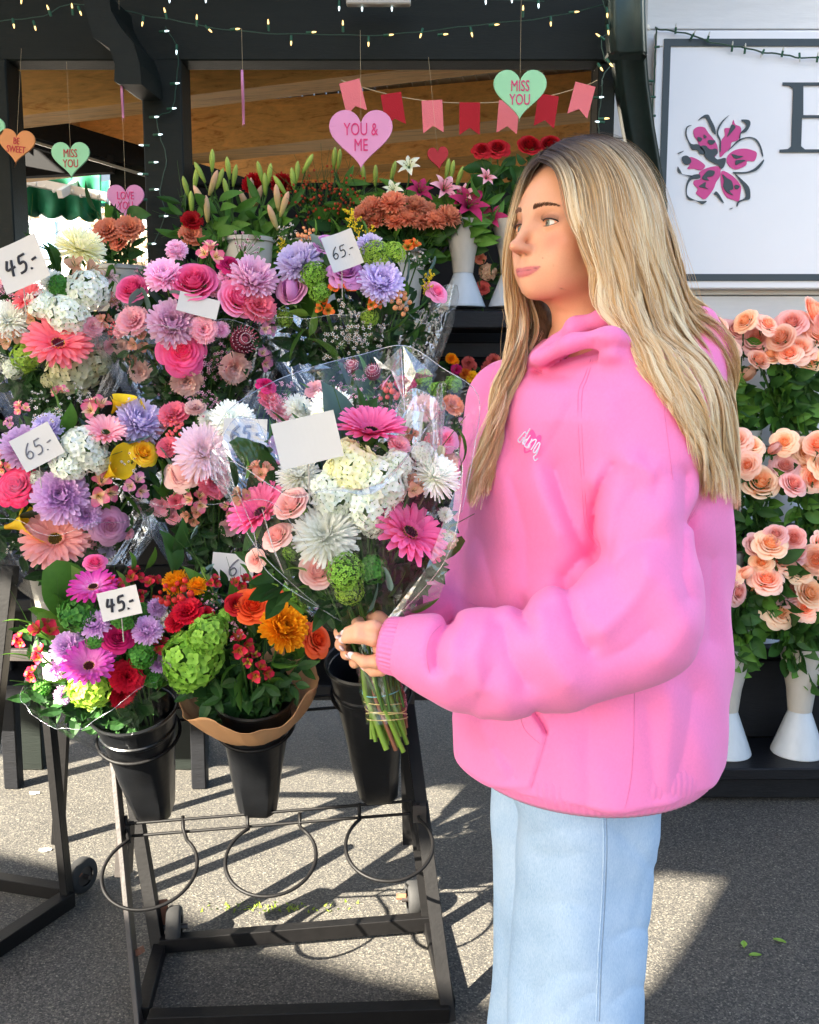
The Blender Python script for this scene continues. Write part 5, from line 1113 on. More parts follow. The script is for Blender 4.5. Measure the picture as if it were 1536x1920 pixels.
# berried green bush: several branches
for i in range(9):
    u = 545 + 17 * i + r.uniform(-6, 6); v = 318 + r.uniform(0, 34) + (abs(i - 4) * 5); e = empty('berried_branch', pb2 + Vector((0, 0, -.1)), ['green branch with tiny berries leaning far left', 'green berried branch behind the right hand dahlia', 'berried branch left of the bush middle', 'tall green berried branch left of centre', 'berried branch at the middle of the bush', 'tall green berried branch right of centre', 'berried branch under the left side of the pink heart', 'berried branch under the tip of the pink heart', 'green berried branch leaning far right toward peach blooms'][i], 'branch', 'branches of the berried green bush')
    tp = P(u, v, 3.1 + r.uniform(-.05, .05)); b = MB(); b.tube([pb2 + Vector((0, 0, -.1)), tp], .003, 4)
    part(b, 'stem', M['stem'], e); d = (tp - pb2).normalized()
    for k in range(7): put_leaf('myrt' if k % 2 else 'box', r.choice(['leaf', 'leaf', 'leaf_light']), pb2.lerp(tp, .25 + .1 * k) + Vector((r.gauss(0, .02), r.gauss(0, .02), 0)), d + Vector((r.gauss(0, .6), -.3, r.gauss(0, .3))), .12, e)
    b = MB()
    for k in range(14): p = pb2.lerp(tp, r.uniform(.5, 1)) + Vector((r.gauss(0, .025), -.04 + r.gauss(0, .02), r.gauss(0, .02))); b.ball(p, .0045, 0, 5, 4)
    part(b, 'berries', petal((170, 70, 40), (210, 110, 60)), e, smooth=True)['kind'] = 'stuff'
# other green buds along the top
for i, (u, v) in enumerate([(627, 296), (681, 325), (704, 329), (737, 321), (839, 317), (862, 331), (896, 321), (915, 317), (912, 350), (919, 362)]):
    lab = ['thin lily bud stem left of the pink heart', 'green lily bud under the pink heart tip', 'green lily bud right of the pink heart tip', 'green lily bud left of the white lilies', 'twin green buds beneath the small red heart', 'leaning green bud right of the small red heart', 'green bud under the left red rose', 'green bud just right of the one under the left red rose', 'plump green bud beside the magenta lilies', 'lowest plump green bud near the hair'][i]
    stemthing('lily_stem', lab, 'lily', pb3 + Vector((.012 * i - .05, .03, -.1)), [P(u, v + 30, 3.08)], 'lily stems in bud', [('lbud', 'lbud', u, v, 3.08, 36, Vector((r.gauss(0, .2), -.2, 1)))] + ([('lbud', 'lbud', u + 9, v + 2, 3.08, 34, Vector((.15, -.2, 1)))] if i in (0, 4) else []), 10, 'nleaf', 'leaf', .1, 60 + i)
for i, (k, c, u, v, d, lab) in enumerate([('lily', 'lilywhite', 767, 312, 50, 'white lily bloom right of the pink heart'), ('lily', 'lilywhite', 737, 356, 42, 'creamy lily bloom above the peach chrysanthemums'), ('lily', 'lilypink', 833, 354, 64, 'blush pink lily in the middle of the back row'), ('lily', 'lilypink', 871, 364, 48, 'pale pink lily right of the blush lily'), ('lily', 'lilymag', 787, 358, 58, 'magenta lily left of the blush lily'), ('lily', 'lilymag', 879, 385, 84, 'largest magenta lily above the cream vase'), ('lily', 'lilymag', 921, 410, 66, 'lowest magenta lily touching the hair'), ('lily', 'lilymag', 860, 378, 50, 'magenta lily tucked behind the largest one'), ('lily', 'lilypink', 912, 333, 40, 'small pink lily below the left red rose')]):
    bs = (vt1 if u > 800 else pb3) + Vector((r.uniform(-.03, .03), r.uniform(-.02, .03), -.08))
    stemthing('lily_stem', lab, 'lily', bs, [P(u, v + 24, 3.0)], None, [(k, c, u, v, 3.0 - .01 * (i % 3), d, Vector((r.gauss(0, .35), -1, .5)))], 8, 'nleaf', 'leaf', .10, 80 + i)
pm = [(696, 387, 46), (737, 379, 52), (767, 387, 46), (725, 398, 52), (754, 402, 50), (779, 385, 46), (787, 410, 52), (804, 398, 48), (842, 404, 50), (679, 400, 42), (742, 412, 46), (818, 412, 44), (705, 410, 44), (768, 408, 44)]
OR_ = ['first', 'second', 'third', 'fourth', 'fifth', 'sixth', 'seventh', 'eighth', 'ninth', 'tenth', 'eleventh', 'twelfth', 'thirteenth', 'fourteenth', 'fifteenth', 'sixteenth', 'seventeenth', 'eighteenth', 'nineteenth', 'twentieth', 'twenty-first', 'twenty-second']
pm.sort()
for i, (u, v, d) in enumerate(pm):
    stemthing('chrysanthemum_stem', OR_[i] + ' peach chrysanthemum from the left in the back row cluster', 'chrysanthemum', pb3 + Vector((r.uniform(-.05, .05), r.uniform(-.03, .02), -.12)), [P(u, v + 20, 2.97)], 'peach chrysanthemums in the back row cluster', [('mum', 'peachmum', u, v, 2.93 + .012 * (i % 4), d, Vector(((u - 760) / 160, -.7, .8)))], 5, 'leaf', 'leaf_dark', .07, 100 + i)
for i, (u, v, d) in enumerate([(904, 279, 34), (933, 275, 40), (994, 269, 44), (1033, 267, 40)]):
    stemthing('red_rose', ['leftmost dark red rose above the lilies', 'second dark red rose from the left above the lilies', 'dark red rose just left of the hair parting', 'dark red rose nearly hidden behind the hair'][i], 'rose', vt2 + Vector((r.uniform(-.03, .03), .03, -.08)), [P(u, v + 22, 3.06)], None, [('rose', 'darkred', u, v, 3.05, d, Vector((r.gauss(0, .3), -.9, .6)))], 12, 'leaf', 'leaf_dark', .08, 130 + i)
for i, (u, v, d, c, lab) in enumerate([(202, 432, 54, 'peachc', 'peach carnation left of two under the love heart'), (242, 428, 54, 'peachc', 'peach carnation under the love heart beside the post'), (359, 440, 48, 'peachc', 'peach carnation right of the green post'), (360, 413, 40, 'darkred', 'dark red carnation right of the green post'), (225, 452, 44, 'peachc', 'lower peach carnation between the two under the love heart')]):
    stemthing('carnation_stem', lab, 'carnation', (pb4 if u < 300 else pb1) + Vector((r.uniform(-.03, .03), 0, -.1)), [P(u, v + 25, 3.0)], None, [('carn', c, u, v, 2.98, d, Vector((r.gauss(0, .3), -.9, .5)))], 8, 'nleaf', 'leaf_dark', .07, 150 + i)
# extra greenery low in the back row
us_ = sorted([r.uniform(350, 960) for _ in range(22)]) + sorted([r.uniform(180, 260) for _ in range(4)])
for i in range(26):
    u = us_[i]; v = r.uniform(395, 470); base = P(u, v + 60, 3.06)
    e = empty('green_branch', base, (OR_[i] if i < 16 else OR_[i - 16] if i < 22 else OR_[i - 22]) + (' dark leafy branch counted rightward from the green post' if i < 16 else ' dark leafy branch of those nearest the cream vases' if i < 22 else ' dark leafy branch under the carnations left of the post'), 'branch', 'dark leafy branches filling the back row')
    b = MB(); tp = P(u + r.gauss(0, 12), v - 30, 3.04 + r.uniform(0, .08)); b.tube([base, tp], .003, 4); part(b, 'stem', M['stem'], e)
    for k in range(8): a = r.uniform(0, 6.3); put_leaf(r.choice(['nleaf', 'leaf', 'box', 'ruscus']), r.choice(['leaf_dark', 'leaf', 'leaf_dark']), base.lerp(tp, r.uniform(.1, 1)), Vector((math.cos(a), -.4, .4 + math.sin(a) * .7)), r.uniform(.07, .12), e)
# small posies on the dark shelf below
for i, (u, v, d, k, c, lab) in enumerate([(846, 672, 22, 'mum', 'yorange', 'small orange chrysanthemum posy far left on the dark shelf'), (872, 700, 24, 'mum', 'orgsm', 'small orange posy second from left on the dark shelf'), (884, 706, 26, 'mum', 'yellow', 'small yellow posy on the dark shelf'), (908, 704, 26, 'mum', 'yorange', 'small orange posy beside the yellow one'), (918, 690, 32, 'carn', 'redsm', 'small brick red posy near the hair on the dark shelf'), (878, 680, 26, 'carn', 'redsm', 'small brick red posy above the yellow one'), (925, 676, 28, 'carn', 'redsm', 'upper brick red posy near the hair'), (856, 692, 22, 'carn', 'magenta', 'tiny magenta posy left on the dark shelf')]):
    stemthing('small_posy', lab, 'posy', P(u, v + 24, 3.0), [P(u, v + 8, 3.0)], None, [(k, c, u, v, 2.96, d, Vector((0, -1, .5))), (k, c, u + 7, v + 5, 2.97, d * .8, Vector((.3, -1, .4)))], 4, 'leaf', 'leaf_dark', .04, 170 + i)
for i, (u, v, d, k, c, lab) in enumerate([(900, 485, 24, 'carn', 'peachc', 'peach carnation between the two cream vases'), (905, 540, 30, 'carn', 'redsm', 'dark red carnation low between the two cream vases'), (915, 510, 34, 'hyd', 'tanalst', 'tan bloom between the two cream vases')]):
    stemthing('tucked_bloom', lab, 'flower', P(u, v + 44, 3.08), [P(u, v + 8, 3.08)], None, [(k, c, u, v, 3.05, d, Vector((0, -1, .5)))], 6, 'leaf', 'leaf_dark', .05, 180 + i)

# ---------------------------------------------------------------- peach roses on the right
VL = {}
for (nm, u, y, r_, H, lab) in [('a', 1368, 3.13, .078, .375, 'white flared vase on the lowest shelf next to the hoodie'), ('b', 1507, 3.13, .078, .375, 'white flared vase on the lowest shelf at the right edge'), ('c', 1352, 3.36, .075, .34, 'white vase on the middle shelf half hidden by the hair'), ('d', 1418, 3.36, .075, .34, 'white vase on the middle shelf behind the lowest roses'), ('e', 1545, 3.36, .075, .34, 'white vase on the middle shelf at the right edge'), ('f', 1466, 3.6, .08, .36, 'white vase on the top shelf below the highest roses'), ('g', 1370, 3.6, .08, .36, 'white vase on the top shelf behind the hair')]:
    zb = {3.13: .127, 3.36: .445, 3.6: .84}[y]; x = P(u, 1200, y).x
    p = Vector((x, y, zb)); uu, vv = proj(x, y, zb); VL[nm] = vase(uu, vv, y, r_, H, lab)
T3 = [(1363, 650, 54, 'g'), (1379, 619, 44, 'g'), (1417, 636, 54, 'f'), (1463, 631, 48, 'f'), (1484, 602, 50, 'f'), (1499, 650, 54, 'f'), (1506, 617, 44, 'f'), (1530, 583, 54, 'f'), (1536, 625, 50, 'f'), (1338, 612, 44, 'g'), (1398, 703, 50, 'g'), (1548, 600, 50, 'f'), (1345, 690, 46, 'g'), (1440, 606, 40, 'f'), (1395, 600, 40, 'g'), (1445, 660, 44, 'f'), (1520, 672, 44, 'f'), (1480, 660, 40, 'f'), (1425, 672, 38, 'f')]
T2 = [(1381, 823, 48, 'd'), (1408, 834, 46, 'd'), (1449, 843, 40, 'd'), (1353, 815, 46, 'c'), (1427, 901, 62, 'd'), (1472, 873, 46, 'e'), (1506, 874, 50, 'e'), (1511, 847, 48, 'e'), (1534, 828, 50, 'e'), (1548, 870, 48, 'e'), (1345, 860, 46, 'c'), (1540, 850, 40, 'e'), (1400, 872, 42, 'd'), (1470, 828, 42, 'e'), (1490, 905, 44, 'e'), (1525, 898, 44, 'e'), (1365, 865, 40, 'c')]
T1 = [(1446, 1018, 54, 'b'), (1487, 1008, 42, 'b'), (1490, 1034, 48, 'b'), (1466, 1050, 48, 'b'), (1528, 1050, 54, 'b'), (1427, 1053, 38, 'a'), (1438, 1084, 54, 'a'), (1500, 1069, 44, 'b'), (1479, 1107, 52, 'b'), (1522, 1110, 52, 'b'), (1463, 1146, 56, 'b'), (1395, 1075, 44, 'a'), (1368, 1078, 40, 'a'), (1548, 1085, 44, 'b'), (1545, 1020, 44, 'b'), (1350, 1060, 44, 'a'), (1416, 1115, 44, 'a'), (1455, 1000, 38, 'b'), (1510, 1140, 44, 'b'), (1385, 1110, 44, 'a'), (1420, 1020, 40, 'a')]
ri = 0
for T, yb_, where in ((T3, 3.5, 'top shelf vase'), (T2, 3.26, 'middle shelf vase'), (T1, 3.03, 'lowest shelf vase')):
    for ti_, (u, v, d, k) in enumerate(sorted(T)):
        base = VL[k] + Vector((r.uniform(-.03, .03), r.uniform(-.03, .02), -.10)); y = yb_ + r.uniform(-.03, .05); ri += 1
        kind = 'bud' if (u, v) in ((1449, 843), (1398, 703), (1395, 1075)) else 'rose'
        e = stemthing('peach_rose', OR_[ti_] + ' peach rose from the left among those in the ' + where + 's', 'rose', base, [P(u, v + 14, y + .02)], 'peach roses in the ' + where + 's', [(kind, r.choice(['peachrose', 'peachrose2', 'peachrose3', 'peachrose']), u, v, y, d * (1.15 if kind == 'bud' else 1.13), Vector((r.gauss(0, .4), -.85, .55 + r.gauss(0, .2))) if kind == 'rose' else Vector((.6, -.5, .6)))], 9, 'leaf', r.choice(['leaf_dark', 'leaf', 'leaf_dark']), .085, 200 + ri, .8)
        p0 = P(u, v + 20, y + .02)
        for q in range(6): a = r.uniform(0, 6.3); pp = p0.lerp(base, r.uniform(.3, .95)); put_leaf('leaf', r.choice(['leaf_dark', 'leaf']), pp, Vector((math.cos(a), -.6, math.sin(a) * .8 - .2)), r.uniform(.07, .11), e)
# ---------------------------------------------------------------- hanging hearts, bunting, lights
def text_obj(txt, size, mat, parent, loc, xs=.6, bold=.015, extr=.0008, rot=(rad(90), 0, 0), spacing=1.0):
    c = bpy.data.curves.new('txt', 'FONT'); c.body = txt; c.size = size; c.align_x = 'CENTER'; c.align_y = 'CENTER'; c.extrude = extr; c.offset = 0; c.space_line = .88; c.space_character = spacing; c.resolution_u = 3
    o = bpy.data.objects.new('tmp', c); me = bpy.data.meshes.new_from_object(o); bpy.data.objects.remove(o); bpy.data.curves.remove(c)
    me.transform(Matrix.Diagonal((xs, 1, 1, 1))); me.materials.clear(); me.materials.append(mat)
    t = bpy.data.objects.new('lettering', me); link(t, parent); t.location = loc; t.rotation_euler = rot; return t
def heart_poly(w, h, n=48):
    out = []
    for k in range(n):
        t = 2 * math.pi * k / n; x = 16 * math.sin(t) ** 3; y = 13 * math.cos(t) - 5 * math.cos(2 * t) - 2 * math.cos(3 * t) - math.cos(4 * t)
        out.append((x / 32 * w, (y + 2.5) / 29 * h))
    return out
HC = {'pink': (222, 146, 186), 'green': (152, 210, 160), 'orange': (216, 140, 80), 'red': (176, 16, 30), 'lilac': (206, 132, 172)}
M['hot'] = simple('heart_lettering', rgb(214, 40, 110), .6); M['redtext'] = simple('red_lettering', rgb(190, 30, 50), .6)
for c in HC: M['h_' + c] = simple('heart_' + c, rgb(*HC[c]), .6, var=.03)
def heart(u, v, wpx, y, col, txt, label, yaw=0, tm='hot', roll=0, hang=None, th=.006, tsz=.26, asp=.9):
    k = y / FPX; w = wpx * k; h = w * asp; p = P(u, v, y); e = empty('hanging_heart', p, label, 'heart decoration', rot=(0, 0, 0)); e.rotation_euler = (0, rad(roll), rad(yaw))
    b = MB(); b.prism(heart_poly(w, h), th, Matrix(((1, 0, 0, 0), (0, 0, -1, th / 2), (0, 1, 0, 0), (0, 0, 0, 1)))); b.build('heart', M['h_' + col], e, recalc=True, bevel=.0008)
    if txt: text_obj(txt, w * tsz, M[tm], e, (0, -th / 2 - .0012, h * .03), .66, .0)
    b = MB(); b.tube([Vector((0, 0, h * .36)), Vector((0, 0, (hang or .3)))], .0003, 4); b.build('thread', M['string'], e)
    return e
heart(677, 262, 114, 2.9, 'pink', 'YOU &\nME', 'large pink hanging heart reading YOU & ME', tsz=.27)
heart(975, 178, 95, 3.0, 'green', 'MISS\nYOU', 'green hanging heart reading MISS YOU in front of the bunting', tsz=.28)
heart(31, 275, 66, 3.2, 'orange', 'BE\nSWEET', 'orange hanging heart reading BE SWEET at the left edge', tm='redtext', roll=6, tsz=.25)
heart(133, 300, 69, 3.2, 'green', 'MISS\nYOU', 'green hanging heart reading MISS YOU above the awning', tm='redtext', tsz=.29)
heart(236, 379, 68, 3.15, 'lilac', 'LOVE\nYOU', 'pink hanging heart reading LOVE YOU left of the post', tsz=.29)
heart(-22, 250, 62, 3.2, 'green', None, 'green hanging heart cut by the left edge')
heart(230, 190, 56, 3.15, 'pink', None, 'pink hanging heart seen edge on left of the post', yaw=104, asp=1.0)
heart(456, 186, 90, 3.0, 'lilac', None, 'pale hanging heart seen edge on right of the post', yaw=98.5, asp=.95, hang=.2)
heart(822, 297, 38, 3.1, 'red', None, 'small red felt heart above the blush lily', roll=-6, asp=1.05)
M['flag_r'] = simple('red_felt', rgb(172, 22, 36), .9, bmp=.2, bs=300); M['flag_p'] = simple('pink_felt', rgb(232, 120, 126), .9, bmp=.2, bs=300)
YF = 3.2
bt = empty('bunting', P(880, 190, YF), 'string of swallowtail flags in red and pink under the beam', 'bunting')
sp = [(640, 150), (655, 156), (733, 178), (810, 190), (881, 193), (955, 190), (1029, 180), (1098, 160), (1120, 150)]
b = MB(); b.tube([P(u, v, YF + .004) for u, v in smooth_open(sp, 4)], .0012, 4); part(b, 'cord', M['string'], bt)
for i, (u, v, a) in enumerate([(655, 152, -14), (733, 175, -9), (810, 188, -3), (881, 192, 0), (955, 189, 4), (1029, 178, 8), (1098, 158, 14)]):
    k = YF / FPX; w, h = 37 * k, 56 * k; Mx = Matrix.Translation(P(u, v, YF)) @ Matrix.Rotation(rad(a), 4, 'Y') @ Matrix(((1, 0, 0, 0), (0, 0, -1, 0), (0, 1, 0, 0), (0, 0, 0, 1)))
    b = MB(); b.prism([(-w / 2, 0), (w / 2, 0), (w / 2, -h), (0, -h * .78), (-w / 2, -h)], .0015, Mx); part(b, 'flag', M['flag_p'] if i % 2 == 0 else M['flag_r'], bt)

def emis(name, c, s):
    m, nt, N, L, b = newmat(name); b.inputs['Base Color'].default_value = c; b.inputs['Emission Color'].default_value = c; b.inputs['Emission Strength'].default_value = s; b.inputs['Roughness'].default_value = .2; return m
M['warm'] = emis('warm_bulb', (1, .62, .22, 1), .22); M['cool'] = emis('cool_bulb', (.75, .95, 1, 1), .22); M['socket'] = simple('bulb_socket', rgb(22, 80, 56), .5); M['tip'] = simple('clear_bulb', rgb(200, 200, 190), .15)
def light_string(label, pts, bulbs, y, mat, wirem='wire', blen=.02, wr=.0016):
    e = empty('light_string', P(pts[0][0], pts[0][1], y), label, 'string lights'); b = MB(); q = smooth_open(pts, 5)
    if len(pts) > 1: b.tube([P(u + .6 * math.sin(i * 2.1), v + .8 * math.sin(i * 1.3), y) for i, (u, v) in enumerate(q)], wr, 5); part(b, 'cable', M[wirem], e)
    for u, v, du, dv in bulbs:
        p = P(u, v, y - .004); d = Vector((du, -.25, -dv)).normalized(); s0 = p - d * blen
        b = MB(); b.tube([s0 - d * .004, p - d * .005], .0042, 6); o = part(b, 'socket', M['socket'], e)
        b = MB(); b.tube([p - d * .006, p, p + d * .006, p + d * .010], [.0026, .0030, .0022, .0005], 6); h = b.build('bulb', M[mat] if mat != 'mix' else M['warm'], None, smooth=True); h.parent = o
    return e
yb0 = 3.2
light_string('warm string lights swagged along the beam left of the post', [(-20, 42), (30, 36), (80, 30), (120, 10), (150, 8), (205, 10)], [(26, 48, .2, 1), (66, 52, .3, 1), (90, 15, -.3, -1), (135, 12, 0, -1), (151, 24, .4, 1), (216, 28, .2, .6), (40, 2, 0, 1)], 3.2, 'warm')
light_string('warm string lights swagged along the beam between post and downspout', [(205, 12), (270, 28), (330, 38), (400, 52), (500, 62), (600, 64), (700, 66), (800, 58), (900, 46), (1000, 36), (1080, 22), (1140, 6)], [(267, 44, -.1, 1), (309, 20, -.2, -1), (369, 33, .1, -1), (394, 57, .6, .6), (445, 54, 1, 0), (503, 42, 0, -1), (546, 80, 0, 1), (588, 60, 1, 0), (643, 44, 0, -1), (691, 82, 0, 1), (733, 65, 1, 0), (789, 66, -.3, 1), (835, 64, 1, 0), (885, 64, .2, 1), (931, 46, 1, 0), (981, 16, 0, -1), (1033, 44, 0, 1), (1081, 22, 1, 0)], 3.2, 'warm')
light_string('warm string lights climbing the downspout corner', [(1130, 0), (1140, 30), (1142, 60), (1128, 74), (1134, 110), (1146, 120), (1132, 140), (1128, 160)], [(1139, 28, 0, 1), (1141, 60, .1, 1), (1122, 66, -.8, -.4), (1146, 121, .6, .8), (1128, 129, .2, .4), (1137, 222, 1, 0)], 3.08, 'warm')
light_string('cool string lights wound down the green post', [(310, 50), (333, 95), (330, 160), (322, 205), (295, 220), (300, 255), (312, 300), (300, 360), (310, 400), (288, 458)], [(312, 58, 1, 0), (331, 97, 0, 1), (332, 156, 1, 0), (326, 203, 1, 0), (293, 219, 1, 0), (300, 252, 1, 0), (266, 272, -1, 0), (292, 304, 1, 0), (264, 326, -1, 0), (293, 355, 1, 0), (311, 405, 1, 0), (262, 374, -1, 0), (288, 457, 1, 0), (262, 408, -1, 0), (262, 430, -1, 0)], 3.25, 'cool')
light_string('cool string lights in a row along the top of the beam', [(600, -4), (760, -4), (1020, 2)], [(636, 15, 0, 1), (679, 16, 0, 1), (735, 16, 0, 1), (911, 3, 0, 1), (960, 0, 0, 1), (1010, 10, 0, 1), (318, 0, 0, 1), (386, 0, 0, 1)], 3.17, 'cool')
light_string('cool string lights on the right post of the stall', [(1130, 150), (1128, 182), (1122, 225), (1124, 250)], [(1127, 182, 1, 0), (1121, 228, -1, 0)], 3.26, 'cool')
light_string('unlit green string lights draped over the sign corner', [(1229, 50), (1234, 54), (1262, 58), (1300, 66), (1330, 78), (1372, 86), (1400, 90), (1432, 98), (1470, 102), (1500, 108), (1560, 108)], [(1268, 48, 0, -1), (1303, 60, .4, -.7), (1330, 64, .2, -1), (1374, 82, 0, -1), (1398, 86, 0, -1), (1428, 104, -.4, .8), (1469, 92, .1, -1), (1500, 112, 0, 1), (1534, 102, 0, -1)], 3.66, 'tip', blen=.022, wr=.003)
light_string('unlit green string lights hanging down beside the sign', [(1231, 52), (1229, 100), (1227, 150), (1224, 200), (1223, 250), (1225, 300), (1222, 330)], [(1240, 87, 1, 0), (1214, 151, -1, 0), (1218, 181, -1, 0), (1218, 216, -1, 0), (1216, 250, -1, 0), (1234, 280, 1, 0), (1236, 315, 1, 0)], 3.66, 'tip', blen=.02, wr=.003)
b = MB(); b.box(P(710, -4, 3.16), (.20, .03, .045)); b.tube([P(650, -20, 3.15), P(655, 3, 3.15), P(710, 6, 3.15), P(766, 3, 3.15), P(770, -20, 3.15)], .004, 6)
tag(b.build('beam_lamp', M['vase'], None, recalc=True, bevel=.004), 'cream plastic fixture at the top edge of the beam', 'fixture')
# ================================================================ person
from mathutils.bvhtree import BVHTree
pe = empty('person', (P(1100, 1700, 1.5).x, 1.5, 0), 'person with long blonde hair in a pink hoodie and pale jeans holding the wrapped bouquet', 'person')
def pchild(name, me, mats, parent=None):
    for m in (mats if isinstance(mats, (list, tuple)) else [mats]): me.materials.append(m)
    o = bpy.data.objects.new(name, me); link(o, parent or pe)
    if parent is None: o.location = -pe.location
    return o
def pj(p):
    """photo pixel of each row of p"""
    x, y, z = p[:, 0], p[:, 1], p[:, 2] - CAMZ; f = np.maximum(y * CT - z * ST, .05)
    return 768 + FPX * x / f, 960 - FPX * (y * ST + z * CT) / f
def pl_dist(u, v, pts):
    d = np.full(u.shape, 1e9, np.float32)
    for (a, b), (c, e) in zip(pts, pts[1:]):
        ax, ay = c - a, e - b; h = np.clip(((u - a) * ax + (v - b) * ay) / (ax * ax + ay * ay), 0, 1); d = np.minimum(d, np.hypot(u - a - h * ax, v - b - h * ay))
    return d
YC = 1.5
prof_t = [(600, 1100, 1200, .05), (628, 1058, 1238, .12), (655, 1015, 1282, .175), (690, 975, 1312, .205), (730, 945, 1332, .222), (780, 917, 1346, .226), (850, 895, 1357, .215), (950, 882, 1363, .205), (1050, 870, 1365, .20), (1150, 860, 1364, .20), (1250, 852, 1361, .212), (1330, 848, 1355, .222), (1400, 855, 1345, .228), (1450, 872, 1332, .224), (1500, 900, 1318, .214), (1580, 920, 1300, .205)]
tz = np.array([P(1100, v, YC).z for v, *_ in prof_t])[::-1]; tl = np.array([P(l, v, YC).x for v, l, r_, w in prof_t])[::-1]; tr_ = np.array([P(r_, v, YC).x for v, l, r_, w in prof_t])[::-1]; tw = np.array([w for *_, w in prof_t])[::-1]
def A3(v): return tuple(v)
ARM = [(P(1205, 790, 1.345), .085), (P(1196, 960, 1.285), .072), (P(1205, 1120, 1.245), .080), (P(1195, 1160, 1.240), .083), (P(1060, 1216, 1.225), .078), (P(950, 1238, 1.225), .073), (P(868, 1240, 1.235), .065), (P(808, 1226, 1.25), .050), (P(780, 1220, 1.258), .042)]
FARM = [(P(960, 760, 1.66), .08), (P(915, 1060, 1.60), .07), (P(860, 1150, 1.55), .068), (P(800, 1175, 1.47), .055), (P(750, 1178, 1.42), .044)]
HOOD = [(P(1018, 676, 1.375), .017), (P(1072, 656, 1.325), .021), (P(1145, 646, 1.300), .023), (P(1215, 674, 1.310), .018), (P(1272, 706, 1.37), .020), (P(1305, 650, 1.52), .032), (P(1250, 620, 1.63), .03), (P(1120, 625, 1.65), .026), (P(1045, 650, 1.58), .022), (P(1008, 680, 1.47), .018)]
HOOD2 = [(P(1050, 642, 1.405), .010), (P(1080, 612, 1.375), .012), (P(1135, 596, 1.360), .013), (P(1200, 612, 1.375), .012), (P(1250, 634, 1.43), .012), (P(1285, 610, 1.53), .018), (P(1230, 590, 1.60), .016), (P(1125, 592, 1.61), .014), (P(1060, 622, 1.56), .012), (P(1032, 654, 1.48), .010)]
CREASE = [([(1150, 1060), (1190, 1020), (1230, 1010)], 12, .008), ([(945, 1175), (955, 1230), (985, 1280)], 14, .009), ([(1190, 920), (1150, 990), (1140, 1050)], 14, .008), ([(1010, 860), (1040, 820), (1070, 760)], 18, .007), ([(1110, 1340), (1100, 1420), (1105, 1500)], 12, .004), ([(940, 760), (960, 840)], 16, .005),   # polyline, width px, depth m
 ([(1150, 872), (1128, 905), (1116, 950), (1112, 1000), (1118, 1030)], 10, .016), ([(1040, 880), (1062, 950), (1085, 1010), (1112, 1050)], 20, .013), ([(1112, 1035), (1085, 1052), (1062, 1080)], 9, .012),
 ([(846, 1164), (828, 1190), (818, 1220), (820, 1248)], 9, .016), ([(1062, 1102), (1072, 1150), (1092, 1200), (1104, 1215)], 9, .012), ([(984, 1132), (978, 1152), (992, 1172)], 9, .012),
 ([(1286, 890), (1282, 980), (1280, 1080), (1292, 1120)], 12, .009), ([(1010, 700), (1060, 672), (1110, 650)], 7, .010), ([(1040, 690), (1080, 672), (1150, 648), (1215, 662), (1255, 700)], 8, .010), ([(1003, 690), (1030, 708), (1060, 706)], 5, .006),
 ([(1210, 860), (1235, 890), (1230, 930)], 16, .008), ([(900, 1010), (930, 1120), (925, 1160)], 26, .006), ([(960, 900), (985, 1000), (990, 1110)], 28, .007), ([(1120, 1240), (1180, 1215), (1220, 1180)], 26, .007), ([(920, 1260), (900, 1310)], 20, .007),
 ([(1215, 1330), (1222, 1420), (1230, 1490)], 14, .005), ([(1300, 1300), (1285, 1400), (1262, 1480)], 16, .006), ([(1290, 980), (1325, 940), (1345, 915)], 6, .005), ([(930, 1400), (965, 1450)], 18, .006), ([(820, 1060), (850, 1075)], 10, .01), ([(1335, 1050), (1330, 1200)], 22, .008)]
RIDGE = [([(1130, 1180), (1180, 1130), (1210, 1080)], 22, .009), ([(905, 1180), (890, 1230), (900, 1290)], 20, .008), ([(1010, 1160), (1020, 1220), (1060, 1280)], 26, .008), ([(1240, 960), (1215, 1040)], 26, .007), ([(1060, 760), (1010, 840)], 34, .006), ([(900, 1360), (940, 1440)], 18, .006), ([(1120, 900), (1150, 872), (1195, 862), (1225, 880)], 20, .010), ([(1000, 850), (1020, 930), (1050, 1000)], 24, .008), ([(1000, 1128), (1030, 1112), (1060, 1112)], 20, .008), ([(866, 1165), (850, 1200), (850, 1260)], 18, .006), ([(1120, 1090), (1150, 1060)], 30, .008), ([(1290, 1180), (1250, 1230)], 30, .006), ([(1140, 760), (1100, 900)], 30, .005), ([(940, 900), (950, 1010)], 26, .004), ([(1258, 1310), (1255, 1470)], 22, .005), ([(1010, 1380), (1000, 1450)], 26, .004)]
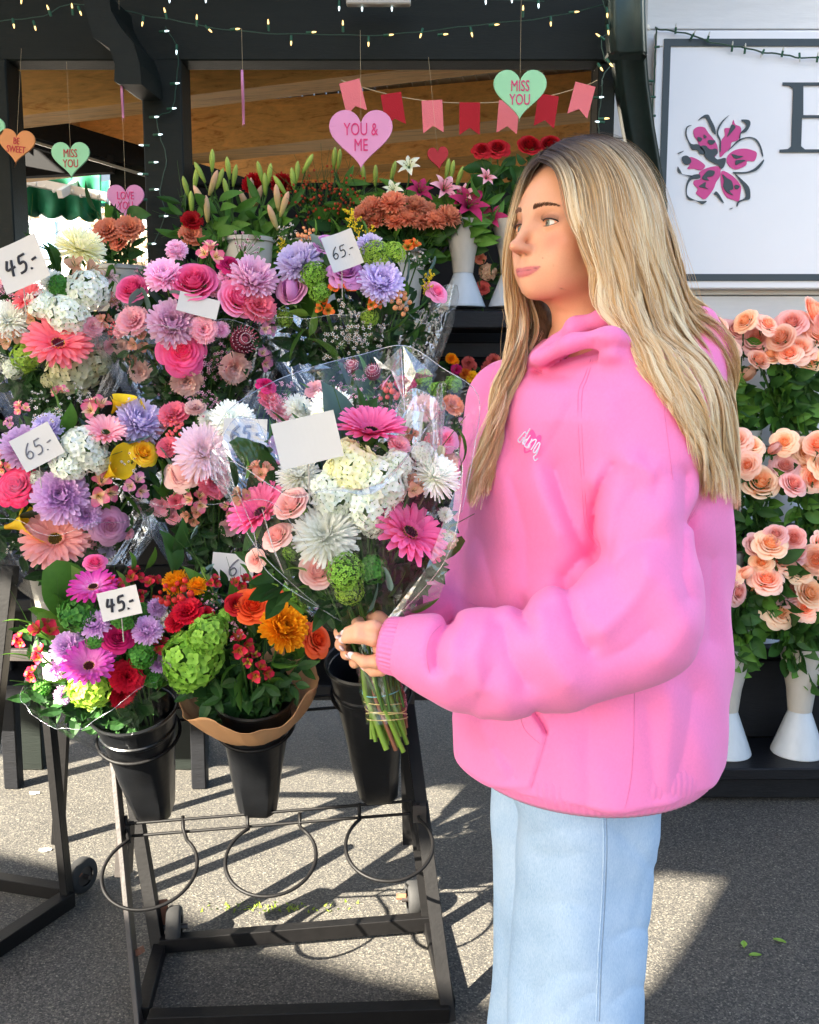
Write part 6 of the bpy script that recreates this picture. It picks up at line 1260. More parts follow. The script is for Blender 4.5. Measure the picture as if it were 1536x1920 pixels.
def hoodie(p):
    x, y, z = p[:, 0], p[:, 1], p[:, 2]
    L = np.interp(z, tz, tl); R = np.interp(z, tz, tr_); W = np.interp(z, tz, tw); cx = (L + R) / 2; wx = (R - L) / 2
    rr = np.sqrt(((x - cx) / wx) ** 2 + ((y - YC) / W) ** 2); d = (rr - 1) * np.minimum(wx, W)
    d = smax(d, z - (P(1100, 618, YC).z), .05); d = smax(d, .775 - z, .012)
    for ch, k0 in ((ARM, .028), (FARM, .03)):
        a = None
        for (p0, r0), (p1, r1) in zip(ch, ch[1:]):
            q = d_cap(p, p0, p1, r0, r1); a = q if a is None else smin(a, q, .02)
        d = smin(d, a, k0)
    h = None; n = len(HOOD)
    for ring_ in (HOOD, HOOD2):
        g_ = None
        for i in range(n):
            (p0, r0), (p1, r1) = ring_[i], ring_[(i + 1) % n]; q = d_cap(p, p0, p1, r0, r1); g_ = q if g_ is None else smin(g_, q, .012)
        h = g_ if h is None else smin(h, g_, .034)
    d = smin(d, h, .018)
    d = smin(d, d_ell(p, P(1282, 690, 1.53), (.06, .13, .085)), .04); d = smin(d, d_cap(p, P(1322, 596, 1.50), P(1318, 700, 1.5), .014, .03), .02)
    nk = d_cap(p, P(1110, 480, 1.50), P(1120, 690, 1.49), .058, .075); d = smax(d, -nk, .012)
    u, v = pj(p); near = np.clip((1.52 - y) / .06, 0, 1)
    s = np.zeros_like(d)
    m = np.abs(d) < .05
    if m.any():
        um, vm = u[m], v[m]; sm = np.zeros_like(um)
        for pts, w, dp in CREASE: dl = pl_dist(um, vm, pts); sm += dp * (.75 * np.exp(-(dl / (w * 1.4 + 6)) ** 2) + .55 * np.exp(-dl / (w * .35 + 3)))
        for pts, w, dp in RIDGE: sm -= dp * np.exp(-(pl_dist(um, vm, pts) / w) ** 2)
        # kangaroo pocket: raised patch and its slit
        poly = [(990, 1335), (1026, 1378), (1020, 1400), (996, 1478)]
        e = np.interp(vm, [1335, 1378, 1400, 1478], [1000, 1026, 1019, 996]); pk_ = (y[m] > 1.262)
        sm -= .0045 * np.clip((e - um) / 5, 0, 1) * pk_ * np.clip((vm - 1335) / 8, 0, 1) * np.clip((1482 - vm) / 6, 0, 1)
        sm += .012 * np.exp(-(pl_dist(um, vm, [(1005, 1338), (1018, 1356), (1024, 1372)]) / 5) ** 2)
        # rib seam above hem band
        X = x[m]; Y = y[m]; Z = z[m]
        sm += .003 * (np.sin(X * 23 + Z * 17) * np.sin(Z * 21 + Y * 9 + X * 6)) + .0015 * np.sin(X * 61 + Y * 30 + Z * 40)
        s[m] = sm * near[m]
    return d + s
lo = (P(680, 1200, 1.3).x - .02, 1.10, .735); hi = (P(1370, 900, 1.5).x + .05, 1.80, P(1300, 560, 1.5).z)
V_, Q_ = surface_nets(hoodie, lo, hi, .0037)
for _ in range(1):   # relax the grid stair steps
    nb = np.zeros_like(V_); ct = np.zeros(len(V_))
    for a, b_ in ((0, 1), (1, 2), (2, 3), (3, 0)):
        np.add.at(nb, Q_[:, a], V_[Q_[:, b_]]); np.add.at(nb, Q_[:, b_], V_[Q_[:, a]]); np.add.at(ct, Q_[:, a], 1); np.add.at(ct, Q_[:, b_], 1)
    V_ = V_ * .45 + nb / ct[:, None] * .55
def fleece(name, c, ribs=None):
    m, nt, N, L, b = newmat(name); b.inputs['Roughness'].default_value = .85; b.inputs['Base Color'].default_value = c; b.inputs['Specular IOR Level'].default_value = .15
    b.inputs['Sheen Weight'].default_value = .25; b.inputs['Sheen Roughness'].default_value = .5; b.inputs['Sheen Tint'].default_value = (1, .7, .85, 1)
    h = noise(N, L, 900, 2, .6); 
    n2 = noise(N, L, 22, 4, .6); k = bump(N, L, b, n2, .12, .006)
    bump(N, L, b, h, .25, .0006, prev=k)
    L.new(ramp(N, L, noise(N, L, 260, 3, .7), [(.2, scl(c, .93)), (.8, scl(c, 1.04))]), b.inputs['Base Color']); return m
PINK = rgb(250, 134, 188); M['fleece'] = fleece('pink_fleece', PINK); M['rib'] = fleece('pink_rib', scl(PINK, .96)); M['stitch'] = fleece('pink_stitch', scl(PINK, .85))
hme = np_mesh('hoodie', V_, Q_); bvh = BVHTree.FromPolygons([tuple(v) for v in V_], [tuple(q) for q in Q_])
hood = pchild('hoodie', hme, M['fleece'])
EYE = Vector((0, 0, CAMZ))
def hit(u, v, bv=None, off=.001):
    d = (P(u, v, 1.0) - EYE).normalized(); h, n, i, t = (bv or bvh).ray_cast(EYE, d)
    return None if h is None else h - d * off
def surf_tube(name, pts, r, mat, parent, bv=None, off=.0004, n=5):
    q = smooth_open(pts, 6); w = [hit(u, v, bv, off) for u, v in q]; w = [p for p in w if p is not None]
    if len(w) < 2: return
    ws = [w[0]] + [(w[i - 1] + w[i] * 2 + w[i + 1]) / 4 for i in range(1, len(w) - 1)] + [w[-1]]
    b = MB(); b.tube(ws, r, n); o = b.build(name, mat, None, smooth=True); o.parent = parent; return o
for pts in ([(1108, 674), (1095, 710), (1084, 740), (1086, 830), (1092, 920), (1096, 980), (1108, 1010), (1122, 1026)], [(1112, 676), (1100, 712), (1091, 742), (1092, 830), (1097, 918), (1101, 976), (1112, 1004), (1124, 1018)],
            [(1242, 746), (1252, 820), (1262, 900)], [(1190, 1290), (1188, 1400), (1182, 1470), (1172, 1515)], [(1026, 1378), (1018, 1404), (996, 1478)], [(1003, 1338), (1016, 1356), (1026, 1378)], [(975, 1340), (985, 1370), (1014, 1396)], [(1002, 694), (1030, 706), (1058, 706)], [(1338, 900), (1310, 945), (1285, 990)], [(855, 1160), (828, 1172), (806, 1196), (800, 1230), (806, 1262)], [(880, 1130), (900, 1138), (920, 1140)]):
    surf_tube('seam', pts, .0005, M['stitch'], hood)
# embroidery
M['thread'] = simple('embroidery_thread', rgb(226, 228, 246), .5); M['appl'] = simple('applique_pink', rgb(250, 84, 160), .8)
z2 = lambda pts: [(940 + x * .0781, 770 + y * .0781) for x, y in pts]
hp = z2([(560, 1020), (545, 870), (600, 700), (700, 490), (760, 460), (820, 560), (840, 640), (900, 580), (965, 610), (940, 740), (820, 900), (700, 980)])
w = [hit(u, v, None, .0012) for u, v in smooth_poly(hp, 3)]; c = sum(w, Vector()) / len(w); cc = hit(*[sum(a[i] for a in hp) / len(hp) for i in (0, 1)], None, .0014)
b = MB(); b.add(w + [cc], [(i, (i + 1) % len(w), len(w)) for i in range(len(w))]); o = b.build('heart_patch', M['appl'], None, smooth=True); o.parent = hood
for pts in ([(690, 430), (610, 570), (510, 790), (550, 780)], [(600, 545), (565, 512), (470, 610), (405, 715), (460, 760), (540, 640)], [(640, 690), (590, 700), (520, 790), (560, 810)], [(700, 590), (640, 680), (560, 830), (655, 890), (690, 780)], [(745, 675), (690, 780), (640, 880)], [(700, 770), (790, 700), (845, 710), (790, 830), (715, 940)], [(930, 770), (880, 785), (770, 970), (820, 1000), (900, 880), (935, 780)], [(935, 780), (900, 900), (840, 1050), (780, 1100), (790, 1160), (820, 1195), (880, 1150)]):
    surf_tube('embroidered_letter', z2(pts), .0010, M['thread'], hood, off=.0016)
# ribbed cuff and hem
def ribtube(name, path, rs, nr, amp, parent, n=150, squash=1):
    b = MB(); rows = []
    z0 = (path[-1] - path[0]).normalized(); A = axis_mat(Vector((0, 0, 0)), z0, 0).to_3x3()
    for p, r_ in zip(path, rs): rows.append([p + A @ Vector(((r_ + amp * math.cos(nr * 2 * math.pi * k / n)) * math.cos(2 * math.pi * k / n), (r_ + amp * math.cos(nr * 2 * math.pi * k / n)) * math.sin(2 * math.pi * k / n) * squash, 0)) for k in range(n)])
    b.grid(rows, closed=True); o = b.build(name, M['rib'], None, smooth=True); o.parent = parent; return o
c0, c1 = P(806, 1222, 1.252), P(722, 1208, 1.272)
ribtube('cuff', [c0.lerp(c1, t) for t in (0, .2, .45, .7, .9, 1.0, .96, .6)], [.040, .044, .042, .040, .0385, .036, .033, .031], 37, .0006, hood, 296)
c0, c1 = P(762, 1180, 1.43), P(700, 1186, 1.385)
ribtube('cuff', [c0.lerp(c1, t) for t in (0, .3, .7, 1.0, .96, .6)], [.040, .041, .038, .035, .032, .030], 37, .0006, hood, 296)
b = MB(); rows = []; n = 480
for z, f in ((.822, .975), (.806, .990), (.786, .985), (.768, .955), (.760, .925), (.764, .90), (.795, .88)):
    L_, R_, W_ = np.interp(z, tz, tl), np.interp(z, tz, tr_), np.interp(z, tz, tw); rows.append([Vector(((L_ + R_) / 2 + (R_ - L_) / 2 * f * math.cos(a) * (1 + .003 * math.cos(120 * a)), YC + W_ * f * math.sin(a) * (1 + .003 * math.cos(120 * a)), z)) for a in [2 * math.pi * k / n for k in range(n)]])
b.grid(rows, closed=True); o = b.build('hem_band', M['rib'], None, smooth=True); o.parent = hood

# ---------------------------------------------------------------- jeans and shoes
xn, xf = P(1098, 1700, 1.40).x, P(1038, 1700, 1.58).x
def jeans(p):
    x, y, z = p[:, 0], p[:, 1], p[:, 2]
    def leg(cx, cy, k):
        cy = cy + (.03 if cy < 1.5 else -.02)
        rz = np.interp(z, [0, .3, .6, .8], [.118, .110, .108, .116]); q = np.sqrt(((x - cx) / 1.0) ** 2 + ((y - cy) / .92) ** 2)
        a = np.arctan2(y - cy, x - cx); fold = .006 * np.sin(3 * a + z * 7 + k) + .004 * np.sin(9 * z + 7 * a + 3 * np.sin(z * 12)) * np.clip((.5 - z) * 3, 0, 1) + .003 * np.sin(5 * a - z * 9) + .0035 * np.sin(z * 38 + 2 * a) * np.clip((z - .55) * 6, 0, 1) + .006 * np.sin(z * 30 + a * 2) * np.clip((.22 - z) * 6, 0, 1)
        return q - rz + fold
    d = smin(leg(xn, 1.40, 0), leg(xf, 1.585, 2), .005)
    d = smin(d, d_ell(p, ((xn + xf) / 2, 1.49, .83), (.15, .17, .14)), .03)
    m_ = (np.abs(d) < .03) & (y < 1.55)
    if m_.any():
        um, vm = pj(p[m_]); s_ = np.zeros_like(um)
        for pts, w, dp in [([(1000, 1565), (1050, 1556), (1118, 1552)], 7, .003), ([(1000, 1600), (1060, 1606), (1110, 1598)], 8, .003), ([(1160, 1560), (1200, 1600), (1236, 1640)], 9, .005), ([(1236, 1590), (1205, 1660), (1190, 1740)], 10, .004), ([(1010, 1700), (1060, 1690), (1100, 1700)], 10, .003), ([(1150, 1760), (1190, 1740), (1228, 1745)], 9, .004), ([(1000, 1860), (1040, 1830), (1090, 1822)], 9, .004), ([(1040, 1915), (1090, 1870), (1115, 1860)], 8, .004), ([(930, 1600), (940, 1700), (950, 1800)], 8, .004), ([(1150, 1880), (1180, 1850), (1215, 1850)], 8, .004)]: s_ += dp * np.exp(-pl_dist(um, vm, pts) / w)
        d[m_] += s_
    return smax(smax(d, z - .86, .01), .035 - z, .006)
Vj, Qj = surface_nets(jeans, (xf - .16, 1.26, .02), (xn + .2, 1.72, .88), .0065)
m, nt, N, L, b = newmat('denim'); b.inputs['Roughness'].default_value = .85; b.inputs['Specular IOR Level'].default_value = .15
n1 = noise(N, L, 700, 3, .75, stretch=(1, 1, .25)); n2 = noise(N, L, 5, 5, .6); n3 = noise(N, L, 1300, 2, .7)
mx = N.new('ShaderNodeMath'); mx.operation = 'MULTIPLY_ADD'; L.new(n1, mx.inputs[0]); mx.inputs[1].default_value = .45; 
m2 = N.new('ShaderNodeMath'); m2.operation = 'MULTIPLY_ADD'; L.new(n2, m2.inputs[0]); m2.inputs[1].default_value = .45; L.new(mx.outputs[0], m2.inputs[2]); mx.inputs[2].default_value = .08
L.new(ramp(N, L, m2.outputs[0], [(.30, rgb(118, 146, 180)), (.5, rgb(160, 186, 212)), (.72, rgb(198, 214, 230))]), b.inputs['Base Color']); bump(N, L, b, n3, .35, .001); M['denim'] = m
jn = pchild('jeans', np_mesh('jeans', Vj, Qj), M['denim']); bvj = BVHTree.FromPolygons([tuple(v) for v in Vj], [tuple(q) for q in Qj])
M['denim_dark'] = simple('denim_seam', rgb(130, 148, 170), .9)
surf_tube('side_seam', [(1137, 1535), (1138, 1600), (1134, 1700), (1128, 1800), (1124, 1915)], .0009, M['denim_dark'], jn, bvj, .0001)
surf_tube('side_seam', [(1131, 1535), (1132, 1600), (1128, 1700), (1122, 1800), (1118, 1915)], .0016, M['denim'], jn, bvj, -.0004)
sh = MB()
for cx, cy in ((xn, 1.40), (xf, 1.585)):
    for s_, mt in ((0, 0),):
        rows = [[Vector((cx - .07 + .145 * math.cos(a) * k, cy + .048 * math.sin(a) * k, zz + (.03 * max(0, math.cos(a)) if zz > .03 else 0))) for a in [2 * math.pi * q / 28 for q in range(28)]] for k, zz in ((.97, .0), (1, .004), (1, .028), (.97, .03), (.93, .055), (.75, .075), (.4, .085), (.01, .088))]
        o_ = MB(); o_.grid(rows, closed=True); q = o_.build('shoe', M['vase'], None, smooth=True); q.parent = pe; q.location = -pe.location

# ---------------------------------------------------------------- head, neck, hands (one skin mesh)
YAW = rad(57); fwd = Vector((-math.sin(YAW), -math.cos(YAW), 0)); lft = Vector((math.cos(YAW), -math.sin(YAW), 0))
HO = Vector((P(1077, 420, 1.45).x, 1.45, P(1005, 422, 1.39).z)); HS = .985
tilt = Matrix.Rotation(rad(-3), 3, lft)
HR = (tilt @ Matrix((lft, fwd, Vector((0, 0, 1)))).transposed())
def h2w(p): return HO + HR @ (Vector(p) * HS)
HRn = np.array(HR, np.float32); HOn = np.array(HO, np.float32)
def head(p):
    q = ((p - HOn) @ HRn) / HS; X = np.abs(q[:, 0]); s = np.stack([X, q[:, 1], q[:, 2]], 1)
    d = d_ell(s, (0, -.012, .034), (.073, .095, .084)); d = smin(d, d_ell(s, (0, .022, -.008), (.062, .064, .090)), .03)
    d = smin(d, d_ell(s, (0, .026, -.058), (.049, .056, .044)), .026); d = smin(d, d_ell(s, (0, .070, -.091), (.017, .018, .014)), .020)
    d = smin(d, d_cap(s, (.050, -.004, -.050), (.025, .052, -.080), .016, .013), .026)
    d = smin(d, d_ell(s, (.043, .052, -.028), (.020, .021, .016)), .022); d = smin(d, d_ell(s, (.032, .055, -.054), (.019, .020, .022)), .022)
    d = smin(d, d_cap(s, (.010, .079, .020), (.040, .062, .023), .008, .008), .016)
    d = smax(d, -d_ell(s, (.0325, .092, -.001), (.0150, .018, .0112)), .017)
    d = smin(d, d_ell(s, (.031, .0665, -.001), (.0158, .0155, .0148)), .004)
    d = smax(d, -d_ell(s, (.0315, .086, -.0020), (.0142, .016, .0050)), .0012)
    d = smin(d, d_cap(s, (0, .080, .012), (0, .1080, -.0330), .0056, .0070), .016); d = smin(d, d_ell(s, (0, .1105, -.0355), (.0078, .0086, .0070)), .006)
    d = smin(d, d_ell(s, (.0088, .0950, -.0385), (.0056, .0110, .0054)), .010); d = smax(d, -d_ell(s, (.0060, .104, -.0460), (.0030, .0055, .0038)), .003)
    s0 = s; X2 = X * X; s = np.stack([X, s[:, 1] + 9.0 * X2, s[:, 2] - 6.5 * X2], 1); d = smin(d, d_ell(s, (0, .068, -.068), (.029, .024, .024)), .020)
    d = smin(d, d_ell(s, (.0060, .0875, -.0652), (.0205, .0070, .0034)), .0034); d = smin(d, d_ell(s, (.002, .0875, -.0724), (.0225, .0080, .0046)), .0026)
    d = smin(d, d_ell(s, (.020, .0860, -.0684), (.0090, .006, .0020)), .004)
    d = smax(d, -d_cap(s, (0, .0975, -.0686), (.029, .0930, -.0684), .0010, .0009), .002); s = s0
    d = smin(d, d_ell(s, (.072, -.005, -.012), (.007, .017, .028)), .006)
    d = smin(d, d_cap(s, (0, -.028, -.06), (0, -.045, -.19), .050, .056), .030)
    return d * HS
# skin colour: lips, blush, brow shade follow the face
def headcol(p):
    q = ((p - HOn) @ HRn) / HS; s = np.stack([np.abs(q[:, 0]), q[:, 1], q[:, 2]], 1); base = np.array(rgb(236, 172, 136)[:3]); c = np.tile(base, (len(p), 1))
    def mix(c, col, w): return c * (1 - w[:, None]) + np.array(rgb(*col)[:3]) * w[:, None]
    bl = np.exp(-(((s[:, 0] - .045) / .018) ** 2 + ((s[:, 2] + .030) / .014) ** 2)) * (s[:, 1] > .02); c = mix(c, (214, 104, 90), bl * .42)
    c = mix(c, (200, 112, 92), np.exp(-(((s[:, 0]) / .012) ** 2 + ((s[:, 2] + .04) / .012) ** 2 + ((s[:, 1] - .11) / .012) ** 2)) * .35)
    es = np.exp(-(((s[:, 0] - .032) / .018) ** 2 + ((s[:, 2] - .006) / .0065) ** 2)) * (s[:, 1] > .04); c = mix(c, (150, 92, 74), es * .6)
    X2 = s[:, 0] ** 2; s = np.stack([s[:, 0], s[:, 1] + 9.0 * X2, s[:, 2] - 6.5 * X2], 1); xx = s[:, 0]; hu = .0056 * np.clip(1 - (xx / .0285) ** 2, 0, 1) ** .75 * (1 - .22 * np.exp(-(xx / .004) ** 2)); hl = .0082 * np.clip(1 - (xx / .0265) ** 2, 0, 1) ** .65; dz_ = s[:, 2] + .0686; lu = np.where(dz_ > 0, dz_ - hu, -dz_ - hl) + 1e3 * (s[:, 1] < .06) + 1e3 * (xx > .0268)
    c = mix(c, (204, 104, 108), np.clip((.0012 - lu) / .0014, 0, 1) * .95)
    ln = np.exp(-(dz_ / .0006) ** 2) * (xx < .0275) * (s[:, 1] > .06); c = mix(c, (120, 52, 56), ln * .8)  # shade of the lip parting painted as a dark line
    q0 = np.stack([np.abs(q[:, 0]), q[:, 1], q[:, 2]], 1); ns = np.exp(-(((q0[:, 0] - .0062) / .0026) ** 2 + ((q0[:, 2] + .0452) / .0016) ** 2)) * (q0[:, 1] > .09); c = mix(c, (120, 58, 46), ns * .85)  # nostril shade painted into the skin colour
    c = mix(c, (206, 122, 98), np.exp(-(((q0[:, 0] - .0125) / .0016) ** 2 + ((q0[:, 2] + .0415) / .005) ** 2)) * (q0[:, 1] > .08) * .35)
    for mx_, mz_ in ((.044, -.062), (.040, -.092), (.030, -.052)): c = mix(c, (120, 72, 56), np.exp(-(((q[:, 0] - mx_) ** 2 + (q[:, 2] - mz_) ** 2) / .0009 ** 2)) * .6)
    return np.concatenate([c, np.ones((len(p), 1))], 1)
zc = HO.z
Vh, Qh = surface_nets(head, (HO.x - .14, HO.y - .15, zc - .21), (HO.x + .13, HO.y + .14, zc + .13), .0019)
Ch = headcol(Vh.astype(np.float32))
# hands
def chain(p, pts, rs, k=.004):
    a = None
    for i in range(len(pts) - 1):
        q = d_cap(p, pts[i], pts[i + 1], rs[i], rs[i + 1]); a = q if a is None else smin(a, q, k)
    return a
FN = [([P(728, 1186, 1.272), P(700, 1176, 1.258), (P(672, 1178, 1.260)), P(652, 1184, 1.272)], [.0100, .0096, .0085, .0068]),
      ([P(728, 1206, 1.270), P(700, 1198, 1.255), (P(672, 1194, 1.256)), P(648, 1198, 1.270)], [.0102, .0098, .0088, .0068]),
      ([P(728, 1228, 1.270), P(706, 1240, 1.256), (P(684, 1241, 1.258)), P(666, 1231, 1.268)], [.0100, .0094, .0084, .0066]),
      ([P(735, 1242, 1.276), P(715, 1256, 1.266), (P(700, 1258, 1.270)), P(688, 1252, 1.280)], [.0090, .0082, .0075, .0060]),
      ([P(735, 1180, 1.290), P(710, 1160, 1.300), (P(690, 1156, 1.318)), P(672, 1162, 1.330)], [.0120, .0105, .0092, .0072])]
def hand1(p):
    d = d_ell(p, P(748, 1212, 1.280), (.036, .020, .034)); d = smin(d, d_cap(p, P(748, 1212, 1.28), P(810, 1222, 1.26), .026, .028), .015)
    for pts, rs in FN: d = smin(d, chain(p, pts, rs), .005)
    return d
FF = [([P(690, 1178, 1.37), P(655, 1180, 1.345), P(638, 1186, 1.315), P(636, 1192, 1.292)], [.0105, .0095, .0085, .0066]), ([P(690, 1195, 1.37), P(655, 1200, 1.345), P(640, 1208, 1.315), P(641, 1213, 1.292)], [.0105, .0095, .0085, .0066]),
      ([P(695, 1212, 1.37), P(662, 1220, 1.345), P(650, 1226, 1.320), P(652, 1229, 1.300)], [.0100, .0090, .0080, .0062]), ([P(700, 1225, 1.37), P(675, 1238, 1.345), P(665, 1243, 1.325), P(667, 1245, 1.310)], [.009, .008, .007, .006]), ([P(705, 1175, 1.36), P(690, 1166, 1.33), P(680, 1166, 1.31), P(668, 1168, 1.29)], [.0115, .010, .009, .007])]
def hand2(p):
    d = d_ell(p, P(705, 1196, 1.372), (.034, .022, .034)); d = smin(d, d_cap(p, P(705, 1196, 1.372), P(770, 1178, 1.44), .026, .028), .015)
    for pts, rs in FF: d = smin(d, chain(p, pts, rs), .005)
    return d
V1, Q1 = surface_nets(hand1, tuple(P(640, 1300, 1.27) - Vector((.03, .08, .0))), tuple(P(815, 1150, 1.27) + Vector((.03, .09, .03))), .0020)
V2, Q2 = surface_nets(hand2, tuple(P(640, 1290, 1.35) - Vector((.04, .10, .0))), tuple(P(780, 1140, 1.35) + Vector((.05, .12, .03))), .0022)
def bodyin(p):   # trunk, arms and legs under the clothes, joining the visible skin
    xc = P(1110, 900, YC).x
    d = d_ell(p, (xc, 1.5, 1.20), (.115, .165, .28)); d = smin(d, d_ell(p, (xc, 1.5, .90), (.12, .155, .16)), .06)
    d = smin(d, d_cap(p, h2w((0, -.04, -.15)), (xc, 1.5, 1.36), .050, .07), .05)
    for ch in (ARM, FARM): d = smin(d, chain(p, [q for q, _ in ch], [.05, .045, .04, .038, .036, .034, .032, .030, .028][:len(ch)], .01), .03)
    for cx, cy in ((xn, 1.40), (xf, 1.585)): d = smin(d, chain(p, [Vector((cx, cy, .85)), Vector((cx, cy, .45)), Vector((cx, cy, .08))], [.070, .050, .036], .02), .03)
    return d
Vb, Qb = surface_nets(bodyin, (lo[0], 1.15, .04), (hi[0], 1.80, zc - .12), .014)
sk = np.array(rgb(236, 172, 136)); sets = [(Vh, Qh, Ch)] + [(v, q, np.tile(sk, (len(v), 1))) for v, q in ((V1, Q1), (V2, Q2), (Vb, Qb))]
off = 0; VV = []; QQ = []; CC = []
for v, q, c in sets: VV.append(v); QQ.append(q + off); CC.append(c); off += len(v)
m, nt, N, L, b = newmat('skin'); a = N.new('ShaderNodeVertexColor'); a.layer_name = 'col'; sm_ = N.new('ShaderNodeMix'); sm_.data_type = 'RGBA'; sm_.blend_type = 'MULTIPLY'; sm_.inputs[0].default_value = 1; L.new(a.outputs[0], sm_.inputs[6]); L.new(ramp(N, L, noise(N, L, 420, 5, .75), [(.3, (.955, .92, .905, 1)), (.6, (1, 1, 1, 1))]), sm_.inputs[7]); L.new(sm_.outputs[2], b.inputs['Base Color']); b.inputs['Roughness'].default_value = .42; b.inputs['Specular IOR Level'].default_value = .4
b.inputs['Subsurface Weight'].default_value = .10; b.inputs['Subsurface Radius'].default_value = (1, .35, .2); b.inputs['Subsurface Scale'].default_value = .006
bump(N, L, b, noise(N, L, 800, 3, .6), .06, .001); M['skin'] = m
body = pchild('body', np_mesh('body', np.concatenate(VV), np.concatenate(QQ), colors=np.concatenate(CC)), m)
bvhd = BVHTree.FromPolygons([tuple(v) for v in Vh], [tuple(q) for q in Qh])
# nails
M['nail'] = simple('nail_polish', rgb(248, 216, 214), .15, spec=.6); 
for pts, rs in FN[:4] + FF[:3]:
    d = (Vector(pts[3]) - Vector(pts[2])).normalized(); o = MB(); c = Vector(pts[3]) + d * .0045 + Vector((0, -.0040, 0)); A = axis_mat((0, 0, 0), d, xref=(0, -1, 0)).to_3x3()
    o.ball(c, .0062, 0, 12, 8, (.42, .85, 1.45), mat=A); q = o.build('nail', M['nail'], None, smooth=True); q.parent = body
# eyes
M['sclera'] = simple('eye_white', rgb(226, 224, 220), .12); M['iris'] = simple('iris', rgb(124, 128, 112), .12, var=.3, vs=900); M['pupil'] = simple('pupil', rgb(8, 8, 10), .08); M['lash'] = simple('lash', rgb(44, 28, 24), .7); M['brow'] = simple('brow_hair', rgb(122, 84, 60), .7)
gaze = Vector((-.93, -.42, .02)).normalized()
for sx_ in (1, -1):
    c = h2w((sx_ * .031, .0665, -.002)); b = MB(); A = axis_mat((0, 0, 0), gaze).to_3x3(); R_ = .0126 * HS; rows = []; angs = [0.001, .1, .19, .22, .3, .40, .47, .5, .6, .8, 1.0, 1.3, 1.6, 2.0, 2.5, 3.1]
    for a in angs: rows.append([c + A @ Vector((math.sin(a) * math.cos(t), math.sin(a) * math.sin(t), math.cos(a))) * R_ for t in [2 * math.pi * k / 28 for k in range(28)]])
    b.grid(rows, closed=True)
    for i in range(len(angs) - 1):
        mt = 2 if angs[i + 1] <= .2 else (1 if angs[i + 1] <= .48 else 0)
        for k in range(28): b.m[i * 28 + k] = mt
    o = b.build('eye', [M['sclera'], M['iris'], M['pupil']], None, smooth=True); o.parent = pe; o.location = -pe.location
    b = MB()
    def lidpt(x, z, o_=.0002):
        dx, dz = x - .031, z + .001; yy = .0665 + math.sqrt(max(1e-8, .0158 ** 2 - dx * dx - dz * dz)) + o_; return h2w((sx_ * x, yy, z))
    up = [lidpt(.0315 - .0144 * math.cos(t), -.0020 + .0052 * math.sin(t)) for t in [math.pi * k / 14 for k in range(15)]]; b.tube(up, [.0006 + .0007 * k / 14 for k in range(15)], 5)
    lw_ = [lidpt(.0315 - .0138 * math.cos(t), -.0020 - .0049 * math.sin(t), 0) for t in [math.pi * k / 14 for k in range(4, 15)]]; b.tube(lw_, .0003, 4)
    for k in range(26):
        t = math.pi * (k + 1) / 28; p = lidpt(.0315 - .0144 * math.cos(t), -.0020 + .0052 * math.sin(t)); dd = HR @ Vector((sx_ * (-math.cos(t) * .8 + .3), .75, .45 + .2 * math.sin(t))).normalized(); Ln = .0045 + .003 * k / 26
        b.tube([p, p + dd * Ln * .6, p + dd * Ln + Vector((0, 0, .0018))], [.00028, .0002, .0001], 3)
    cr = [lidpt(.0315 - .0138 * math.cos(t), .0010 + .0062 * math.sin(t), .0003) for t in [math.pi * k / 14 for k in range(1, 14)]]
    q = b.build('eyelashes', M['lash'], None); q.parent = pe; q.location = -pe.location
    b = MB()
    for k in range(230):
        t = random.random(); x = .0125 + .034 * t; z = .0185 + .0040 * math.sin(t * 2.6) - .001 * t + random.uniform(-1, 1) * (.0024 - .0013 * t)
        p, n_, i_, d_ = bvhd.ray_cast(h2w((sx_ * x, .16, z)), (HR @ Vector((0, -1, 0))))
        if p is None: continue
        dd = (HR @ Vector((sx_ * (.5 + .6 * t), 0, .9 - 1.0 * t))).normalized(); b.tube([p, p + dd * .0028 + n_ * .0006, p + dd * .005 + n_ * .0004], [.00026, .00022, .0001], 3)
    q = b.build('eyebrow', M['brow'], None); q.parent = pe; q.location = -pe.location
b = MB(); b.lathe([(.0, -.0012), (.0018, 0), (.0, .0012)], 8, c=h2w((.0755, .004, -.03))); 
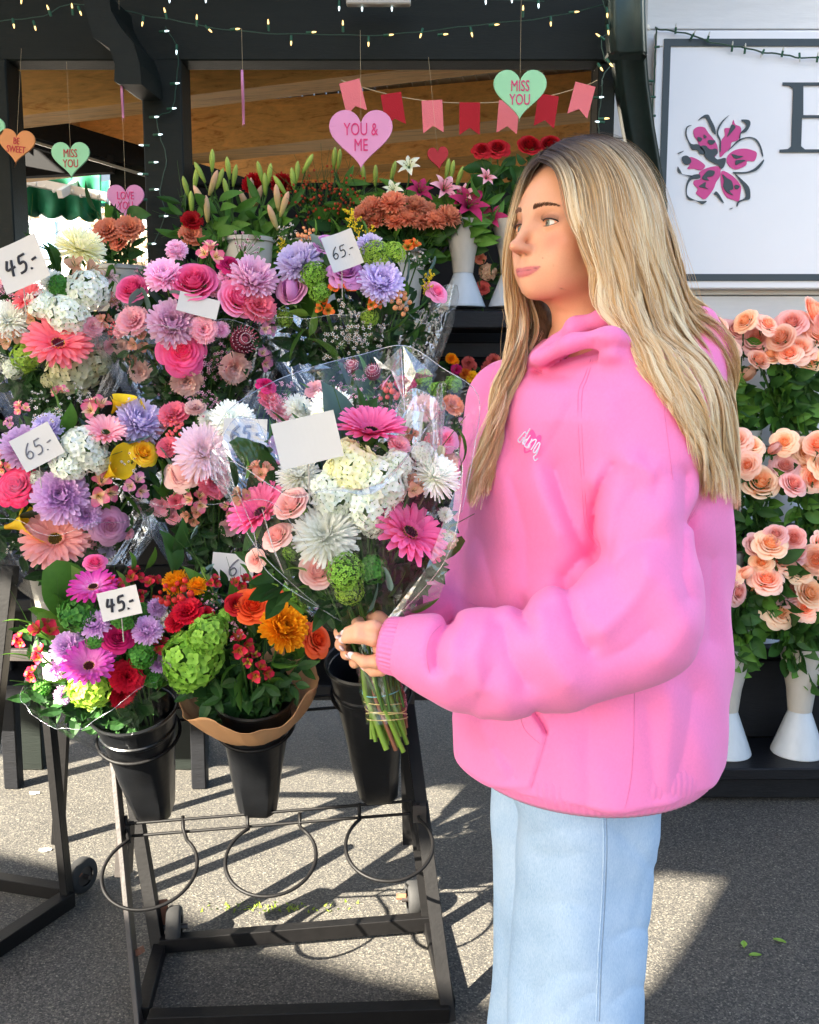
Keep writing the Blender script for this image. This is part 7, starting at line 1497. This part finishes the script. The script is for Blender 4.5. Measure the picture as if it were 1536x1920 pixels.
# ---------------------------------------------------------------- hair
hr = np.random.default_rng(5)
NP_ = 30
def resamp(pts):
    q = smooth_open([tuple(P(u, v, y)) for u, v, y in pts], 8); q = np.array(q); s = np.concatenate([[0], np.cumsum(np.linalg.norm(np.diff(q, axis=0), axis=1))]); t = np.linspace(0, s[-1], NP_)
    return np.stack([np.interp(t, s, q[:, i]) for i in range(3)], 1)
NEAR = [
 [(1018, 288, 1.395), (1048, 298, 1.362), (1066, 342, 1.342), (1074, 402, 1.334), (1094, 448, 1.328), (1120, 478, 1.326), (1124, 520, 1.330), (1122, 565, 1.328), (1164, 615, 1.312), (1216, 690, 1.285), (1272, 778, 1.255), (1300, 850, 1.262), (1330, 915, 1.29)],
 [(1024, 282, 1.400), (1066, 300, 1.358), (1086, 352, 1.340), (1092, 420, 1.330), (1106, 470, 1.325), (1134, 505, 1.322), (1138, 560, 1.326), (1172, 620, 1.31), (1222, 690, 1.285), (1275, 775, 1.262), (1318, 850, 1.275), (1346, 925, 1.30)],
 [(1036, 272, 1.408), (1086, 290, 1.355), (1116, 350, 1.330), (1126, 430, 1.322), (1146, 500, 1.320), (1166, 560, 1.325), (1200, 630, 1.31), (1245, 700, 1.295), (1296, 780, 1.285), (1334, 860, 1.30), (1356, 935, 1.33)],
 [(1050, 265, 1.418), (1106, 282, 1.358), (1145, 345, 1.330), (1160, 430, 1.325), (1178, 510, 1.328), (1204, 580, 1.335), (1240, 650, 1.33), (1284, 725, 1.32), (1325, 805, 1.33), (1352, 880, 1.35), (1364, 945, 1.37)],
 [(1068, 259, 1.430), (1126, 276, 1.370), (1172, 335, 1.345), (1192, 420, 1.340), (1212, 510, 1.350), (1238, 590, 1.365), (1274, 665, 1.37), (1312, 740, 1.37), (1344, 820, 1.38), (1362, 890, 1.40), (1368, 950, 1.41)],
 [(1086, 255, 1.442), (1146, 270, 1.392), (1194, 328, 1.372), (1220, 410, 1.372), (1240, 500, 1.385), (1268, 590, 1.405), (1304, 668, 1.42), (1334, 745, 1.43), (1356, 825, 1.44), (1368, 895, 1.45), (1370, 955, 1.46)],
 [(1100, 253, 1.455), (1160, 266, 1.42), (1210, 322, 1.408), (1238, 400, 1.412), (1258, 490, 1.43), (1284, 585, 1.455), (1316, 665, 1.47), (1342, 745, 1.48), (1360, 825, 1.49), (1371, 895, 1.50), (1372, 950, 1.51)],
 [(1112, 252, 1.47), (1170, 264, 1.455), (1220, 318, 1.455), (1250, 400, 1.47), (1272, 490, 1.49), (1296, 590, 1.51), (1320, 670, 1.52), (1342, 740, 1.53), (1358, 810, 1.54), (1366, 880, 1.55), (1366, 940, 1.55)],
 [(1112, 253, 1.48), (1165, 268, 1.50), (1212, 325, 1.52), (1242, 410, 1.54), (1262, 500, 1.55), (1280, 600, 1.56), (1300, 690, 1.56), (1316, 760, 1.57), (1330, 820, 1.57), (1338, 880, 1.57), (1340, 930, 1.57)]]
FAR = [
 [(1012, 292, 1.400), (998, 300, 1.400), (985, 325, 1.415), (974, 370, 1.435), (962, 420, 1.450), (952, 480, 1.462), (952, 540, 1.458), (960, 600, 1.440), (952, 665, 1.415), (925, 740, 1.392), (905, 820, 1.375), (888, 890, 1.372), (874, 955, 1.375)],
 [(1014, 290, 1.403), (996, 300, 1.418), (975, 335, 1.440), (962, 390, 1.465), (952, 450, 1.482), (950, 510, 1.488), (962, 570, 1.475), (972, 630, 1.450), (958, 700, 1.420), (930, 775, 1.400), (908, 850, 1.390), (890, 930, 1.385)],
 [(1020, 284, 1.412), (1000, 296, 1.440), (980, 335, 1.470), (966, 400, 1.495), (962, 470, 1.510), (972, 540, 1.515), (990, 600, 1.495), (990, 660, 1.465), (968, 730, 1.430), (940, 805, 1.410), (916, 880, 1.400), (900, 930, 1.395)],
 [(1030, 276, 1.425), (1014, 290, 1.470), (1000, 340, 1.510), (992, 420, 1.535), (994, 500, 1.545), (1006, 570, 1.545), (1018, 630, 1.52), (1006, 690, 1.475), (978, 755, 1.44), (948, 830, 1.42), (925, 900, 1.405)],
 [(1060, 262, 1.45), (1050, 285, 1.51), (1040, 340, 1.545), (1036, 420, 1.565), (1036, 500, 1.565), (1040, 570, 1.56), (1042, 625, 1.53), (1022, 680, 1.485), (992, 740, 1.45), (962, 810, 1.43), (935, 880, 1.41)]]
BACK = [
 [(1080, 255, 1.46), (1150, 275, 1.50), (1190, 340, 1.53), (1195, 430, 1.54), (1180, 520, 1.53), (1175, 590, 1.50), (1200, 650, 1.45), (1240, 720, 1.42), (1285, 790, 1.40), (1320, 850, 1.40)],
 [(1050, 262, 1.44), (1120, 300, 1.42), (1140, 380, 1.42), (1146, 460, 1.42), (1150, 530, 1.42), (1168, 590, 1.40), (1205, 650, 1.37), (1250, 720, 1.34), (1295, 800, 1.32), (1330, 870, 1.33)]]
HV = []; HF = []; HC_ = []; hoff = 0
AXC = np.array([HO.x + .02, HO.y + .03])
def strands(guides, n, width, bulk, wave, clumps, seed, kmin=0, kmax=None, root_dark=.22, lat=.004, colk=1.0, endvar=.25, clumpf=.75):
    global hoff
    g = np.stack([resamp(p) for p in guides]); K = len(guides); r_ = np.random.default_rng(seed); kmax = kmax if kmax is not None else K - 1
    k = r_.uniform(kmin, kmax, n); cl = np.floor(k / (K - 1) * clumps + r_.uniform(-.3, .3, n)).astype(int); lay = r_.uniform(0, 1, n)
    ch = (cl * 7919 + (lay * 3).astype(int) * 104729) % 997; rs = np.random.default_rng(seed + 1).uniform(0, 1, (997, 6)); cr = rs[ch]
    kc = np.clip((cl + .5 + (cr[:, 0] - .5) * .8) / clumps * (K - 1), 0, K - 1); t = np.linspace(0, 1, NP_); Lf = 1 - endvar * r_.random(n) ** 2
    tt = t[None, :] * Lf[:, None]; cf = clumpf * np.clip((tt - .05) * 1.6, 0, 1); ke = k[:, None] * (1 - cf) + kc[:, None] * cf; ke = np.clip(ke, 0, K - 1 - 1e-4)
    i0 = ke.astype(int); f = (ke - i0)[..., None]; ti = tt * (NP_ - 1); j0 = np.minimum(ti.astype(int), NP_ - 2); fj = (ti - j0)[..., None]
    pos = (g[i0, j0] * (1 - fj) + g[i0, j0 + 1] * fj) * (1 - f) + (g[i0 + 1, j0] * (1 - fj) + g[i0 + 1, j0 + 1] * fj) * f
    N = np.zeros_like(pos); N[..., :2] = pos[..., :2] - AXC; N[..., 2] = np.clip((pos[..., 2] - (HO.z + .02)), 0, .2) * 1.2; N /= np.linalg.norm(N, axis=-1, keepdims=True) + 1e-9
    T = np.gradient(pos, axis=1); T /= np.linalg.norm(T, axis=-1, keepdims=True) + 1e-9; B = np.cross(T, N); B /= np.linalg.norm(B, axis=-1, keepdims=True) + 1e-9
    amp = wave * np.clip((tt - .15) * 1.6, 0, 1); ph = cr[:, 1][:, None] * 6.28; fq = 3.0 + 1.6 * cr[:, 2][:, None]
    lo_ = amp * np.sin(6.283 * fq * tt + ph) + (r_.normal(0, lat, n)[:, None]) * (1 - .85 * tt) + .002 * np.sin(6.283 * (4 + 3 * r_.random(n)[:, None]) * tt + 6.28 * r_.random(n)[:, None]) * tt
    no = amp * .7 * np.cos(6.283 * fq * tt + ph) - bulk * lay[:, None] * (.25 + np.clip(tt * 2, 0, .75)) + (cr[:, 3][:, None] - .3) * .010 * np.clip(tt * 3, 0, 1)
    pos = pos + B * lo_[..., None] + N * no[..., None]
    flat = pos.reshape(-1, 3).astype(np.float32); dd = hoodie(flat); mk = dd < .010
    if mk.any():
        q0 = flat[mk]; e_ = .004; gr = np.stack([hoodie(q0 + np.eye(3, dtype=np.float32)[a_] * e_) - dd[mk] for a_ in range(3)], 1); gr /= np.linalg.norm(gr, axis=1, keepdims=True) + 1e-9
        lv = np.repeat(lay, NP_)[mk]; flat[mk] = q0 + gr * (np.clip(.002 + .010 * (1 - lv) - dd[mk], 0, .09))[:, None]; pos = flat.reshape(pos.shape)
        for _ in range(2): pos[:, 1:-1] = pos[:, 1:-1] * .5 + (pos[:, :-2] + pos[:, 2:]) * .25
    ww = width * r_.uniform(.6, 1.3, n)[:, None] * (1 - .75 * np.clip((t[None, :] - .75) * 4, 0, 1)) * (.6 + .4 * np.clip(t * 8, 0, 1))[None, :]
    ta = r_.normal(0, .5, n)[:, None, None]; Wd = (B * np.cos(ta) + N * np.sin(ta)) * ww[..., None] * .5
    a = pos - Wd; b_ = pos + Wd; vs = np.stack([a, b_], 2).reshape(-1, 3); base = hoff + (np.arange(n) * NP_ * 2)[:, None] + np.arange(NP_ - 1)[None, :] * 2
    q = np.stack([base, base + 1, base + 3, base + 2], -1).reshape(-1, 4)
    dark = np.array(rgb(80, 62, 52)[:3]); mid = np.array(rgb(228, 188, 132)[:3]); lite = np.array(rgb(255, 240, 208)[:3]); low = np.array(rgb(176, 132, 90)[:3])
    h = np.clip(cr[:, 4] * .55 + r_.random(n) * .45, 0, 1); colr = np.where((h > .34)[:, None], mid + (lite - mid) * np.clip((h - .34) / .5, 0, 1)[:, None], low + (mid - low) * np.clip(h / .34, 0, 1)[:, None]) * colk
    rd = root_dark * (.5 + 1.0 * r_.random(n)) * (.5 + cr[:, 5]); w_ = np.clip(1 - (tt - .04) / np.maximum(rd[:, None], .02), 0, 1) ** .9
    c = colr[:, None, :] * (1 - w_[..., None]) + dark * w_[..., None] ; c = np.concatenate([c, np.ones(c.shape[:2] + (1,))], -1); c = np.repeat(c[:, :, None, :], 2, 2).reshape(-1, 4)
    HV.append(vs); HF.append(q); HC_.append(c); hoff += len(vs)
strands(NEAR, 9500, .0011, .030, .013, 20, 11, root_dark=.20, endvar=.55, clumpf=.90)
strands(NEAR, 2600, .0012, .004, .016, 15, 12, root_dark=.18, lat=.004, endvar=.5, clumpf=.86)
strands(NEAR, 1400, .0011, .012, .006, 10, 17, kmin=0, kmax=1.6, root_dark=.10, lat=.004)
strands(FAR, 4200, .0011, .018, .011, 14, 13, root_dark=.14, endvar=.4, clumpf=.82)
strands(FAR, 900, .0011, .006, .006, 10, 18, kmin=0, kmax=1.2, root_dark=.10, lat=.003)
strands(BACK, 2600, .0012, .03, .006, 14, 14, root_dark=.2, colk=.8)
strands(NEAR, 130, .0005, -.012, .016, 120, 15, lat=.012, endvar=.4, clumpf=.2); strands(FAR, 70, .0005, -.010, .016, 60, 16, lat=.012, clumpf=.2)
m, nt, N, L, b = newmat('hair'); a = N.new('ShaderNodeVertexColor'); a.layer_name = 'col'; L.new(a.outputs[0], b.inputs['Base Color']); b.inputs['Roughness'].default_value = .38; b.inputs['Specular IOR Level'].default_value = .5
tr = N.new('ShaderNodeBsdfTranslucent'); L.new(a.outputs[0], tr.inputs[0]); mx = N.new('ShaderNodeMixShader'); mx.inputs[0].default_value = .25; L.new(b.outputs[0], mx.inputs[1]); L.new(tr.outputs[0], mx.inputs[2]); L.new(mx.outputs[0], N['Material Output'].inputs[0]); M['hair'] = m
ho_ = pchild('hair', np_mesh('hair', np.concatenate(HV), np.concatenate(HF), colors=np.concatenate(HC_)), m)
# solid mass under the strands
def hmass(p):
    q = ((p - HOn) @ HRn) / HS; s = np.stack([np.abs(q[:, 0]), q[:, 1], q[:, 2]], 1)
    d = d_ell(s, (0, -.018, .036), (.079, .097, .089)); d = smax(d, -d_ell(s, (0, .10, -.035), (.070, .10, .125)), .01)
    g = lambda u, v, y: P(u, v, y)
    c = chain(p, [g(1160, 420, 1.50), g(1185, 520, 1.49), g(1232, 620, 1.48), g(1300, 730, 1.43), g(1338, 830, 1.43), g(1352, 900, 1.45)], [.052, .046, .032, .018, .010, .004], .03)
    d = smin(d, c, .02)
    c = chain(p, [g(985, 420, 1.50), g(985, 520, 1.53), g(1005, 600, 1.52), g(988, 680, 1.47), g(950, 770, 1.44), g(922, 850, 1.42)], [.012, .018, .024, .024, .016, .005], .02)
    return smin(d, c, .015)
Vm, Qm = surface_nets(hmass, (P(880, 900, 1.42).x, 1.33, P(900, 960, 1.4).z), (P(1375, 800, 1.5).x, 1.62, HO.z + .14), .006)
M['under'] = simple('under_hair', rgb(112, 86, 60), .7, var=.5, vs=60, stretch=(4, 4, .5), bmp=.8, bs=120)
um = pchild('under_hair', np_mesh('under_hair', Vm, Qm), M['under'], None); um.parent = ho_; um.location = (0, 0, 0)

# ---------------------------------------------------------------- the held bouquet
bindp = P(700, 1192, 1.325)
e6 = bouquet('large held bouquet of pink gerberas, white mums and hydrangea in clear cellophane', bindp, (648, 955), 1.38, (215, 190), [
 ('gerb', 'gerbpink', 696, 810, 132, .0, .75, .0), ('gerb', 'gerbpink', 490, 962, 128, -.3, .5, .0), ('gerb', 'gerbpink', 768, 1000, 148, .35, .6, -.015), ('smum', 'whitemum', 610, 1002, 128, 0, .1, -.015), ('smum', 'whitemum', 818, 890, 98, .2, .2), ('smum', 'whitemum', 560, 890, 88, 0, .4, .01),
 ('hyd', 'cream', 662, 880, 100), ('hyd', 'white', 715, 905, 100), ('hyd', 'white', 625, 925, 90), ('hyd', 'white', 693, 950, 96), ('hyd', 'cream', 650, 850, 60), ('hyd', 'white', 745, 870, 60), ('hyd', 'white', 700, 985, 50), ('hyd', 'white', 792, 852, 50),
 ('rose', 'palepink', 543, 941, 70, -.2, .3, -.03), ('rose', 'palepink', 517, 1003, 58, -.3, .3, -.03), ('rose', 'palepink', 596, 1068, 70, 0, .2, -.04), ('alst', 'peachalst', 487, 884, 60), ('alst', 'tanalst', 772, 912, 64), ('alst', 'tanalst', 455, 930, 50), ('alst', 'tanalst', 745, 925, 46), ('bud', 'green', 572, 962, 30, 0, 1), ('bud', 'cream', 826, 850, 40, .2, 1), ('vib', 'green', 648, 1072, 80, 0, 0, -.05), ('vib', 'lime', 655, 1108, 60, 0, -.3, -.05), ('hyd', 'deepgreen', 700, 1068, 56, 0, 0, -.04), ('leaf', 'leaf', 590, 1110, 74, 150, 0, -.05), ('leaf', 'leaf', 618, 1140, 70, 120, 0, -.05), ('eleaf', 'euc_dark', 700, 1120, 70, 70, 0, -.06), ('leaf', 'leaf', 740, 1100, 80, 50, 0, -.05), ('eleaf', 'euc', 725, 1085, 54, 100, 0, -.06), ('leaf', 'leaf_light', 560, 1070, 54, 160, 0, -.05), ('box', 'leaf', 670, 1140, 70, 90, 0, -.06),
 ('leaf', 'leaf', 838, 905, 74, 95), ('leaf', 'leaf', 820, 928, 56, 120), ('leaf', 'leaf_dark', 436, 890, 80, 95), ('leaf', 'leaf', 462, 880, 56, 80), ('box', 'leaf', 690, 770, 50, 90), ('box', 'leaf', 490, 805, 56, 110), ('nleaf', 'leaf', 505, 808, 50, 80), ('box', 'leaf', 468, 1020, 70, 110), ('box', 'leaf', 675, 1040, 90, 95), ('myrt', 'leaf', 690, 1060, 90, 60), ('box', 'euc_dark', 715, 1080, 100, 80), ('leaf', 'euc_dark', 710, 1110, 80, 70), ('leaf', 'leaf', 560, 1110, 60, 150), ('leaf', 'leaf_dark', 620, 1150, 70, 130), ('leaf', 'leaf_light', 790, 1135, 80, 20), ('nleaf', 'leaf', 865, 840, 90, 88), ('nleaf', 'leaf_light', 860, 880, 70, 80), ('leaf', 'leaf', 505, 1060, 60, 130), ('leaf', 'leaf', 540, 1065, 50, 100), ('eleaf', 'euc_dark', 680, 1140, 60, 80), ('rose', 'palepink', 478, 1050, 40), ('leaf', 'leaf', 600, 1120, 50, 120), ('eleaf', 'leaf', 555, 1140, 40, 130), ('carn', 'carnp', 748, 835, 44)],
 fill=30, seed=31, dome=.075, wr=dict(R=.178, rim_h=1.75, front=-.52, peak=.16, phase=.8, peaks=4, r0=.022), tocam=.75, upw=.4, front_=.30, filler=8, name='held_bouquet')
# stems below the hands with their rubber bands and film sleeve
rs_ = random.Random(9); sb = MB(); botc = P(733, 1385, 1.30)
for k in range(22):
    a = k * 2.4; q = .026 * math.sqrt((k + .5) / 22); tp = bindp + Vector((q * math.cos(a) * .8, q * math.sin(a) * .8, 0)); mid = tp.lerp(botc, .55) + Vector((q * .9 * math.cos(a + .8), q * .9 * math.sin(a + .8), 0)); bt_ = botc + Vector((q * 1.1 * math.cos(a + 1.4), q * 1.1 * math.sin(a + 1.4), rs_.uniform(-.012, .014))); sb.tube([tp, mid, bt_], rs_.uniform(.0028, .0045), 7, 0 if k % 6 else 1)
o = part(sb, 'stem_bundle', [leafmat((110, 140, 50), (160, 184, 84)), M['stem_brown']], e6, smooth=True, recalc=False)
M['band'] = simple('rubber_band', rgb(206, 190, 120), .4); M['band2'] = simple('twine', rgb(120, 190, 190), .5)
ax = (botc - bindp).normalized(); A = axis_mat((0, 0, 0), ax).to_3x3()
for t, mt, sq in ((.52, 'band2', 0), (.64, 'band', .1), (.70, 'band', -.15), (.76, 'band', .12), (.80, 'band', -.1)):
    c = bindp.lerp(botc, t); b = MB(); b.tube([c + A @ Vector((.0285 * math.cos(a), .0285 * math.sin(a), .006 * math.sin(a + t * 9) + sq * .03 * math.cos(a))) for a in [2 * math.pi * k / 30 for k in range(30)]], .0008, 5, closed=True); o2 = b.build('rubber_band', M[mt], None, smooth=True); o2.parent = o
b = MB(); rows = []
for i in range(9):
    t = i / 8; c = bindp.lerp(botc, .02 + t * .80); rows.append([c + A @ Vector(((.031 + .003 * math.sin(5 * a + i * 2) + .002 * math.sin(11 * a - i)) * (1.05 - .12 * t) * math.cos(a), (.031 + .003 * math.sin(5 * a + i * 2)) * (1.05 - .12 * t) * math.sin(a), 0)) for a in [2 * math.pi * k / 48 for k in range(48)]])
b.grid(rows, closed=True); part(b, 'film_sleeve', M['film'], e6, smooth=True, recalc=False)
# printed film flap against the hoodie
b = MB(); fl = [P(868, 880, 1.30), P(858, 1000, 1.285), P(825, 1120, 1.275), P(740, 1168, 1.275), P(712, 1178, 1.28), P(770, 1090, 1.29), P(815, 1020, 1.29)]
c = sum(fl, Vector()) / len(fl); b.add(fl + [c + Vector((0, -.012, 0))], [(i, (i + 1) % len(fl), len(fl)) for i in range(len(fl))]); part(b, 'printed_flap', M['film_tan'], e6, recalc=False)
card(577, 825, 1.26, 120, 88, 13, '', 'large blank white card on the held bouquet left of the top gerbera', tiltv=4)

# wide back sheet of the held bouquet's cellophane with its pleats and bright folded edges
b = MB(); arc = smooth_open([(398, 822), (430, 768), (500, 722), (580, 690), (680, 664), (760, 648), (830, 690), (897, 742), (888, 850), (866, 960)], 5)
base = smooth_open([(640, 1165), (648, 1160), (656, 1156), (666, 1154), (680, 1152), (694, 1152), (704, 1154), (712, 1158), (718, 1164), (722, 1170)], 5); rows = []; rw = random.Random(4)
for i in range(14):
    t = i / 13; row = []
    for k, ((u0_, v0_), (u1_, v1_)) in enumerate(zip(base, arc)):
        s_ = k / (len(arc) - 1); bow = math.sin(math.pi * s_); u = u0_ + (u1_ - u0_) * t; v = v0_ + (v1_ - v0_) * t ** 1.05
        row.append(P(u, v, 1.335 + .125 * bow * t ** .7 - .05 * (1 - bow) * t + .006 * math.sin(k * 1.7 + t * 2) * t + .004 * math.sin(k * .6 + t * 7)))
    rows.append(row)
b.grid(rows); fs_ = part(b, 'cellophane_back_sheet', M['film'], e6, smooth=True, recalc=False)
def film_line(pts, y0_, y1_, r_=.0007):
    q = smooth_open(pts, 6); n_ = len(q); b = MB(); b.tube([P(u, v, y0_ + (y1_ - y0_) * i / (n_ - 1)) for i, (u, v) in enumerate(q)], [r_ * (.5 + .5 * math.sin(math.pi * (i + 1) / (n_ + 1))) for i in range(n_)], 4); o = b.build('film_fold', M['film_edge'], None, smooth=True); o.parent = fs_
b = MB(); b.tube(rows[-1], .0007, 4); o = b.build('film_fold', M['film_edge'], None, smooth=True); o.parent = fs_
film_line([(398, 822), (432, 930), (480, 1025), (560, 1105), (640, 1168)], 1.30, 1.31); film_line([(412, 850), (470, 980), (500, 1070), (600, 1140), (652, 1172)], 1.285, 1.30, .0006)
film_line([(868, 870), (862, 960), (835, 1050), (770, 1130), (712, 1180)], 1.30, 1.30); film_line([(752, 655), (756, 720), (760, 790)], 1.44, 1.41, .0008); film_line([(492, 955), (510, 1020), (532, 1075)], 1.26, 1.27, .0012); film_line([(455, 940), (520, 950), (620, 1090)], 1.27, 1.28, .0005)
M['pleat_glint'] = film('cellophane_glint_pleat', (.95, .93, .84, 1), .28, .6, .25)  # more reflective film for pieces added where the highlight sits
for tri, y_ in (([(752, 650), (712, 690), (700, 668), (742, 700), (760, 760)], 1.435), ([(756, 648), (800, 690), (815, 705), (772, 712), (760, 740)], 1.43), ([(735, 700), (715, 730), (700, 735), (722, 712)], 1.43), ([(560, 700), (600, 682), (622, 690), (580, 700)], 1.44)):
    b = MB(); F_ = [P(u, v, y_ - .006 * (i % 2)) for i, (u, v) in enumerate(tri)]; c = sum(F_, Vector()) / len(F_) + Vector((0, -.01, 0)); b.add(F_ + [c], [(i, (i + 1) % len(F_), len(F_)) for i in range(len(F_))]); o = b.build('film_glint_pleat', M['pleat_glint'], None); o.parent = fs_
